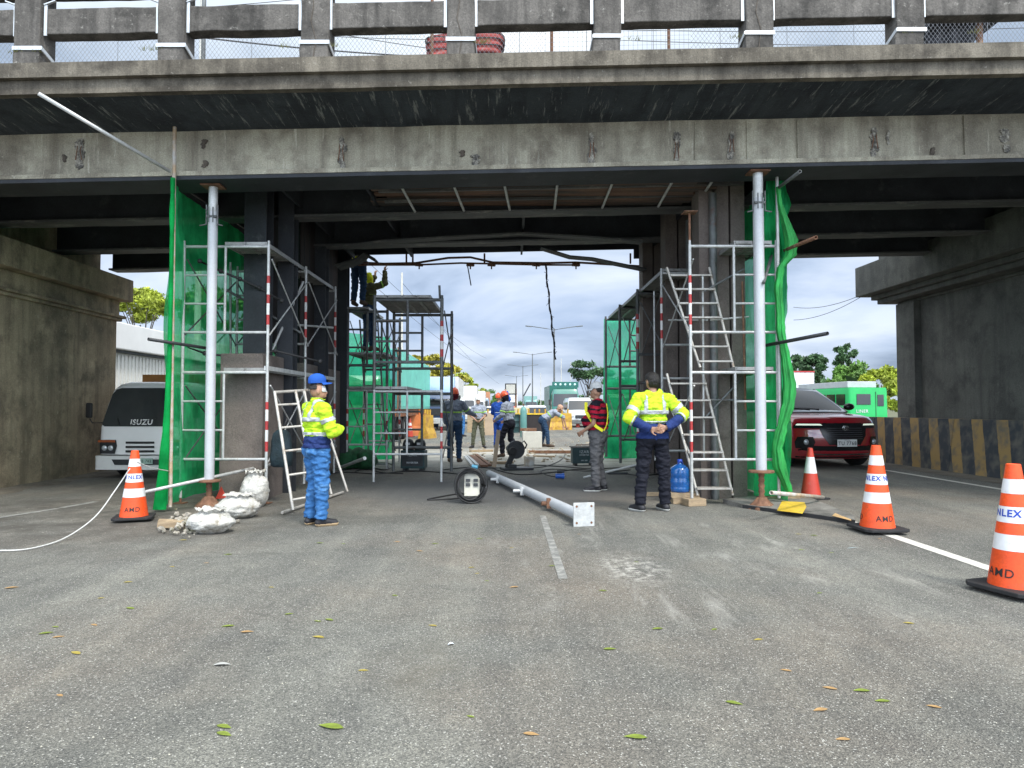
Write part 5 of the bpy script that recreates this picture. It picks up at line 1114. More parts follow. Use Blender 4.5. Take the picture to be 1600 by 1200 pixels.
# welding machines
M['weldg'] = mat('dark_green_machine_paint', (.018, .052, .055), .45, 0, .15, 5, (.06, .07, .07), .38, 9, fine=.15); M['print'] = mat('pale_print', (.5, .55, .55), .6)
def welder(label, px, py, w_, h_, lines, top=True, rz=0):
    o = thing('welding_machine', label, 'welding machine'); mb = MB(); d_ = .3
    mb.box(-w_/2, w_/2, -d_/2, d_/2, .05, h_); bd = mb.build('housing', M['weldg'], o, bevel=.015)
    mb = MB(); mb.box(-w_/2+.03, w_/2-.03, -d_/2-.006, -d_/2+.0, .10, h_-.03); mb.build('front_panel', M['dark' if top else 'weldg'], o)
    for i, (s, z, sz) in enumerate(lines):
        lettering(s, sz, M['print'], bd, lambda x, y, z=z: (x, -d_/2-.012, z+y), .001)
    for x in (-1, 1): mb = MB(); mb.box(x*w_*.35-.03, x*w_*.35+.03, -d_/2, d_/2, 0, .05); mb.build('foot', M['black'], o)
    if not top:
        mb = MB(); mb.box(-w_/2-.03, w_/2-.05, -.14, .14, h_+.0, h_+.03); mb.build('top_tray', M['conc'], o)
    mb = MB(); mb.path([(-w_*.3, 0, h_), (-w_*.3, 0, h_+.06), (w_*.3, 0, h_+.06), (w_*.3, 0, h_)], .012, 6); mb.build('handle', M['rust'], o)
    put(o, gnd(px, py), R(rz)); return o
welder('grey green welding machine on the road behind the free standing scaffold', 647, 735, .50, .42, [('IZAR', .33, .085), ('INVERTER', .17, .05)], True, -6)
welder('dark green welding machine on the road beside the striped shirt man', 911, 727, .52, .40, [('IZAR', .31, .09), ('INVERTER', .24, .045), ('ARC 300', .12, .035)], False, 4)
for dx_, lab in ((-.12, 'left of the two black welding helmets on the grey green machine'), (.12, 'right of the two black welding helmets on the grey green machine')):
    o = thing('welding_helmet', lab, 'helmet'); mb = MB(); mb.lathe([(.115, 0), (.125, .06), (.12, .14), (.09, .20), (.04, .23), (.005, .235)], n=18); mb.build('shell', M['black'], o)
    mb = MB(); mb.obox((0, -.118, .13), (.10, .02, .05)); mb.build('visor_window', M['lamp'], o); put(o, gnd(647, 735)+V((dx_, 0, .425)), R(10*dx_))
# cut-off saw on the road
o = thing('cut_off_saw', 'black cut off saw with raised disc guard standing among the cables', 'saw'); mb = MB(); mb.box(-.30, .34, -.18, .18, 0, .05); mb.box(-.2, -.02, -.15, .15, .05, .12); mb.build('base', M['dark'], o, bevel=.008)
mb = MB(); mb.beam((-.18, 0, .08), (-.02, 0, .42), .08, .10); mb.tube((-.1, -.16, .40), (-.1, .16, .44), .075, n=14); mb.build('motor_arm', M['black'], o)
mb = MB(); mb.tube((.0, -.03, .42), (.0, .03, .42), .19, n=24); mb.build('disc_guard', M['dark'], o); mb = MB(); mb.path([(.1, 0, .55), (.18, 0, .60), (.24, 0, .52), (.2, 0, .44)], .018, 8); mb.build('handle', M['black'], o)
put(o, gnd(806, 734), R(15))
mb = MB(); g = gnd(827, 728); mb.lathe([(.11, 0), (.13, .20), (.125, .2), (.10, .02)], g, 18, caps=False); mb.build('bucket', mat('pale_bucket', (.5, .42, .32), .6, 0, .1, 5, (.6, .6, .58), .5, 5), None, 'small pale bucket standing right behind the cut off saw', 'bucket', origin=g)
# boards, slabs, drums beyond the bridge
def board(label, a, b, wd, th, m, cat='board', name='board', up=(0, 0, 1), **kw):
    mb = MB(); mb.beam(a, b, wd, th, up); return mb.build(name, m, None, label, cat, origin=tuple(a), **kw)
M['ply'] = mat('pale_plywood', (.42, .32, .22), .8, 0, .15, 2, (.25, .19, .13), .4, 3, fine=.15); M['slab'] = mat('pale_concrete_slab', (.50, .49, .44), .85, 0, .1, 3, (.3, .28, .22), .38, 4, fine=.15)
board('tall pinkish board leaning beside the stepping worker', gnd(772, 730), at(779, 672, 15.8), .09, .03, M['ply'], up=(0, 1, 0))
for i, (a, b, m_) in enumerate((((738, 727), (727, 713), 'galv'), ((746, 727), (731, 712), 'galv'), ((757, 728), (736, 712), 'rust'), ((766, 727), (744, 710), 'rust'))):
    board(('nearest grey', 'second grey', 'wide brown', 'narrow brown')[i]+' steel length lying by the top of the cable coil', gnd(*a, .03), gnd(*b, .03), .07 if i != 2 else .16, .04, M[m_], 'steel length', 'steel_length')
board('brown timber rail lying on the road under the bending worker', gnd(826, 706, .05), gnd(893, 706, .05), .10, .08, M['rust'], 'timber', 'timber_rail')
def blk(name, label, cat, px, py, w_, d_, h_, m, rz=0, **kw):
    mb = MB(); mb.box(-w_/2, w_/2, 0, d_, 0, h_); o = mb.build(name, m, None, label, cat, bevel=.01, **kw); put(o, gnd(px, py), R(rz)); return o
blk('concrete_block', 'pale square concrete block with a dark top behind the cut off saw', 'block', 832, 700, .62, .5, .52, M['slab'], 4)
mb = MB(); g = gnd(829, 699); mb.box(g.x-.33, g.x+.2, g.y+.02, g.y+.4, .535, .62); mb.build('rusty_channel', M['rust'], None, 'rusty steel channel resting on the pale concrete block', 'steel channel', origin=g)
blk('plywood_sheet', 'upright brown grey sheet between the white helmet worker and the blue overalls', 'board', 765, 680, .50, .05, 1.05, M['ply'], 0)
blk('plywood_sheet', 'upright brown sheet seen behind the arm of the maroon hooded worker', 'board', 736, 676, .40, .05, .95, M['wood'], 0)
o = thing('gas_cylinder', 'teal gas cylinder standing on the road behind the orange helmet worker', 'gas cylinder'); mb = MB(); mb.lathe([(.135, 0), (.145, .03), (.145, 1.15), (.12, 1.26), (.06, 1.33), (.035, 1.36)], n=20); mb.build('tank', mat('teal_tank', (.10, .24, .22), .45, 0, .1, 5), o)
mb = MB(); mb.tube((0, 0, 1.35), (0, 0, 1.47), .025); mb.tube((-.05, 0, 1.44), (.05, 0, 1.44), .02); mb.build('valve', M['rust'], o); put(o, gnd(818, 683))
o = thing('drum', 'dark open drum standing behind the teal gas cylinder', 'drum'); mb = MB(); mb.lathe([(.38, 0), (.38, .3), (.395, .31), (.38, .33), (.38, .6), (.395, .61), (.38, .63), (.38, .95), (.40, .96), (.36, .96), (.36, .7)], n=24, caps=False); mb.build('shell', M['weldg'], o); put(o, gnd(800, 676))
o = thing('dump_box', 'dark green open skip with a yellow rim behind the bending worker', 'skip'); mb = MB(); mb.prism([(-.85, 0), (.85, 0), (1.0, .95), (-1.0, .95)], -.9, (0, 0, 0)); mb.build('bin', M['sheet'], o); mb = MB(); mb.beam((-1.02, -.01, .97), (1.02, -.01, .97), .06, .06); mb.build('rim', M['yelpaint'], o); put(o, gnd(832, 676))
timber('pale plank lying flat beside the saw', gnd(784, 725), (.55, .14, .06), -4); timber('short dark bar lying behind the striped shirt man', gnd(965, 741), (.40, .06, .04), -3, m=M['dark'])
# backpack on the ladder
o = thing('backpack', 'dark teal backpack hanging behind the folding ladder', 'backpack', tuple(at(440, 700, 9.7))); c = at(440, 700, 9.7); mb = MB()
mb.loft([[(c.x+w_*(abs(math.cos(q))**.6)*math.copysign(1, math.cos(q))*(1+.08*noise.noise(V((q, z*9, 1)))), c.y+d_*(abs(math.sin(q))**.6)*math.copysign(1, math.sin(q)), c.z+z) for q in [2*PI*i/24 for i in range(24)]] for z, w_, d_ in ((-.26, .10, .06), (-.24, .14, .09), (-.12, .155, .10), (-.02, .14, .09), (.1, .13, .085), (.2, .11, .07), (.25, .06, .04))]); mb.build('bag', mat('teal_fabric', (.008, .022, .028), .85, 0, .4, 8, (.02, .03, .05), .4, 7, .6, 30), o)
mb = MB(); mb.path([c+V((.02, -.03, .22)), c+V((.06, -.05, .32)), c+V((.09, -.04, .42))], .012, 6); mb.build('strap', M['black'], o)
# ropes
def rope(label, pts, r, m, world=None):
    Q = []
    for i in range(len(pts)-1):
        for k in range(8):
            t_ = k/8; p0 = pts[max(i-1, 0)]; p1 = pts[i]; p2 = pts[i+1]; p3 = pts[min(i+2, len(pts)-1)]
            Q.append(.5*((2*p1)+(p2-p0)*t_+(2*p0-5*p1+4*p2-p3)*t_*t_+(3*p1-p0-3*p2+p3)*t_**3))
    Q.append(pts[-1]); mb = MB(); mb.path(Q, r, 6); return mb.build('rope', m, None, label, 'rope', origin=Q[0])
M['rope'] = mat('white_rope', (.55, .55, .53), .8, 0, .15, 60)
rope('white rope hanging from the left cone down to the road edge', [gnd(-60, 858, .012), gnd(20, 860, .012), gnd(70, 852, .012), at(110, 836, 7.0), at(150, 806, 7.4), at(180, 766, 7.8), at(203, 732, 7.86)], .007, M['rope'])
rope('short rope from the left cone to the tall rusty pole', [at(214, 722, 7.88), at(238, 731, 8.2), at(264, 736, 8.85)], .006, M['rope'])
# leaves and litter
def leafmesh(L, W, up=.06):
    mb = MB(); n = 8; v = []
    for i in range(n+1):
        t_ = i/n; w_ = W*math.sin(PI*t_**.8)*.5; z = .004+up*L*.25*math.sin(PI*t_)
        v += [(L*(t_-.5), w_, z+w_*.12), (L*(t_-.5), 0, z-.0), (L*(t_-.5), -w_, z+w_*.12)]
    mb.add(v, [(3*i+j, 3*i+j+1, 3*i+4+j, 3*i+3+j) for i in range(n) for j in (0, 1)], True); return mb
M['leafg'] = mat('fresh_leaf', (.17, .22, .03), .6, 0, .3, 40); M['leafy'] = mat('yellow_leaf', (.34, .27, .05), .7, 0, .3, 40); M['leafb'] = mat('tan_leaf', (.36, .22, .09), .7, 0, .25, 40)
rs = random.Random(4)
proto = {}
for kx in 'gyb':
    mb = leafmesh(.09, .036); q = mb.build('fallen_leaf', M['leaf'+kx], None, noFix=True); proto[kx] = q
used = set()
def leaf(px, py, L, k, label, group=None):
    if k in used: o = proto[k].copy(); COL.objects.link(o)
    else: o = proto[k]; used.add(k)
    g = gnd(px, py); put(o, g, rs.uniform(-.5, .5)+(PI if rs.random() < .5 else 0), L/.09*1.35); tag(o, label, 'leaf', group or 'fallen leaves on the asphalt'); return o
leaf(517, 1137, .085, 'g', 'largest green leaf, lying on the asphalt low in the middle of the photo')
leaf(993, 1153, .07, 'g', 'long green leaf near the bottom edge, right of the middle')
leaf(735, 1120, .03, 'g', 'short green leaf lying alone between the two long green ones'); leaf(18, 919, .07, 'b', 'orange brown leaf at the left edge of the road')
leaf(1282, 1110, .055, 'b', 'tan leaf on the asphalt at lower right'); leaf(1317, 1156, .045, 'b', 'tan leaf at the bottom right below another tan leaf')
sm = [(203, 951), (158, 935), (86, 980), (147, 977), (72, 990), (118, 1021), (356, 979), (386, 988), (496, 971), (424, 918), (536, 850), (322, 880), (617, 931), (676, 978), (761, 908), (93, 1087), (1116, 984), (1185, 1000), (1346, 1080), (1228, 1048), (1281, 927), (1247, 835), (1299, 864), (620, 847), (500, 849), (737, 887), (1027, 983), (905, 835), (356, 867), (200, 910), (680, 850), (830, 1148), (350, 1148)]
sm += [(rs.uniform(20, 1560), 835+340*rs.random()**1.6) for _ in range(26)]
for i, (a, b) in enumerate(sm): leaf(a, b, rs.uniform(.03, .06), ('g', 'y', 'g', 'b')[i % 4], 'small green, yellow or tan leaf lying flat on the grey asphalt', 'small fallen leaves')
mb = leafmesh(.05, .035, .8); o = mb.build('litter_scrap', mat('white_scrap', (.7, .72, .75), .5), None, 'small white scrap on the asphalt right of the middle', 'litter', noFix=True); put(o, gnd(705, 1008), .2, .8)
mb = leafmesh(.09, .03, .3); o = mb.build('litter_scrap', mat('grey_scrap', (.42, .42, .40), .6), None, 'pale grey strip of litter on the left part of the asphalt', 'litter', noFix=True); put(o, gnd(347, 1040), .1)
mb = leafmesh(.13, .012, .1); o = mb.build('litter_scrap', mat('blue_scrap', (.45, .60, .66), .5), None, 'thin pale blue strip lying left of the AMD cone line', 'litter', noFix=True); put(o, gnd(1333, 857), .15)
mb = MB(); rs2 = random.Random(8)
for i in range(2200):
    y = 2.2+10*rs2.random()**1.5; x = rs2.uniform(-.78, .78)*y; s_ = rs2.uniform(.002, .0065); a = rs2.random()*3
    mb.add([(x+s_*math.cos(a+k*2.1)*rs2.uniform(.6, 1.2), y+s_*math.sin(a+k*2.1), .002+(.003 if k == 1 else 0)) for k in range(3)]+[(x, y, .002+s_*.7)], [(0, 1, 3), (1, 2, 3), (2, 0, 3)])
mb.build('grit', mat('pale_grit', (.42, .40, .33), .9, 0, .5, 30), None, kind='stuff', noFix=True)
# things on the bridge deck
M['wick'] = mat('red_woven_seat', (.36, .06, .05), .7, 0, .3, 14, (.5, .3, .26), .36, 9)
def basket(label, px0, px1, py0, py1, Y):
    a = at(px0, py1, Y); b = at(px1, py0, Y); o = thing('padded_bench', label, 'seat', tuple(a)); cx = (a.x+b.x)/2; w_ = (b.x-a.x)/2; mb = MB(); rings = []
    for k in range(13):
        t_ = k/12; z = a.z+(b.z-a.z)*t_; s_ = .80+.2*t_; bl = .02*math.sin(t_*PI*6)
        rings.append([(cx+(w_*s_+bl)*(abs(math.cos(q))**.5*math.copysign(1, math.cos(q))), Y+.25+(.22+bl)*(abs(math.sin(q))**.5*math.copysign(1, math.sin(q))), z+.05*(math.cos(q))*(1 if px0 < 700 else -.3)) for q in [2*PI*i/28 for i in range(28)]])
    mb.loft(rings); mb.build('cushion', M['wick'], o)
    for t_ in (.3, .62, .85):
        mb = MB(); z = a.z+(b.z-a.z)*t_; mb.path([(cx+(w_*(.82+.2*t_)+.012)*(abs(math.cos(q))**.5*math.copysign(1, math.cos(q))), Y+.25+.245*(abs(math.sin(q))**.5*math.copysign(1, math.sin(q))), z) for q in [2*PI*i/28 for i in range(28)]], .010, 5, True); mb.build('piping', M['black'], o)
basket('red padded bench left of the middle parapet post, behind the fence', 664, 704, 52, 86, 9.9)
basket('red padded bench right of the middle parapet post, behind the fence', 734, 787, 46, 79, 9.9)
a = at(1448, 60, 10.0); o = thing('stall_canopy', 'dark tarpaulin canopy on a rusty post behind the fence at top right', 'canopy', tuple(a)); c0 = at(1446, 26, 10.0); c1 = at(1555, 20, 10.0); mb = MB()
rings = []
for k in range(13):
    t_ = k/12; x = c0.x+(c1.x-c0.x)*t_; z = c0.z+(c1.z-c0.z)*t_; zz = .10*math.sin(PI*t_)**.6; rings.append([(x, 9.8+1.0*q/8, z-.14*(1-abs(t_*2-1)**4)-.02+zz+.03*math.sin(PI*q/8)+(0 if q else -.02)) for q in range(9)]+[(x, 9.8+1.0*q/8, z-.17+zz*.5) for q in range(8, -1, -1)])
mb.loft(rings, True); mb.build('tarpaulin', mat('black_tarp', (.02, .018, .02), .6, 0, .4, 4, (.06, .04, .03), .4, 5, .6, 15), o)
p = at(1530, 40, 10.0); mb = MB(); mb.tube((p.x, 10, p.z-.4), (p.x, 10, c0.z-.03), .045); mb.build('post', M['rust'], o)
q0 = at(1446, 62, 10.1); q1 = at(1525, 30, 10.1); mb = MB(); mb.sheet(lambda u, v: (q0.x+(q1.x-q0.x)*u, 10.1+.05*math.sin(u*20), q0.z-.1+(q1.z-q0.z+.12)*v), 30, 4); mb.build('side_tarp', mat('grey_tarp', (.035, .035, .04), .7, 0, .5, 6), o, noFix=True)
# weeds on the kerb
mb = MB(); rs3 = random.Random(3)
for px in (20, 35, 60, 230, 247, 445, 520, 745, 752, 760, 990, 1150, 1415, 1520):
    for k in range(16):
        x = at(px+rs3.uniform(-9, 9), 90, 7.98).x; z = hb(x)+1.13; h_ = rs3.uniform(.02, .07); dx_ = rs3.uniform(-.04, .04); y = 7.93+rs3.random()*.05
        mb.add([(x-.003, y, z), (x+.003, y, z), (x+dx_, y-.02, z+h_)], [(0, 1, 2)])
mb.build('kerb_weeds', mat('dry_weed', (.16, .16, .05), .9, 0, .4, 30), None, kind='stuff', noFix=True)

mb = MB(); r9 = random.Random(9)
for i in range(260):
    px = r9.uniform(700, 930); py = r9.uniform(690, 722); c = gnd(px, py); s_ = r9.uniform(.012, .06)
    mb.obox((c.x, c.y, s_*.3), (s_*r9.uniform(.8, 2.5), s_, s_*.6), (r9.random()*.4, r9.random()*.4, r9.random()*3))
mb.build('debris_chips', mat('chips', (.38, .33, .25), .9, 0, .5, 9, (.12, .07, .05), .42, 5), None, kind='stuff')
timber('pair of brown boards lying left of the stepping worker', gnd(752, 706), (.7, .18, .06), 25); timber('thin board lying in front of the pale concrete block', gnd(850, 714), (.6, .08, .04), -20)

o = thing('crumpled_bag', 'crumpled black bag lying on the road behind the striped shirt man', 'bag'); mb = MB(); mb.ball((0, 0, .22), (.32, .22, .24), 26)
mb.v = [tuple(V(p)+V((.09, .08, .09))*noise.noise(V(p)*6)+V((.03, .03, .03))*noise.noise(V(p)*17)) for p in mb.v]; mb.v = [(a, b, max(0, c)) for a, b, c in mb.v]; mb.build('bag', M['black'], o); put(o, gnd(962, 716))
# ------------------------------------------------------------------ vehicles
def rrect(w_, y0, y1, r, z, n=5, bow=0):
    """rounded rectangle ring, bow pushes the middle of the front (y0) forward"""
    pts = []
    for cx, cy, a0 in ((w_-r, y0+r, -90), (w_-r, y1-r, 0), (-w_+r, y1-r, 90), (-w_+r, y0+r, 180)):
        for k in range(n+1):
            a = R(a0+90*k/n); pts.append([cx+r*math.cos(a), cy+r*math.sin(a), z])
    for k in range(1, 8):
        t_ = k/8; pts.append([-(w_-r)*(1-2*t_), y0, z])
    for p in pts:
        if p[1] < y0+r+.001: p[1] -= bow*(1-(p[0]/w_)**2)
    return [tuple(p) for p in pts]
def carpaint(name, c): return mat(name, c, .28, 0, .04, 2, coat=.8)
def wheel(parent, x, y, r, wd=.2, rim=None):
    s_ = 1 if x > 0 else -1
    mb = MB(); mb.lathe([(r*.6, -wd/2), (r*.93, -wd/2), (r, -wd/2+.03), (r, wd/2-.03), (r*.93, wd/2), (r*.6, wd/2)], (x, y, r), 28, (0, R(90), 0), False); w0 = mb.build('wheel', M['tyre'], parent)
    mb = MB(); mb.lathe([(r*.61, -wd*.35), (r*.61, wd*.35)], (x, y, r), 20, (0, R(90), 0)); 
    for k in range(5):
        a = 2*PI*k/5; mb.beam((x+s_*wd*.38, y+.05*math.cos(a), r+.05*math.sin(a)), (x+s_*wd*.38, y+r*.56*math.cos(a), r+r*.56*math.sin(a)), .05, .02, (1, 0, 0))
    mb.build('rim', rim or M['galv'], w0); return w0
def vpanel(mb, rows, yf, off=.012, nx=10):
    """curved panel: rows of (z, xl, xr); yf(x, z) gives the surface"""
    v = []
    for z, xl, xr in rows:
        for i in range(nx+1): x = xl+(xr-xl)*i/nx; v.append((x, yf(x, z)-off, z))
    n = nx+1; mb.add(v, [(j*n+i, j*n+i+1, (j+1)*n+i+1, (j+1)*n+i) for j in range(len(rows)-1) for i in range(nx)], True)
    return mb
def lampmat(): return M['lamp']
# ---- red crossover
o = thing('parked_car', 'red crossover car with white daytime lights behind the right green net', 'car'); RED = carpaint('red_car_paint', (.34, .008, .018)); RED.node_tree.nodes['Principled BSDF'].inputs['Coat IOR'].default_value = 2.1; RED.node_tree.nodes['Principled BSDF'].inputs['Coat Weight'].default_value = 1
def front_y(z):   # bumper to bonnet edge
    pts = [(.18, .16), (.28, .04), (.45, .0), (.62, -.01), (.78, .03), (.90, .10), (.97, .17), (1.01, .42), (1.04, .8), (1.065, 1.15)]
    for (a, b), (c, d) in zip(pts, pts[1:]):
        if z <= c: return b+(d-b)*max(0, (z-a))/(c-a)
    return pts[-1][1]
W_ = .88
def wz(z): return W_*(1-.08*max(0, (z-.75)/.32)**2) if z > .75 else W_
def yf(x, z): return front_y(z)+.34*(abs(x)/W_)**2.6
mb = MB(); rings = []
for z in (.18, .28, .36, .45, .54, .62, .70, .78, .85, .90, .95, .97, .99, 1.01, 1.025, 1.04, 1.055, 1.065):
    w_ = wz(z); ring = []; n = 24
    for i in range(n+1): x = -w_+2*w_*i/n; ring.append((x, yf(x*W_/w_, z), z))
    for yy in (1.2, 2.0, 2.8, 3.6, 3.95): ring.append((w_*(1 if yy < 3.7 else .97), yy, z))
    back = 4.15-.1*abs(z-.7)
    for x in (.6, .2, -.2, -.6): ring.append((x*w_/.88, back, z))
    for yy in (3.95, 3.6, 2.8, 2.0, 1.2): ring.append((-w_*(1 if yy < 3.7 else .97), yy, z))
    rings.append(ring)
mb.loft(rings); mb.build('body', RED, o)
BLKP = mat('gloss_black_trim', (.012, .012, .014), .25, 0, .1, 5)
def gz(t_): # greenhouse front/side at height fraction
    return 1.05+.54*t_
mb = MB(); rings = []
for t_, w_, y0, y1 in ((0, .80, 1.02, 4.02), (.2, .765, 1.18, 3.98), (.5, .71, 1.45, 3.88), (.8, .645, 1.76, 3.72), (.93, .60, 1.95, 3.6), (1, .50, 2.25, 3.4)):
    rings.append(rrect(w_, y0, y1, .18, gz(t_), 5, .12))
mb.loft(rings); gh = mb.build('roof', BLKP, o)
M['wscreen'] = mat('windscreen_glass', (.20, .22, .25), .03, .75, .1, 3, spec=1, coat=1)
def ws(x, z):
    t_ = (z-1.05)/.54; y = 1.02+(1.95-1.02)*t_/.93; return y-.12*(1-(x/.75)**2)+.0
mb = MB(); vpanel(mb, [(gz(t_), -(.73-.16*t_), .73-.16*t_) for t_ in (.04, .2, .4, .6, .8, .90)], lambda x, z: ws(x, z), .02, 12); mb.build('windscreen', M['wscreen'], gh)
for s_ in (-1, 1):
    mb = MB(); mb.add([(s_*.802, 1.45, 1.13), (s_*.80, 3.7, 1.13), (s_*.70, 3.5, 1.46), (s_*.70, 1.95, 1.46)], [(0, 1, 2, 3)]); mb.build('side_window', M['glass'], gh)
    mb = MB(); mb.beam((s_*.755, 1.06, 1.06), (s_*.60, 1.96, 1.54), .04, .035); mb.build('pillar', BLKP, gh)
    mb = MB(); mb.ball((s_*.99, 1.32, 1.17), (.12, .07, .075), 12); mb.tube((s_*.85, 1.35, 1.12), (s_*.95, 1.33, 1.14), .025); mb.build('wing_mirror', BLKP, o)
    mb = MB(); sg = lambda a, b: (min(s_*a, s_*b), max(s_*a, s_*b))
    vpanel(mb, [(.855, *sg(.42, .80)), (.80, *sg(.40, .86)), (.76, *sg(.42, .86))], yf, .012, 10); hl = mb.build('headlight', M['glass'], o, noFix=False)
    mb = MB(); vpanel(mb, [(.845, *sg(.45, .80)), (.815, *sg(.42, .83))], yf, .022, 10); mb.build('light_strip', emis('daytime_lamp', (.75, .85, .7), .55), hl)
    mb = MB(); vpanel(mb, [(.60, *sg(.60, .82)), (.50, *sg(.56, .86)), (.38, *sg(.60, .84))], yf, .014, 8); mb.build('air_intake', BLKP, o)
    mb = MB(); c = (s_*.70, yf(.70, .50)-.02, .50); mb.ball(c, (.055, .03, .055), 12); mb.build('fog_light', M['lamp'], o)
for x in (-.78, .78):
    for y in (.85, 3.35): wheel(o, x, y, .33, .22)
    for y in (.85, 3.35):
        mb = MB(); mb.path([(x*1.138, y+.39*math.cos(a), .33+.40*math.sin(a)) for a in [PI*i/14 for i in range(15)]], .035, 6); mb.build('wheel_arch', BLKP, o)
mb = MB(); vpanel(mb, [(.86, -.40, .40), (.76, -.48, .48), (.62, -.44, .44), (.45, -.32, .32)], yf, .014, 14); gr_ = mb.build('grille', BLKP, o)
for z in (.56, .60, .64, .68, .72, .76):
    mb = MB(); vpanel(mb, [(z, -.36, .36), (z+.008, -.36, .36)], yf, .02, 14); mb.build('grille_slat', mat('slat', (.06, .06, .065), .4) if z == .56 else bpy.data.materials['slat'], gr_)
mb = MB(); vpanel(mb, [(.43, -.62, .62), (.36, -.80, .80), (.20, -.80, .80)], yf, .012, 14); mb.build('lower_bumper', BLKP, o)
mb = MB(); vpanel(mb, [(.285, -.60, .60), (.255, -.60, .60)], yf, .02, 14); mb.build('silver_lip', M['chrome'], o)
for s_ in (-1, 1):
    pass
mb = MB(); yb = yf(0, .76)-.035; mb.path([(.065*math.cos(a), yb, .765+.044*math.sin(a)) for a in [2*PI*i/20 for i in range(20)]], .007, 6, True); mb.path([(.026*math.cos(a), yb, .765+.042*math.sin(a)) for a in [2*PI*i/14 for i in range(14)]], .006, 6, True); mb.path([(.052*math.cos(a), yb, .782+.018*math.sin(a)) for a in [2*PI*i/14 for i in range(14)]], .006, 6, True); mb.build('emblem', M['chrome'], o)
mb = MB(); mb.box(-.20, .20, -.052, -.04, .42, .555); pt = mb.build('number_plate', M['white'], o); lettering('TU 7768', .095, M['ink'], pt, lambda x, y: (x, -.056, .48+y), .001); lettering('PILIPINAS', .025, M['ink'], pt, lambda x, y: (x, -.056, .54+y))
for s_ in (-1, 1):
    mb = MB(); mb.beam((s_*.10, ws(.1, 1.12)-.04, 1.12), (s_*.10-.42*1, ws(.3, 1.17)-.05, 1.155), .02, .012); mb.build('wiper', M['black'], gh)
c = at(1318, 700, 15.1); put(o, (c.x, 15.0, 0), R(9), 1.13)
# ---- white light truck
WHT = carpaint('white_truck_paint', (.88, .88, .86)); WHT2 = mat('white_bumper', (.72, .72, .69), .45, 0, .05, 3, (.4, .37, .3), .36, 5)
o = thing('light_truck', 'white light truck facing the camera in the left bay beside the pier wall', 'truck')
mb = MB(); rings = []
for z, w_, y0 in ((.44, .80, .02), (.70, .80, .01), (.94, .80, .03), (1.05, .79, .07), (1.35, .76, .17), (1.62, .71, .27), (1.74, .66, .36), (1.79, .55, .5)):
    rings.append(rrect(w_, y0, 1.6, .12 if z < 1.7 else .2, z, 5, .06))
mb.loft(rings); cab = mb.build('cab', WHT, o)
ty = lambda x, z: ((.01 if z < .9 else .03+(z-.94)*.36 if z < 1.7 else .3))-.06*(1-(x/.8)**2)
mb = MB(); vpanel(mb, [(.955, -.68, .68), (.99, -.74, .74), (1.3, -.70, .70), (1.55, -.66, .66), (1.64, -.60, .60), (1.67, -.5, .5)], ty, .015, 12); wsn = mb.build('windscreen', mat('truck_windscreen', (.06, .07, .075), .04, .4, .1, 3, coat=1), cab)
lettering('ISUZU', .135, M['white'], wsn, lambda x, y: (x, ty(x, 1.03+y)-.022, 1.03+y), .004)
for s_ in (-1, 1):
    mb = MB(); mb.beam((s_*.1-.3, ty(.1, 1.0)-.02, .99), (s_*.35-.1, ty(.3, 1.1)-.03, 1.10), .015, .01); mb.build('wiper', M['black'], wsn)
    sg = (lambda a, b: (min(s_*a, s_*b), max(s_*a, s_*b)))
    mb = MB(); vpanel(mb, [(.71, *sg(.44, .79)), (.60, *sg(.42, .79)), (.455, *sg(.46, .78))], lambda x, z: ty(x, z)+(.06 if abs(x) > .76 else 0), .014, 8); hh = mb.build('headlight', M['dark'], o)
    for xx in (.54, .66): mb = MB(); mb.ball((s_*xx, ty(xx, .58)-.018, .56), (.052, .02, .05), 12); mb.build('lens', M['lamp'], hh)
    mb = MB(); vpanel(mb, [(.705, *sg(.46, .79)), (.665, *sg(.45, .79))], lambda x, z: ty(x, z), .02, 6); mb.build('indicator', mat('amber_lens', (.35, .09, .03), .3), hh)
    mb = MB(); mb.path([(s_*.79, .15, 1.02), (s_*.93, .05, 1.02), (s_*.97, .03, 1.10)], .012, 6); mb.build('mirror_arm', M['black'], o)
    mb = MB(); mb.obox((s_*.98, .03, 1.25), (.13, .05, .28), (0, 0, s_*.2)); mb.build('wing_mirror', M['black'], o, bevel=.03)
    mb = MB(); mb.add([(s_*.803, .42, 1.0), (s_*.803, 1.35, 1.0), (s_*.735, 1.35, 1.58), (s_*.72, .55, 1.60)], [(0, 1, 2, 3)]); mb.build('side_window', M['glass'], cab)
mb = MB(); mb.loft([rrect(.81, -.10, .5, .08, z, 4, .06) for z in (.17, .20, .40, .42)]); bmp = mb.build('bumper', WHT2, o)
mb = MB(); vpanel(mb, [(.36, -.46, .50), (.26, -.40, .44)], lambda x, z: -.10-.06*(1-(x/.8)**2), .012, 8); mb.build('bumper_grille', M['dark'], bmp)
mb = MB(); mb.box(.0, .30, -.20, -.185, .28, .38); pt = mb.build('number_plate', mat('green_plate', (.35, .5, .42), .5), o); lettering('BYE 762', .07, M['ink'], pt, lambda x, y: (x+.15, -.205, .33+y))
for z in (.66, .58, .50): mb = MB(); vpanel(mb, [(z+.02, -.26, .26), (z-.02, -.26, .26)], ty, .014, 8); mb.build('grille_slot', M['black'], cab)
for x in (-.64, .64): wheel(o, x, .75, .33, .2, WHT2); wheel(o, x, 3.6, .33, .3, WHT2)
mb = MB(); mb.box(-.78, .78, 1.75, 5.2, .60, .72); mb.box(-.78, .78, 1.75, 1.81, .72, 1.70); mb.build('cargo_bed', M['galv'], o)
mb = MB(); mb.box(-.84, .6, 1.68, 5.0, 1.72, 1.99); mb.build('load_cover', mat('ochre_load', (.38, .17, .05), .8, 0, .2, 3), o)
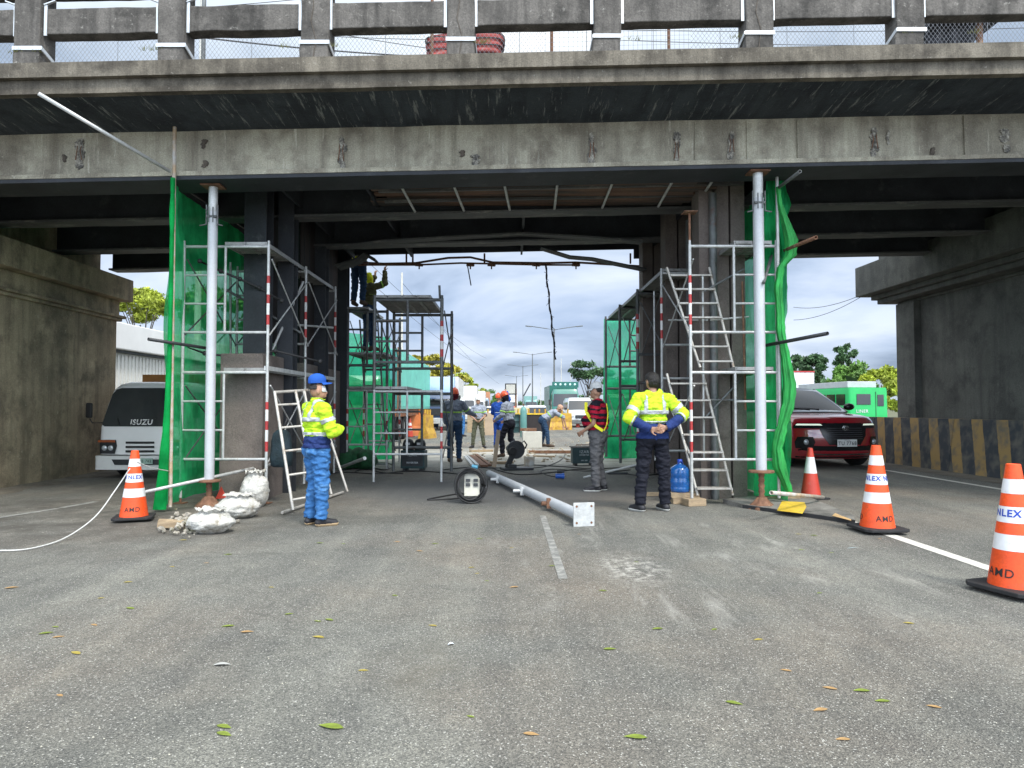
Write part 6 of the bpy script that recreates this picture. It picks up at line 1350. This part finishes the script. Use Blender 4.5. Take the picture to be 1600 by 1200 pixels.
mb = MB(); mb.box(-.3, .3, .5, 4.9, .3, .45); mb.build('chassis', M['black'], o)
c = at(221, 700, 13.0); put(o, (c.x, 13.0, 0), R(1.3))
# ---- generic far vehicles
GL = M['glass']
def van(label, px, Y, c, w_=1.7, h_=1.95, L_=4.6, rz=0, name='van', cat='van', group=None, hood=.5):
    o = thing(name, label, cat, (0, 0, 0), group); P_ = carpaint(name+'_paint', c); mb = MB(); rings = []
    hw = w_/2
    for z, f, y0 in ((.25, 1, .08), (.45, 1, 0), (.8, 1, .03), (1.0, .99, hood*.4), (1.1, .97, hood)):
        rings.append(rrect(hw*f, y0, L_, .15, z*h_/1.95, 4, .1))
    for z, f, dy in ((1.5, .92, .45), (1.8, .86, .75), (1.92, .75, 1.0)): rings.append(rrect(hw*f, hood+dy*.8, L_-.1*(z-1), .15, z*h_/1.95, 4, .08))
    mb.loft(rings); b_ = mb.build('body', P_, o); k_ = h_/1.95
    yy = lambda x, z: hood+(z/k_-1.1)*.95*.8+.0-.08*(1-(x/hw)**2)
    mb = MB(); vpanel(mb, [(z*k_, -hw*(.95-.17*(z-1.1)), hw*(.95-.17*(z-1.1))) for z in (1.14, 1.4, 1.72)], yy, .03, 8); mb.build('windscreen', GL, b_)
    for s_ in (-1, 1):
        mb = MB(); mb.obox((s_*hw*.74, .01, .72*k_), (.28, .12, .14)); mb.build('headlight', M['lamp'], o, bevel=.02)
        mb = MB(); mb.obox((s_*(hw+.1), hood+.35, 1.2*k_), (.16, .06, .14)); mb.build('wing_mirror', M['black'], o)
        mb = MB(); mb.add([(s_*hw*.985, hood+.5, 1.16*k_), (s_*hw*.985, L_-.4, 1.16*k_), (s_*hw*.9, L_-.4, 1.62*k_), (s_*hw*.9, hood+.85, 1.62*k_)], [(0, 1, 2, 3)]); mb.build('side_window', GL, b_)
        for y in (.75, L_-.8): wheel(o, s_*(hw-.1), y, .31, .2)
    mb = MB(); mb.box(-hw*.5, hw*.5, -.13, .0, .6*k_, .8*k_); mb.build('grille', M['dark'], o); mb = MB(); mb.box(-hw*.9, hw*.9, -.12, .1, .25*k_, .5*k_); mb.build('bumper', M['galvdark'], o, bevel=.03)
    x = (px-800)/F*Y; put(o, (x, Y, 0), R(rz)); return o
def sedan(label, px, Y, c, group='cars in the far oncoming traffic', rz=0):
    return van(label, px, Y, c, 1.72, 1.5, 4.3, rz, 'car', 'car', group, .95)
def truck(label, px, Y, cabc, boxc, w_=2.3, hc=2.6, hbx=3.2, L_=7, visor=None, rz=0, group=None, box=True, name='cargo_truck'):
    o = thing(name, label, 'truck', (0, 0, 0), group); P_ = carpaint('cab_paint', cabc); hw = w_/2; mb = MB()
    mb.loft([rrect(hw*f, y0, 1.9, .12, z, 4, .06) for z, f, y0 in ((.45, 1, .03), (.9, 1, 0), (1.35, 1, .02), (hc*.62, .99, .07), (hc*.88, .95, .2), (hc, .85, .35))]); cb_ = mb.build('cab', P_, o)
    yy = lambda x, z: .04+(z-1.4)*.14-.06*(1-(x/hw)**2)
    mb = MB(); vpanel(mb, [(1.42, -hw*.92, hw*.92), (1.8, -hw*.9, hw*.9), (hc*.86, -hw*.85, hw*.85)], yy, .03, 8); mb.build('windscreen', GL, cb_)
    mb = MB(); mb.box(-hw*.7, hw*.7, -.09, 0, .85, 1.25); mb.build('grille', M['dark'], cb_); mb = MB(); mb.box(-hw, hw, -.12, .3, .38, .72); bm_ = mb.build('bumper', M['galv'], o, bevel=.03)
    for s_ in (-1, 1):
        mb = MB(); mb.obox((s_*hw*.78, -.13, .55), (.32, .06, .16)); mb.build('headlight', M['lamp'], bm_); mb = MB(); mb.obox((s_*(hw+.18), .1, 1.75), (.2, .08, .5)); mb.tube((s_*hw, .2, 1.9), (s_*(hw+.18), .1, 1.95), .02); mb.build('wing_mirror', M['black'], o)
        for y in (.9, L_-1.6, L_-.6): wheel(o, s_*(hw-.15), y, .46, .28)
        mb = MB(); mb.add([(s_*hw*1.003, .5, 1.45), (s_*hw*1.003, 1.5, 1.45), (s_*hw*.97, 1.5, hc*.85), (s_*hw*.965, .62, hc*.85)], [(0, 1, 2, 3)]); mb.build('side_window', GL, cb_)
    if visor:
        mb = MB(); mb.loft([rrect(hw*.9, y0, 1.7, .1, z, 4, .05) for z, y0 in ((hc+.01, .35), (hc+.2, .3), (hbx*.98, .95))]); mb.build('wind_deflector', carpaint('deflector', visor), cb_)
    if box:
        mb = MB(); mb.box(-hw-.05, hw+.05, 2.05, L_, .95, hbx); bb = mb.build('cargo_box', mat('box_panel', boxc, .5, 0, .06, 1.5, tuple(V(boxc)*.7), .33, 2), o, bevel=.02)
        mb = MB()
        for k in range(int((L_-2.05)/.45)): mb.box(-hw-.065, -hw-.05, 2.2+k*.45, 2.25+k*.45, 1.0, hbx-.05); mb.box(hw+.05, hw+.065, 2.2+k*.45, 2.25+k*.45, 1.0, hbx-.05)
        if box: mb.build('box_ribs', M['galv'], bb)
    mb = MB(); mb.box(-.4, .4, 1.2, L_, .6, .9); mb.build('chassis', M['black'], o)
    put(o, ((px-800)/F*Y, Y, 0), R(rz)); return o
RZ = 1.3
t_ = truck('dark green truck with a lettered roof board facing the camera in the right lanes', 884, 61, (.02, .16, .12), (.02, .13, .10), 2.4, 2.9, 3.3, 9, None, RZ)
root = t_; loc_ = root.location.copy(); put(root, (0, 0, 0))
mb = MB(); mb.box(-1.15, 1.15, .35, .45, 3.05, 3.55); rb = mb.build('roof_board', mat('green_board', (.015, .12, .10), .5), root)
for k in range(5): mb = MB(); mb.ball((-.85+k*.42, .34, 3.32), (.10, .03, .10), 10); mb.build('roof_light', mat('pale_lamp', (.5, .7, .65), .3), rb)
put(root, loc_, R(RZ))
van('white van facing the camera just right of the green truck', 909, 46, (.6, .62, .62), 1.75, 2.0, 4.6, RZ)
van('white van hidden partly behind the far right scaffold net', 975, 36, (.6, .62, .60), 1.8, 2.05, 4.6, RZ)
van('small orange and cream jeepney behind the far right net', 950, 52, (.55, .28, .08), 1.9, 2.3, 5, RZ)
truck('truck with a blue wind deflector facing the camera left of the hooded worker', 685, 40, (.03, .06, .13), (.60, .60, .58), 1.95, 2.0, 3.15, 9, (.24, .36, .58), RZ)
truck('white box truck standing behind the blue fronted truck', 722, 56, (.6, .6, .58), (.64, .63, .60), 2.1, 2.2, 3.1, 8, None, RZ)
truck('smaller white truck further back on the left', 742, 78, (.55, .58, .6), (.6, .6, .58), 2.1, 2.3, 3.2, 7, None, RZ)
truck('container truck far back in the left lanes', 752, 100, (.1, .2, .3), (.45, .2, .1), 2.3, 2.7, 3.6, 9, None, RZ)
for i, (px, Y, c, wd) in enumerate(((840, 52, (.6, .62, .63), 'nearest white car behind the yellow barriers'), (822, 60, (.45, .47, .5), 'silver car left of the nearest white car'), (838, 74, (.55, .56, .6), 'pale car behind the nearest white car'), (853, 82, (.02, .03, .05), 'dark car left of the green truck'), (809, 78, (.5, .1, .08), 'red car far back in the middle'), (795, 92, (.6, .6, .6), 'small white car far back near the blue overalls'), (768, 95, (.6, .6, .6), 'small white car far back left of the middle'), (824, 100, (.55, .57, .6), 'tiny pale car at the back of the queue'), (812, 118, (.1, .12, .15), 'tiny dark car at the very back of the queue'), (780, 125, (.5, .5, .52), 'tiny silver car at the very back on the left'), (842, 110, (.6, .6, .6), 'tiny white car behind the pale car at right'), (930, 70, (.25, .26, .28), 'grey car far back at right of the white van'))):
    sedan(wd, px, Y, c, rz=RZ)
truck('white truck with grey load far back in the middle of the queue', 798, 108, (.55, .57, .58), (.5, .52, .53), 2.2, 2.5, 3.3, 8, None, RZ); truck('teal truck far back right of the sign trailer', 830, 125, (.12, .3, .28), (.2, .35, .33), 2.3, 2.7, 3.4, 8, None, RZ)
# teal container on a trailer, green truck beside it
o = thing('container_trailer', 'teal shipping container on a trailer behind the free standing scaffold', 'container', (0, 0, 0)); TL = mat('teal_container_lit', (.16, .50, .42), .5, 0, .08, 1.2, (.10, .33, .30), .38, .8, fine=.06); TLd = mat('teal_container_shaded', (.04, .22, .20), .5, 0, .1, 1.2)  # side paler, doors darker: sky sheen put into the colours
mb = MB(); mb.box(-2.44, 0, 0, 12, 1.25, 3.57); cb_ = mb.build('container', TL, o)
mb = MB(); mb.box(-2.42, -.02, -.03, 0, 1.3, 3.52); mb.build('door', TLd, cb_); mb = MB(); mb.box(-.10, .03, -.06, .08, 1.22, 3.62); mb.build('corner_post', M['rust'], cb_)
mb = MB()
for k in range(44): mb.box(0, .03, .2+k*.27, .33+k*.27, 1.35, 3.45)
mb.build('side_ribs', TL, cb_); mb = MB(); mb.box(-2.4, -.04, -.05, 12, .95, 1.24); ch_ = mb.build('chassis', mat('rusty_orange_chassis', (.26, .09, .03), .8, 0, .4, 3, (.08, .045, .03), .5, 4), o)
for y in (1.0, 2.3, 10.5):
    for x in (-2.2, -.25): wheel(o, x, y, .5, .3)
put(o, ((625-800)/F*27, 27, 0), R(-RZ+2.6))
truck('white fronted truck seen through the pale net behind the narrow scaffold', 556, 26, (.6, .6, .58), (.62, .62, .60), 1.9, 2.5, 3.3, 8, None, RZ)
# right service road: jeepney from behind, white box truck
GJ = mat('bright_green_jeepney', (.01, .42, .10), .4, 0, .08, 2, coat=.3); o = thing('jeepney', 'bright green passenger jeepney seen from behind over the striped barrier', 'jeepney', (0, 0, 0))
mb = MB(); mb.loft([rrect(w_, 0, 6.4, .12, z, 4) for z, w_ in ((.55, 1.0), (.8, 1.02), (2.15, 1.0), (2.3, .96))]); b_ = mb.build('body', GJ, o)
mb = MB(); mb.box(-.62, .10, -.025, .0, 1.45, 1.98); mb.build('rear_window', GL, b_, bevel=.01); mb = MB(); mb.box(.45, .78, -.025, 0, 1.38, 1.95); mb.build('rear_window', GL, b_, bevel=.01)
mb = MB(); mb.box(.36, .38, -.02, .0, .6, 2.1); mb.build('door_edge', M['dark'], b_); lettering('LINER', .22, M['print'], b_, lambda x, y: (x-.35, -.03, 1.12+y), .004)
for k in range(6): mb = MB(); mb.box(-1.04, -1.015, .35+k*.95, 1.15+k*.95, 1.42, 1.98); mb.build('side_window', GL, b_); mb = MB(); mb.box(1.015, 1.04, .35+k*.95, 1.15+k*.95, 1.42, 1.98); mb.build('side_window', GL, b_)
mb = MB(); mb.box(-.9, .6, .3, 5.5, 2.31, 2.62); mb.build('roof_rack', mat('grey_roof_box', (.42, .44, .45), .6, 0, .1, 3), o, bevel=.02)
for x in (-.85, .85):
    for y in (1.3, 5.3): wheel(o, x, y, .4, .25)
put(o, ((1357-800)/F*35, 35, 0), R(4))
mb = MB(); o = thing('cargo_truck', 'plain white box truck seen between the green net roll and the trees', 'truck'); mb.box(-1.2, 1.2, 0, 6, .9, 3.7); b_ = mb.build('cargo_box', mat('white_box', (.66, .68, .72), .5, 0, .04, 2), o, bevel=.03); mb = MB(); mb.box(-1.22, 1.22, -.02, .1, 3.71, 3.8); mb.build('top_trim', M['red'], b_)
mb = MB(); mb.loft([rrect(1.1, 6.1, 7.9, .15, z, 4) for z in (.5, 2.0, 2.5)]); mb.build('cab', WHT, o)
for x in (-1, 1):
    for y in (1.2, 6.8): wheel(o, x, y, .45, .28)
put(o, ((1246-800)/F*48, 48, 0), R(3))
# ------------------------------------------------------------------ surroundings
# striped barrier along the right edge
m = bpy.data.materials.new('striped_barrier_paint'); m.use_nodes = True; t = m.node_tree; b = t.nodes['Principled BSDF']; L = t.links.new
g = N(t, 'ShaderNodeTexCoord'); s_ = N(t, 'ShaderNodeSeparateXYZ'); L(g.outputs['Object'], s_.inputs[0])
a1 = N(t, 'ShaderNodeMath', operation='MULTIPLY_ADD'); L(s_.outputs[2], a1.inputs[0]); a1.inputs[1].default_value = -.30; L(s_.outputs[1], a1.inputs[2])
nn = N(t, 'ShaderNodeTexNoise'); nn.inputs['Scale'].default_value = 5; nn.inputs['Detail'].default_value = 7; L(g.outputs['Object'], nn.inputs[0])
a1b = N(t, 'ShaderNodeMath', operation='MULTIPLY_ADD'); L(nn.outputs[0], a1b.inputs[0]); a1b.inputs[1].default_value = .07; L(a1.outputs[0], a1b.inputs[2])
a2 = N(t, 'ShaderNodeMath', operation='DIVIDE'); L(a1b.outputs[0], a2.inputs[0]); a2.inputs[1].default_value = .68
a3 = N(t, 'ShaderNodeMath', operation='FRACT'); L(a2.outputs[0], a3.inputs[0]); a4 = N(t, 'ShaderNodeMath', operation='GREATER_THAN'); L(a3.outputs[0], a4.inputs[0]); a4.inputs[1].default_value = .54
x = N(t, 'ShaderNodeMix', data_type='RGBA'); L(a4.outputs[0], x.inputs[0]); x.inputs[6].default_value = (.045, .05, .058, 1); x.inputs[7].default_value = (.36, .235, .09, 1)
r = N(t, 'ShaderNodeValToRGB'); r.color_ramp.elements[0].position = .44; r.color_ramp.elements[1].position = .72; L(nn.outputs[0], r.inputs[0])
x2 = N(t, 'ShaderNodeMix', data_type='RGBA'); L(r.outputs[0], x2.inputs[0]); L(x.outputs[2], x2.inputs[6]); x2.inputs[7].default_value = (.14, .13, .11, 1); L(x2.outputs[2], b.inputs['Base Color']); b.inputs['Roughness'].default_value = .85
M['stripe'] = m
rs = random.Random(6)
for k in range(13):
    y0 = 8.4+k*3.0; y1 = y0+2.994; prof = [(9.00, 0), (9.02, .10), (9.16, 1.07), (9.36, 1.07), (9.48, .10), (9.5, 0)]; rings = []
    dx_ = rs.uniform(-.015, .015)
    for y in (y0, y1): rings.append([(rx(px_, y)+.2+dx_, y, z) for px_, z in prof])
    mb = MB(); mb.loft(rings, False)
    mb.build('concrete_barrier', M['stripe'], None, 'dark and ochre striped concrete barrier, number '+('one two three four five six seven eight nine ten eleven twelve thirteen'.split()[k])+' of the right hand row from the camera', 'barrier', 'striped barriers along the right pier', origin=(rx(9.2, y0), 0, 0))
# yellow plastic barriers beyond the workers
YB = mat('yellow_plastic_barrier', (.48, .29, .03), .6, 0, .2, 3, (.30, .14, .05), .45, 4); OB = mat('orange_plastic_barrier', (.45, .13, .03), .6, 0, .2, 3)
def pbarrier(label, px, Y, m_, rz=0, w_=1.15):
    o = thing('plastic_barrier', label, 'barrier', (0, 0, 0), 'plastic barriers beyond the workers'); mb = MB()
    mb.loft([[(-w_/2, -.25, 0), (w_/2, -.25, 0), (w_/2, .25, 0), (-w_/2, .25, 0)], [(-w_/2, -.22, .2), (w_/2, -.22, .2), (w_/2, .22, .2), (-w_/2, .22, .2)], [(-w_/2, -.12, .45), (w_/2, -.12, .45), (w_/2, .12, .45), (-w_/2, .12, .45)], [(-w_/2, -.09, .98), (w_/2, -.09, .98), (w_/2, .09, .98), (-w_/2, .09, .98)]], False); mb.build('shell', m_, o, bevel=.02)
    for x_ in (-.35, 0, .35): mb = MB(); mb.tube((x_, 0, .98), (x_, 0, 1.22), .05); mb.build('peg', m_, o)
    put(o, ((px-800)/F*Y, Y, 0), R(rz)); return o
for i, px in enumerate((772, 800, 826, 852, 878)): pbarrier(('leftmost', 'second from left', 'middle', 'fourth from left', 'rightmost')[i]+' yellow plastic barrier of the row beyond the workers', px, 40+i*.4, YB)
pbarrier('orange plastic barrier standing beyond the grey welding machine', 655, 33, OB, 40); pbarrier('yellow plastic barrier standing beside the orange one beyond the welding machine', 668, 30, YB, 80)
# sign trailer with panels
o = thing('sign_trailer', 'roadworks trailer with two dark panels on a mast beyond the drum', 'trailer', (0, 0, 0)); mb = MB(); mb.box(-.9, .9, 0, 1.4, .4, 1.3); mb.build('body', mat('cream_trailer', (.5, .42, .25), .6, 0, .1, 3, (.3, .2, .1), .4, 3), o, bevel=.04)
mb = MB(); mb.tube((0, .3, 1.3), (0, .3, 2.6), .06); mb.build('mast', M['rust'], o); mb = MB(); mb.obox((-.35, .2, 2.55), (.75, .08, .75), (.1, 0, 0)); pn = mb.build('panel', M['dark'], o); mb = MB(); mb.obox((-.35, .13, 2.55), (.6, .03, .6), (.1, 0, 0)); mb.build('panel_face', M['slab'], pn)
mb = MB(); mb.obox((.75, .2, 2.5), (.08, .6, .95), (0, .5, 0)); mb.build('panel', M['dark'], o)
for x_ in (-.8, .8): wheel(o, x_, .7, .33, .2)
put(o, ((806-800)/F*47, 47, 0))
# street lamps along the median
def lamp(label, px, Y, H, arm=3.2, double=True):
    o = thing('street_lamp', label, 'street lamp', (0, 0, 0), 'double armed street lamps along the median'); mb = MB(); mb.tube((0, 0, 0), (0, 0, H), .14, .07, 12); mb.build('pole', M['galvdark'], o)
    for s_ in (-1, 1):
        mb = MB(); mb.path([(0, 0, H-.2), (s_*arm*.3, 0, H-.02), (s_*arm*.9, 0, H+.25)], .05, 6); a_ = mb.build('arm', M['galvdark'], o)
        mb = MB(); mb.obox((s_*arm, 0, H+.26), (.75, .25, .12), (0, -s_*.1, 0)); mb.build('lamp_head', M['galvdark'], a_, bevel=.03)
    put(o, ((px-800)/F*Y, Y, 0), R(0)); return o
lamp('tallest and nearest double armed street lamp in the middle of the sky', 866, 85, 10.9, 3.1); lamp('second double armed street lamp, left of the nearest one', 832, 125, 10.9, 3.1)
lamp('third double armed street lamp, smaller and further left', 817, 162, 10.9); lamp('fourth and smallest double armed street lamp', 807, 215, 10.9)
def upole(label, px, Y, ptop, r=.14, arms=True):
    o = thing('utility_pole', label, 'utility pole', (0, 0, 0)); H = (637-ptop)/F*Y+1.3; mb = MB(); mb.tube((0, 0, 0), (0, 0, H), r, r*.6, 10); mb.build('pole', M['slab'], o)
    if arms: mb = MB(); mb.beam((-.1, 0, H-2.0*Y/60), (1.3*Y/60*1.2, 0, H-2.0*Y/60), .1, .1); mb.build('crossarm', M['galv'], o)
    put(o, ((px-800)/F*Y, Y, 0)); return o, H
upole('pale utility pole rising behind the plank top scaffold', 627, 60, 425); upole('thin dark pole right of the nearest street lamp', 877, 160, 560, .12, False); upole('very thin pole at right in the far sky', 892, 180, 565, .1, False); upole('distant pole left of the smallest lamps', 845, 190, 583, .12, False)
upole('tall pole seen through the parapet at upper left', 307, 26, -20, .13, False)
# overhead wires
def wire(label, a, b, sag, r=.018):
    a = V(a); b = V(b); mb = MB(); mb.path([a.lerp(b, k/20)-V((0, 0, sag*4*(k/20)*(1-k/20))) for k in range(21)], r, 4); return mb.build('overhead_wire', M['black'], None, label, 'wire', 'overhead wires', origin=a)
for i, (a, b, s) in enumerate((((90, 28, 26), (760, 92, 34), .3), ((100, 20, 26), (760, 62, 34), .3), ((330, 12, 24), (780, 88, 32), .2), ((500, 78, 30), (1100, 98, 34), .2), ((-80, 30, 24), (620, -20, 40), .3), ((900, 45, 30), (1700, 40, 32), .2), ((950, 62, 30), (1700, 66, 32), .2))):
    wire(('lowest', 'second', 'steep', 'middle', 'upper left', 'upper right', 'lower right')[i]+' overhead wire seen through the fence on the bridge', at(*a), at(*b), s, .016 if i else .035)
for i, (a, b) in enumerate((((560, 395, 50), (760, 560, 140)), ((566, 430, 50), (760, 575, 140)), ((627, 440, 60), (780, 600, 160)), ((1420, 410, 40), (1240, 500, 60)), ((1420, 420, 40), (1240, 480, 62)), ((1010, 600, 90), (900, 625, 160)))):
    wire(('top', 'middle', 'lower', 'upper right bay', 'lower right bay', 'low faint')[i]+' wire crossing the sky below the bridge', at(*a), at(*b), .8, .02)
# white building on the left
o = thing('warehouse', 'long white corrugated warehouse beyond the left pier', 'building', (-11, 17, 0)); mb = MB(); WC = mat('white_corrugated_sheet', (.60, .60, .57), .6, 0, .06, 2, (.42, .41, .38), .36, 2)
rings = []
y = 15.0; p0 = []
mb.box(-22, -11.5, 16, 46, 0, 2.9); mb.build('wall', WC, o)
mb = MB(); 
for k in range(150): mb.box(-11.5, -11.47, 16.05+k*.2, 16.13+k*.2, .05, 2.85)
mb.build('corrugation', WC, o); mb = MB(); mb.box(-22.3, -11.2, 15.8, 46.2, 2.98, 3.75); mb.build('roof', mat('white_fascia', (.68, .68, .67), .5, 0, .04, 2), o, bevel=.03)
mb = MB(); mb.box(-22, -11.35, 15.9, 46, 2.905, 2.975); mb.build('eaves_strip', M['dark'], o)  # dark strip between wall and roof fascia
# trees
def leafmat(name, c):
    m = bpy.data.materials.new(name); m.use_nodes = True; t = m.node_tree; b = t.nodes['Principled BSDF']; L = t.links.new
    g = N(t, 'ShaderNodeTexCoord'); n = N(t, 'ShaderNodeTexNoise'); n.inputs['Scale'].default_value = .9; n.inputs['Detail'].default_value = 5; L(g.outputs['Object'], n.inputs[0])
    r = N(t, 'ShaderNodeValToRGB'); r.color_ramp.elements[0].position = .36; r.color_ramp.elements[1].position = .64; r.color_ramp.elements[0].color = tuple(V(c)*.55)+(1,); r.color_ramp.elements[1].color = tuple(V(c)*1.5)+(1,)
    L(n.outputs[0], r.inputs[0]); L(r.outputs[0], b.inputs['Base Color']); b.inputs['Roughness'].default_value = .7; b.inputs['Subsurface Weight'].default_value = 0; return m
LG = leafmat('dark_green_leaves', (.045, .10, .035)); LM = leafmat('mid_green_leaves', (.10, .20, .035)); LY = leafmat('yellow_green_leaves', (.27, .32, .03)); LA = leafmat('golden_leaves', (.30, .27, .03)); BK = mat('bark', (.12, .10, .08), .95, 0, .3, 4)
def tree(label, x, y, h, cr, lm, seed, n=3200, flat=.7, ls=.16, gaps=.5, base=.35, name='tree', group=None):
    r = np.random.RandomState(seed); o = thing(name, label, 'tree', (x, y, 0), group); mb = MB(); tips = []
    top = h-cr*flat*1.0; mb.path([(x, y, 0), (x+.1*cr*r.randn()*.3, y, h*base), (x+.15*cr*r.randn(), y, h*.7)], [.05*cr+.06, .035*cr+.04, .02*cr], 8)
    nb = int(12+cr*5)
    cen = []
    for i in range(nb):
        u = r.randn(3); u /= np.linalg.norm(u); u *= r.uniform(.45, 1)**.5; c = np.array([x, y, top])+u*np.array([cr, cr, cr*flat])*.85; cen.append((c, cr*r.uniform(.16, .36)))
        if i < 9: mb.path([(x, y, h*(base*.8+.04*i)), ((x+c[0])/2, (y+c[1])/2, (h*(base+.1)+c[2])/2+.1), tuple(c)], [.018*cr+.02, .012*cr+.012, .008*cr+.004], 5)
    mb.build('trunk', BK, o)
    P_ = []
    k = n//nb
    for c, rr in cen:
        d = r.randn(k, 3); d /= np.linalg.norm(d, axis=1)[:, None]; d *= (r.uniform(0, 1, (k, 1))**.45)*rr; d[:, 2] *= .65; P_.append(c+d)
    P_ = np.concatenate(P_); m_ = len(P_); a = r.randn(m_, 3); a /= np.linalg.norm(a, axis=1)[:, None]; b_ = np.cross(a, r.randn(m_, 3)); b_ /= np.linalg.norm(b_, axis=1)[:, None]; s_ = ls*r.uniform(.5, 1.3, (m_, 1))
    v = np.stack([P_-a*s_, P_+b_*s_*.45, P_+a*s_, P_-b_*s_*.45], 1).reshape(-1, 3)-np.array([x, y, 0])
    me = bpy.data.meshes.new('crown'); me.from_pydata(v.tolist(), [], [(4*i, 4*i+1, 4*i+2, 4*i+3) for i in range(m_)]); me.materials.append(lm); me.update(); q = bpy.data.objects.new('crown', me); COL.objects.link(q); q.parent = o; WL[q.name] = V((x, y, 0)); return o
def tpx(label, px, Y, ptop, wpx, lm, seed, **kw):
    x = (px-800)/F*Y; h = (637-ptop)/F*Y+1.3; return tree(label, x, Y, h, wpx/F*Y/2, lm, seed, **kw)
G = 'trees beyond the bridge'
tpx('pale green feathery tree above the white warehouse, nearest the left pier', 222, 52, 440, 105, LY, 1, n=6500, ls=.16, flat=.6, group=G)
tpx('green tree seen through the upper part of the left net', 330, 56, 450, 120, LM, 2, n=5500, ls=.2, flat=.6, group=G)
tpx('broad green tree behind the left column and scaffold', 430, 60, 470, 130, LM, 3, n=5000, ls=.22, flat=.6, group=G)
tpx('green tree behind the narrow scaffold tower', 545, 70, 545, 110, LM, 4, n=3000, ls=.25, group=G)
for i, (px, Y, pt_, wd, lm) in enumerate(((640, 72, 545, 80, LA), (672, 78, 553, 70, LA), (700, 88, 566, 62, LA), (722, 100, 582, 50, LY), (742, 120, 596, 45, LY), (762, 150, 607, 40, LM), (785, 200, 616, 40, LG))):
    tpx(('first golden', 'second golden', 'third golden', 'first yellow green', 'second yellow green', 'mid green', 'last dark')[i]+' tree of the left row behind the trucks', px, Y, pt_, wd, lm, 10+i, n=3200, ls=.24, flat=.75, group=G)
tpx('airy dark tree with open crown left of the far right scaffold', 918, 75, 560, 62, LG, 30, n=1800, ls=.22, flat=.55, group=G)
tpx('second dark tree half behind the far right net', 965, 78, 572, 60, LG, 31, n=2200, ls=.22, group=G)
tpx('dark green bushy tree above the white box truck', 1262, 62, 545, 75, LG, 32, n=4200, ls=.25, flat=.8, group=G)
tpx('tall thin crowned tree standing in the middle of the right bay', 1322, 66, 537, 42, LG, 33, n=1500, ls=.22, flat=1.0, group=G)
tpx('olive tree below the tall thin crowned tree', 1338, 60, 568, 70, LM, 34, n=3800, ls=.24, flat=.7, group=G)
tpx('yellow green tree between the olive tree and the right pier', 1380, 52, 575, 80, LY, 35, n=4500, ls=.2, flat=.75, group=G)
tpx('low bright bush beside the right pier above the barrier', 1412, 40, 590, 70, LY, 36, n=4500, ls=.15, flat=.9, base=.1, group=G)
tpx('low green bush behind the green jeepney', 1300, 54, 592, 90, LM, 37, n=3600, ls=.22, flat=.6, base=.1, group=G)
# far hedgerow closing the horizon on both sides
def hedge(label, x0, y0, x1, y1, h, n, seed, lm):
    r = np.random.RandomState(seed); t_ = r.uniform(0, 1, n); hh = h*(.55+.45*np.array([noise.noise(V((a*40, seed, 0))) for a in t_])); P_ = np.stack([x0+(x1-x0)*t_+r.randn(n)*2, y0+(y1-y0)*t_+r.randn(n)*2, np.abs(r.uniform(0, 1, n))**.7*np.maximum(hh, .5)+.1], 1)
    a = r.randn(n, 3); a /= np.linalg.norm(a, axis=1)[:, None]; b_ = np.cross(a, r.randn(n, 3)); b_ /= np.linalg.norm(b_, axis=1)[:, None]; s_ = .75*r.uniform(.5, 1.2, (n, 1))
    v = np.stack([P_-a*s_, P_+b_*s_*.6, P_+a*s_, P_-b_*s_*.6], 1).reshape(-1, 3)
    me = bpy.data.meshes.new('far_woods'); me.from_pydata(v.tolist(), [], [(4*i, 4*i+1, 4*i+2, 4*i+3) for i in range(n)]); me.materials.append(lm); o = bpy.data.objects.new('far_woods', me); COL.objects.link(o); o['kind'] = 'stuff'
hedge('', -30, 60, -26, 420, 6.5, 12000, 1, LM); hedge('', 26, 60, 12, 420, 6.5, 12000, 2, LG); hedge('', -28, 420, 14, 425, 8, 4000, 3, LG)
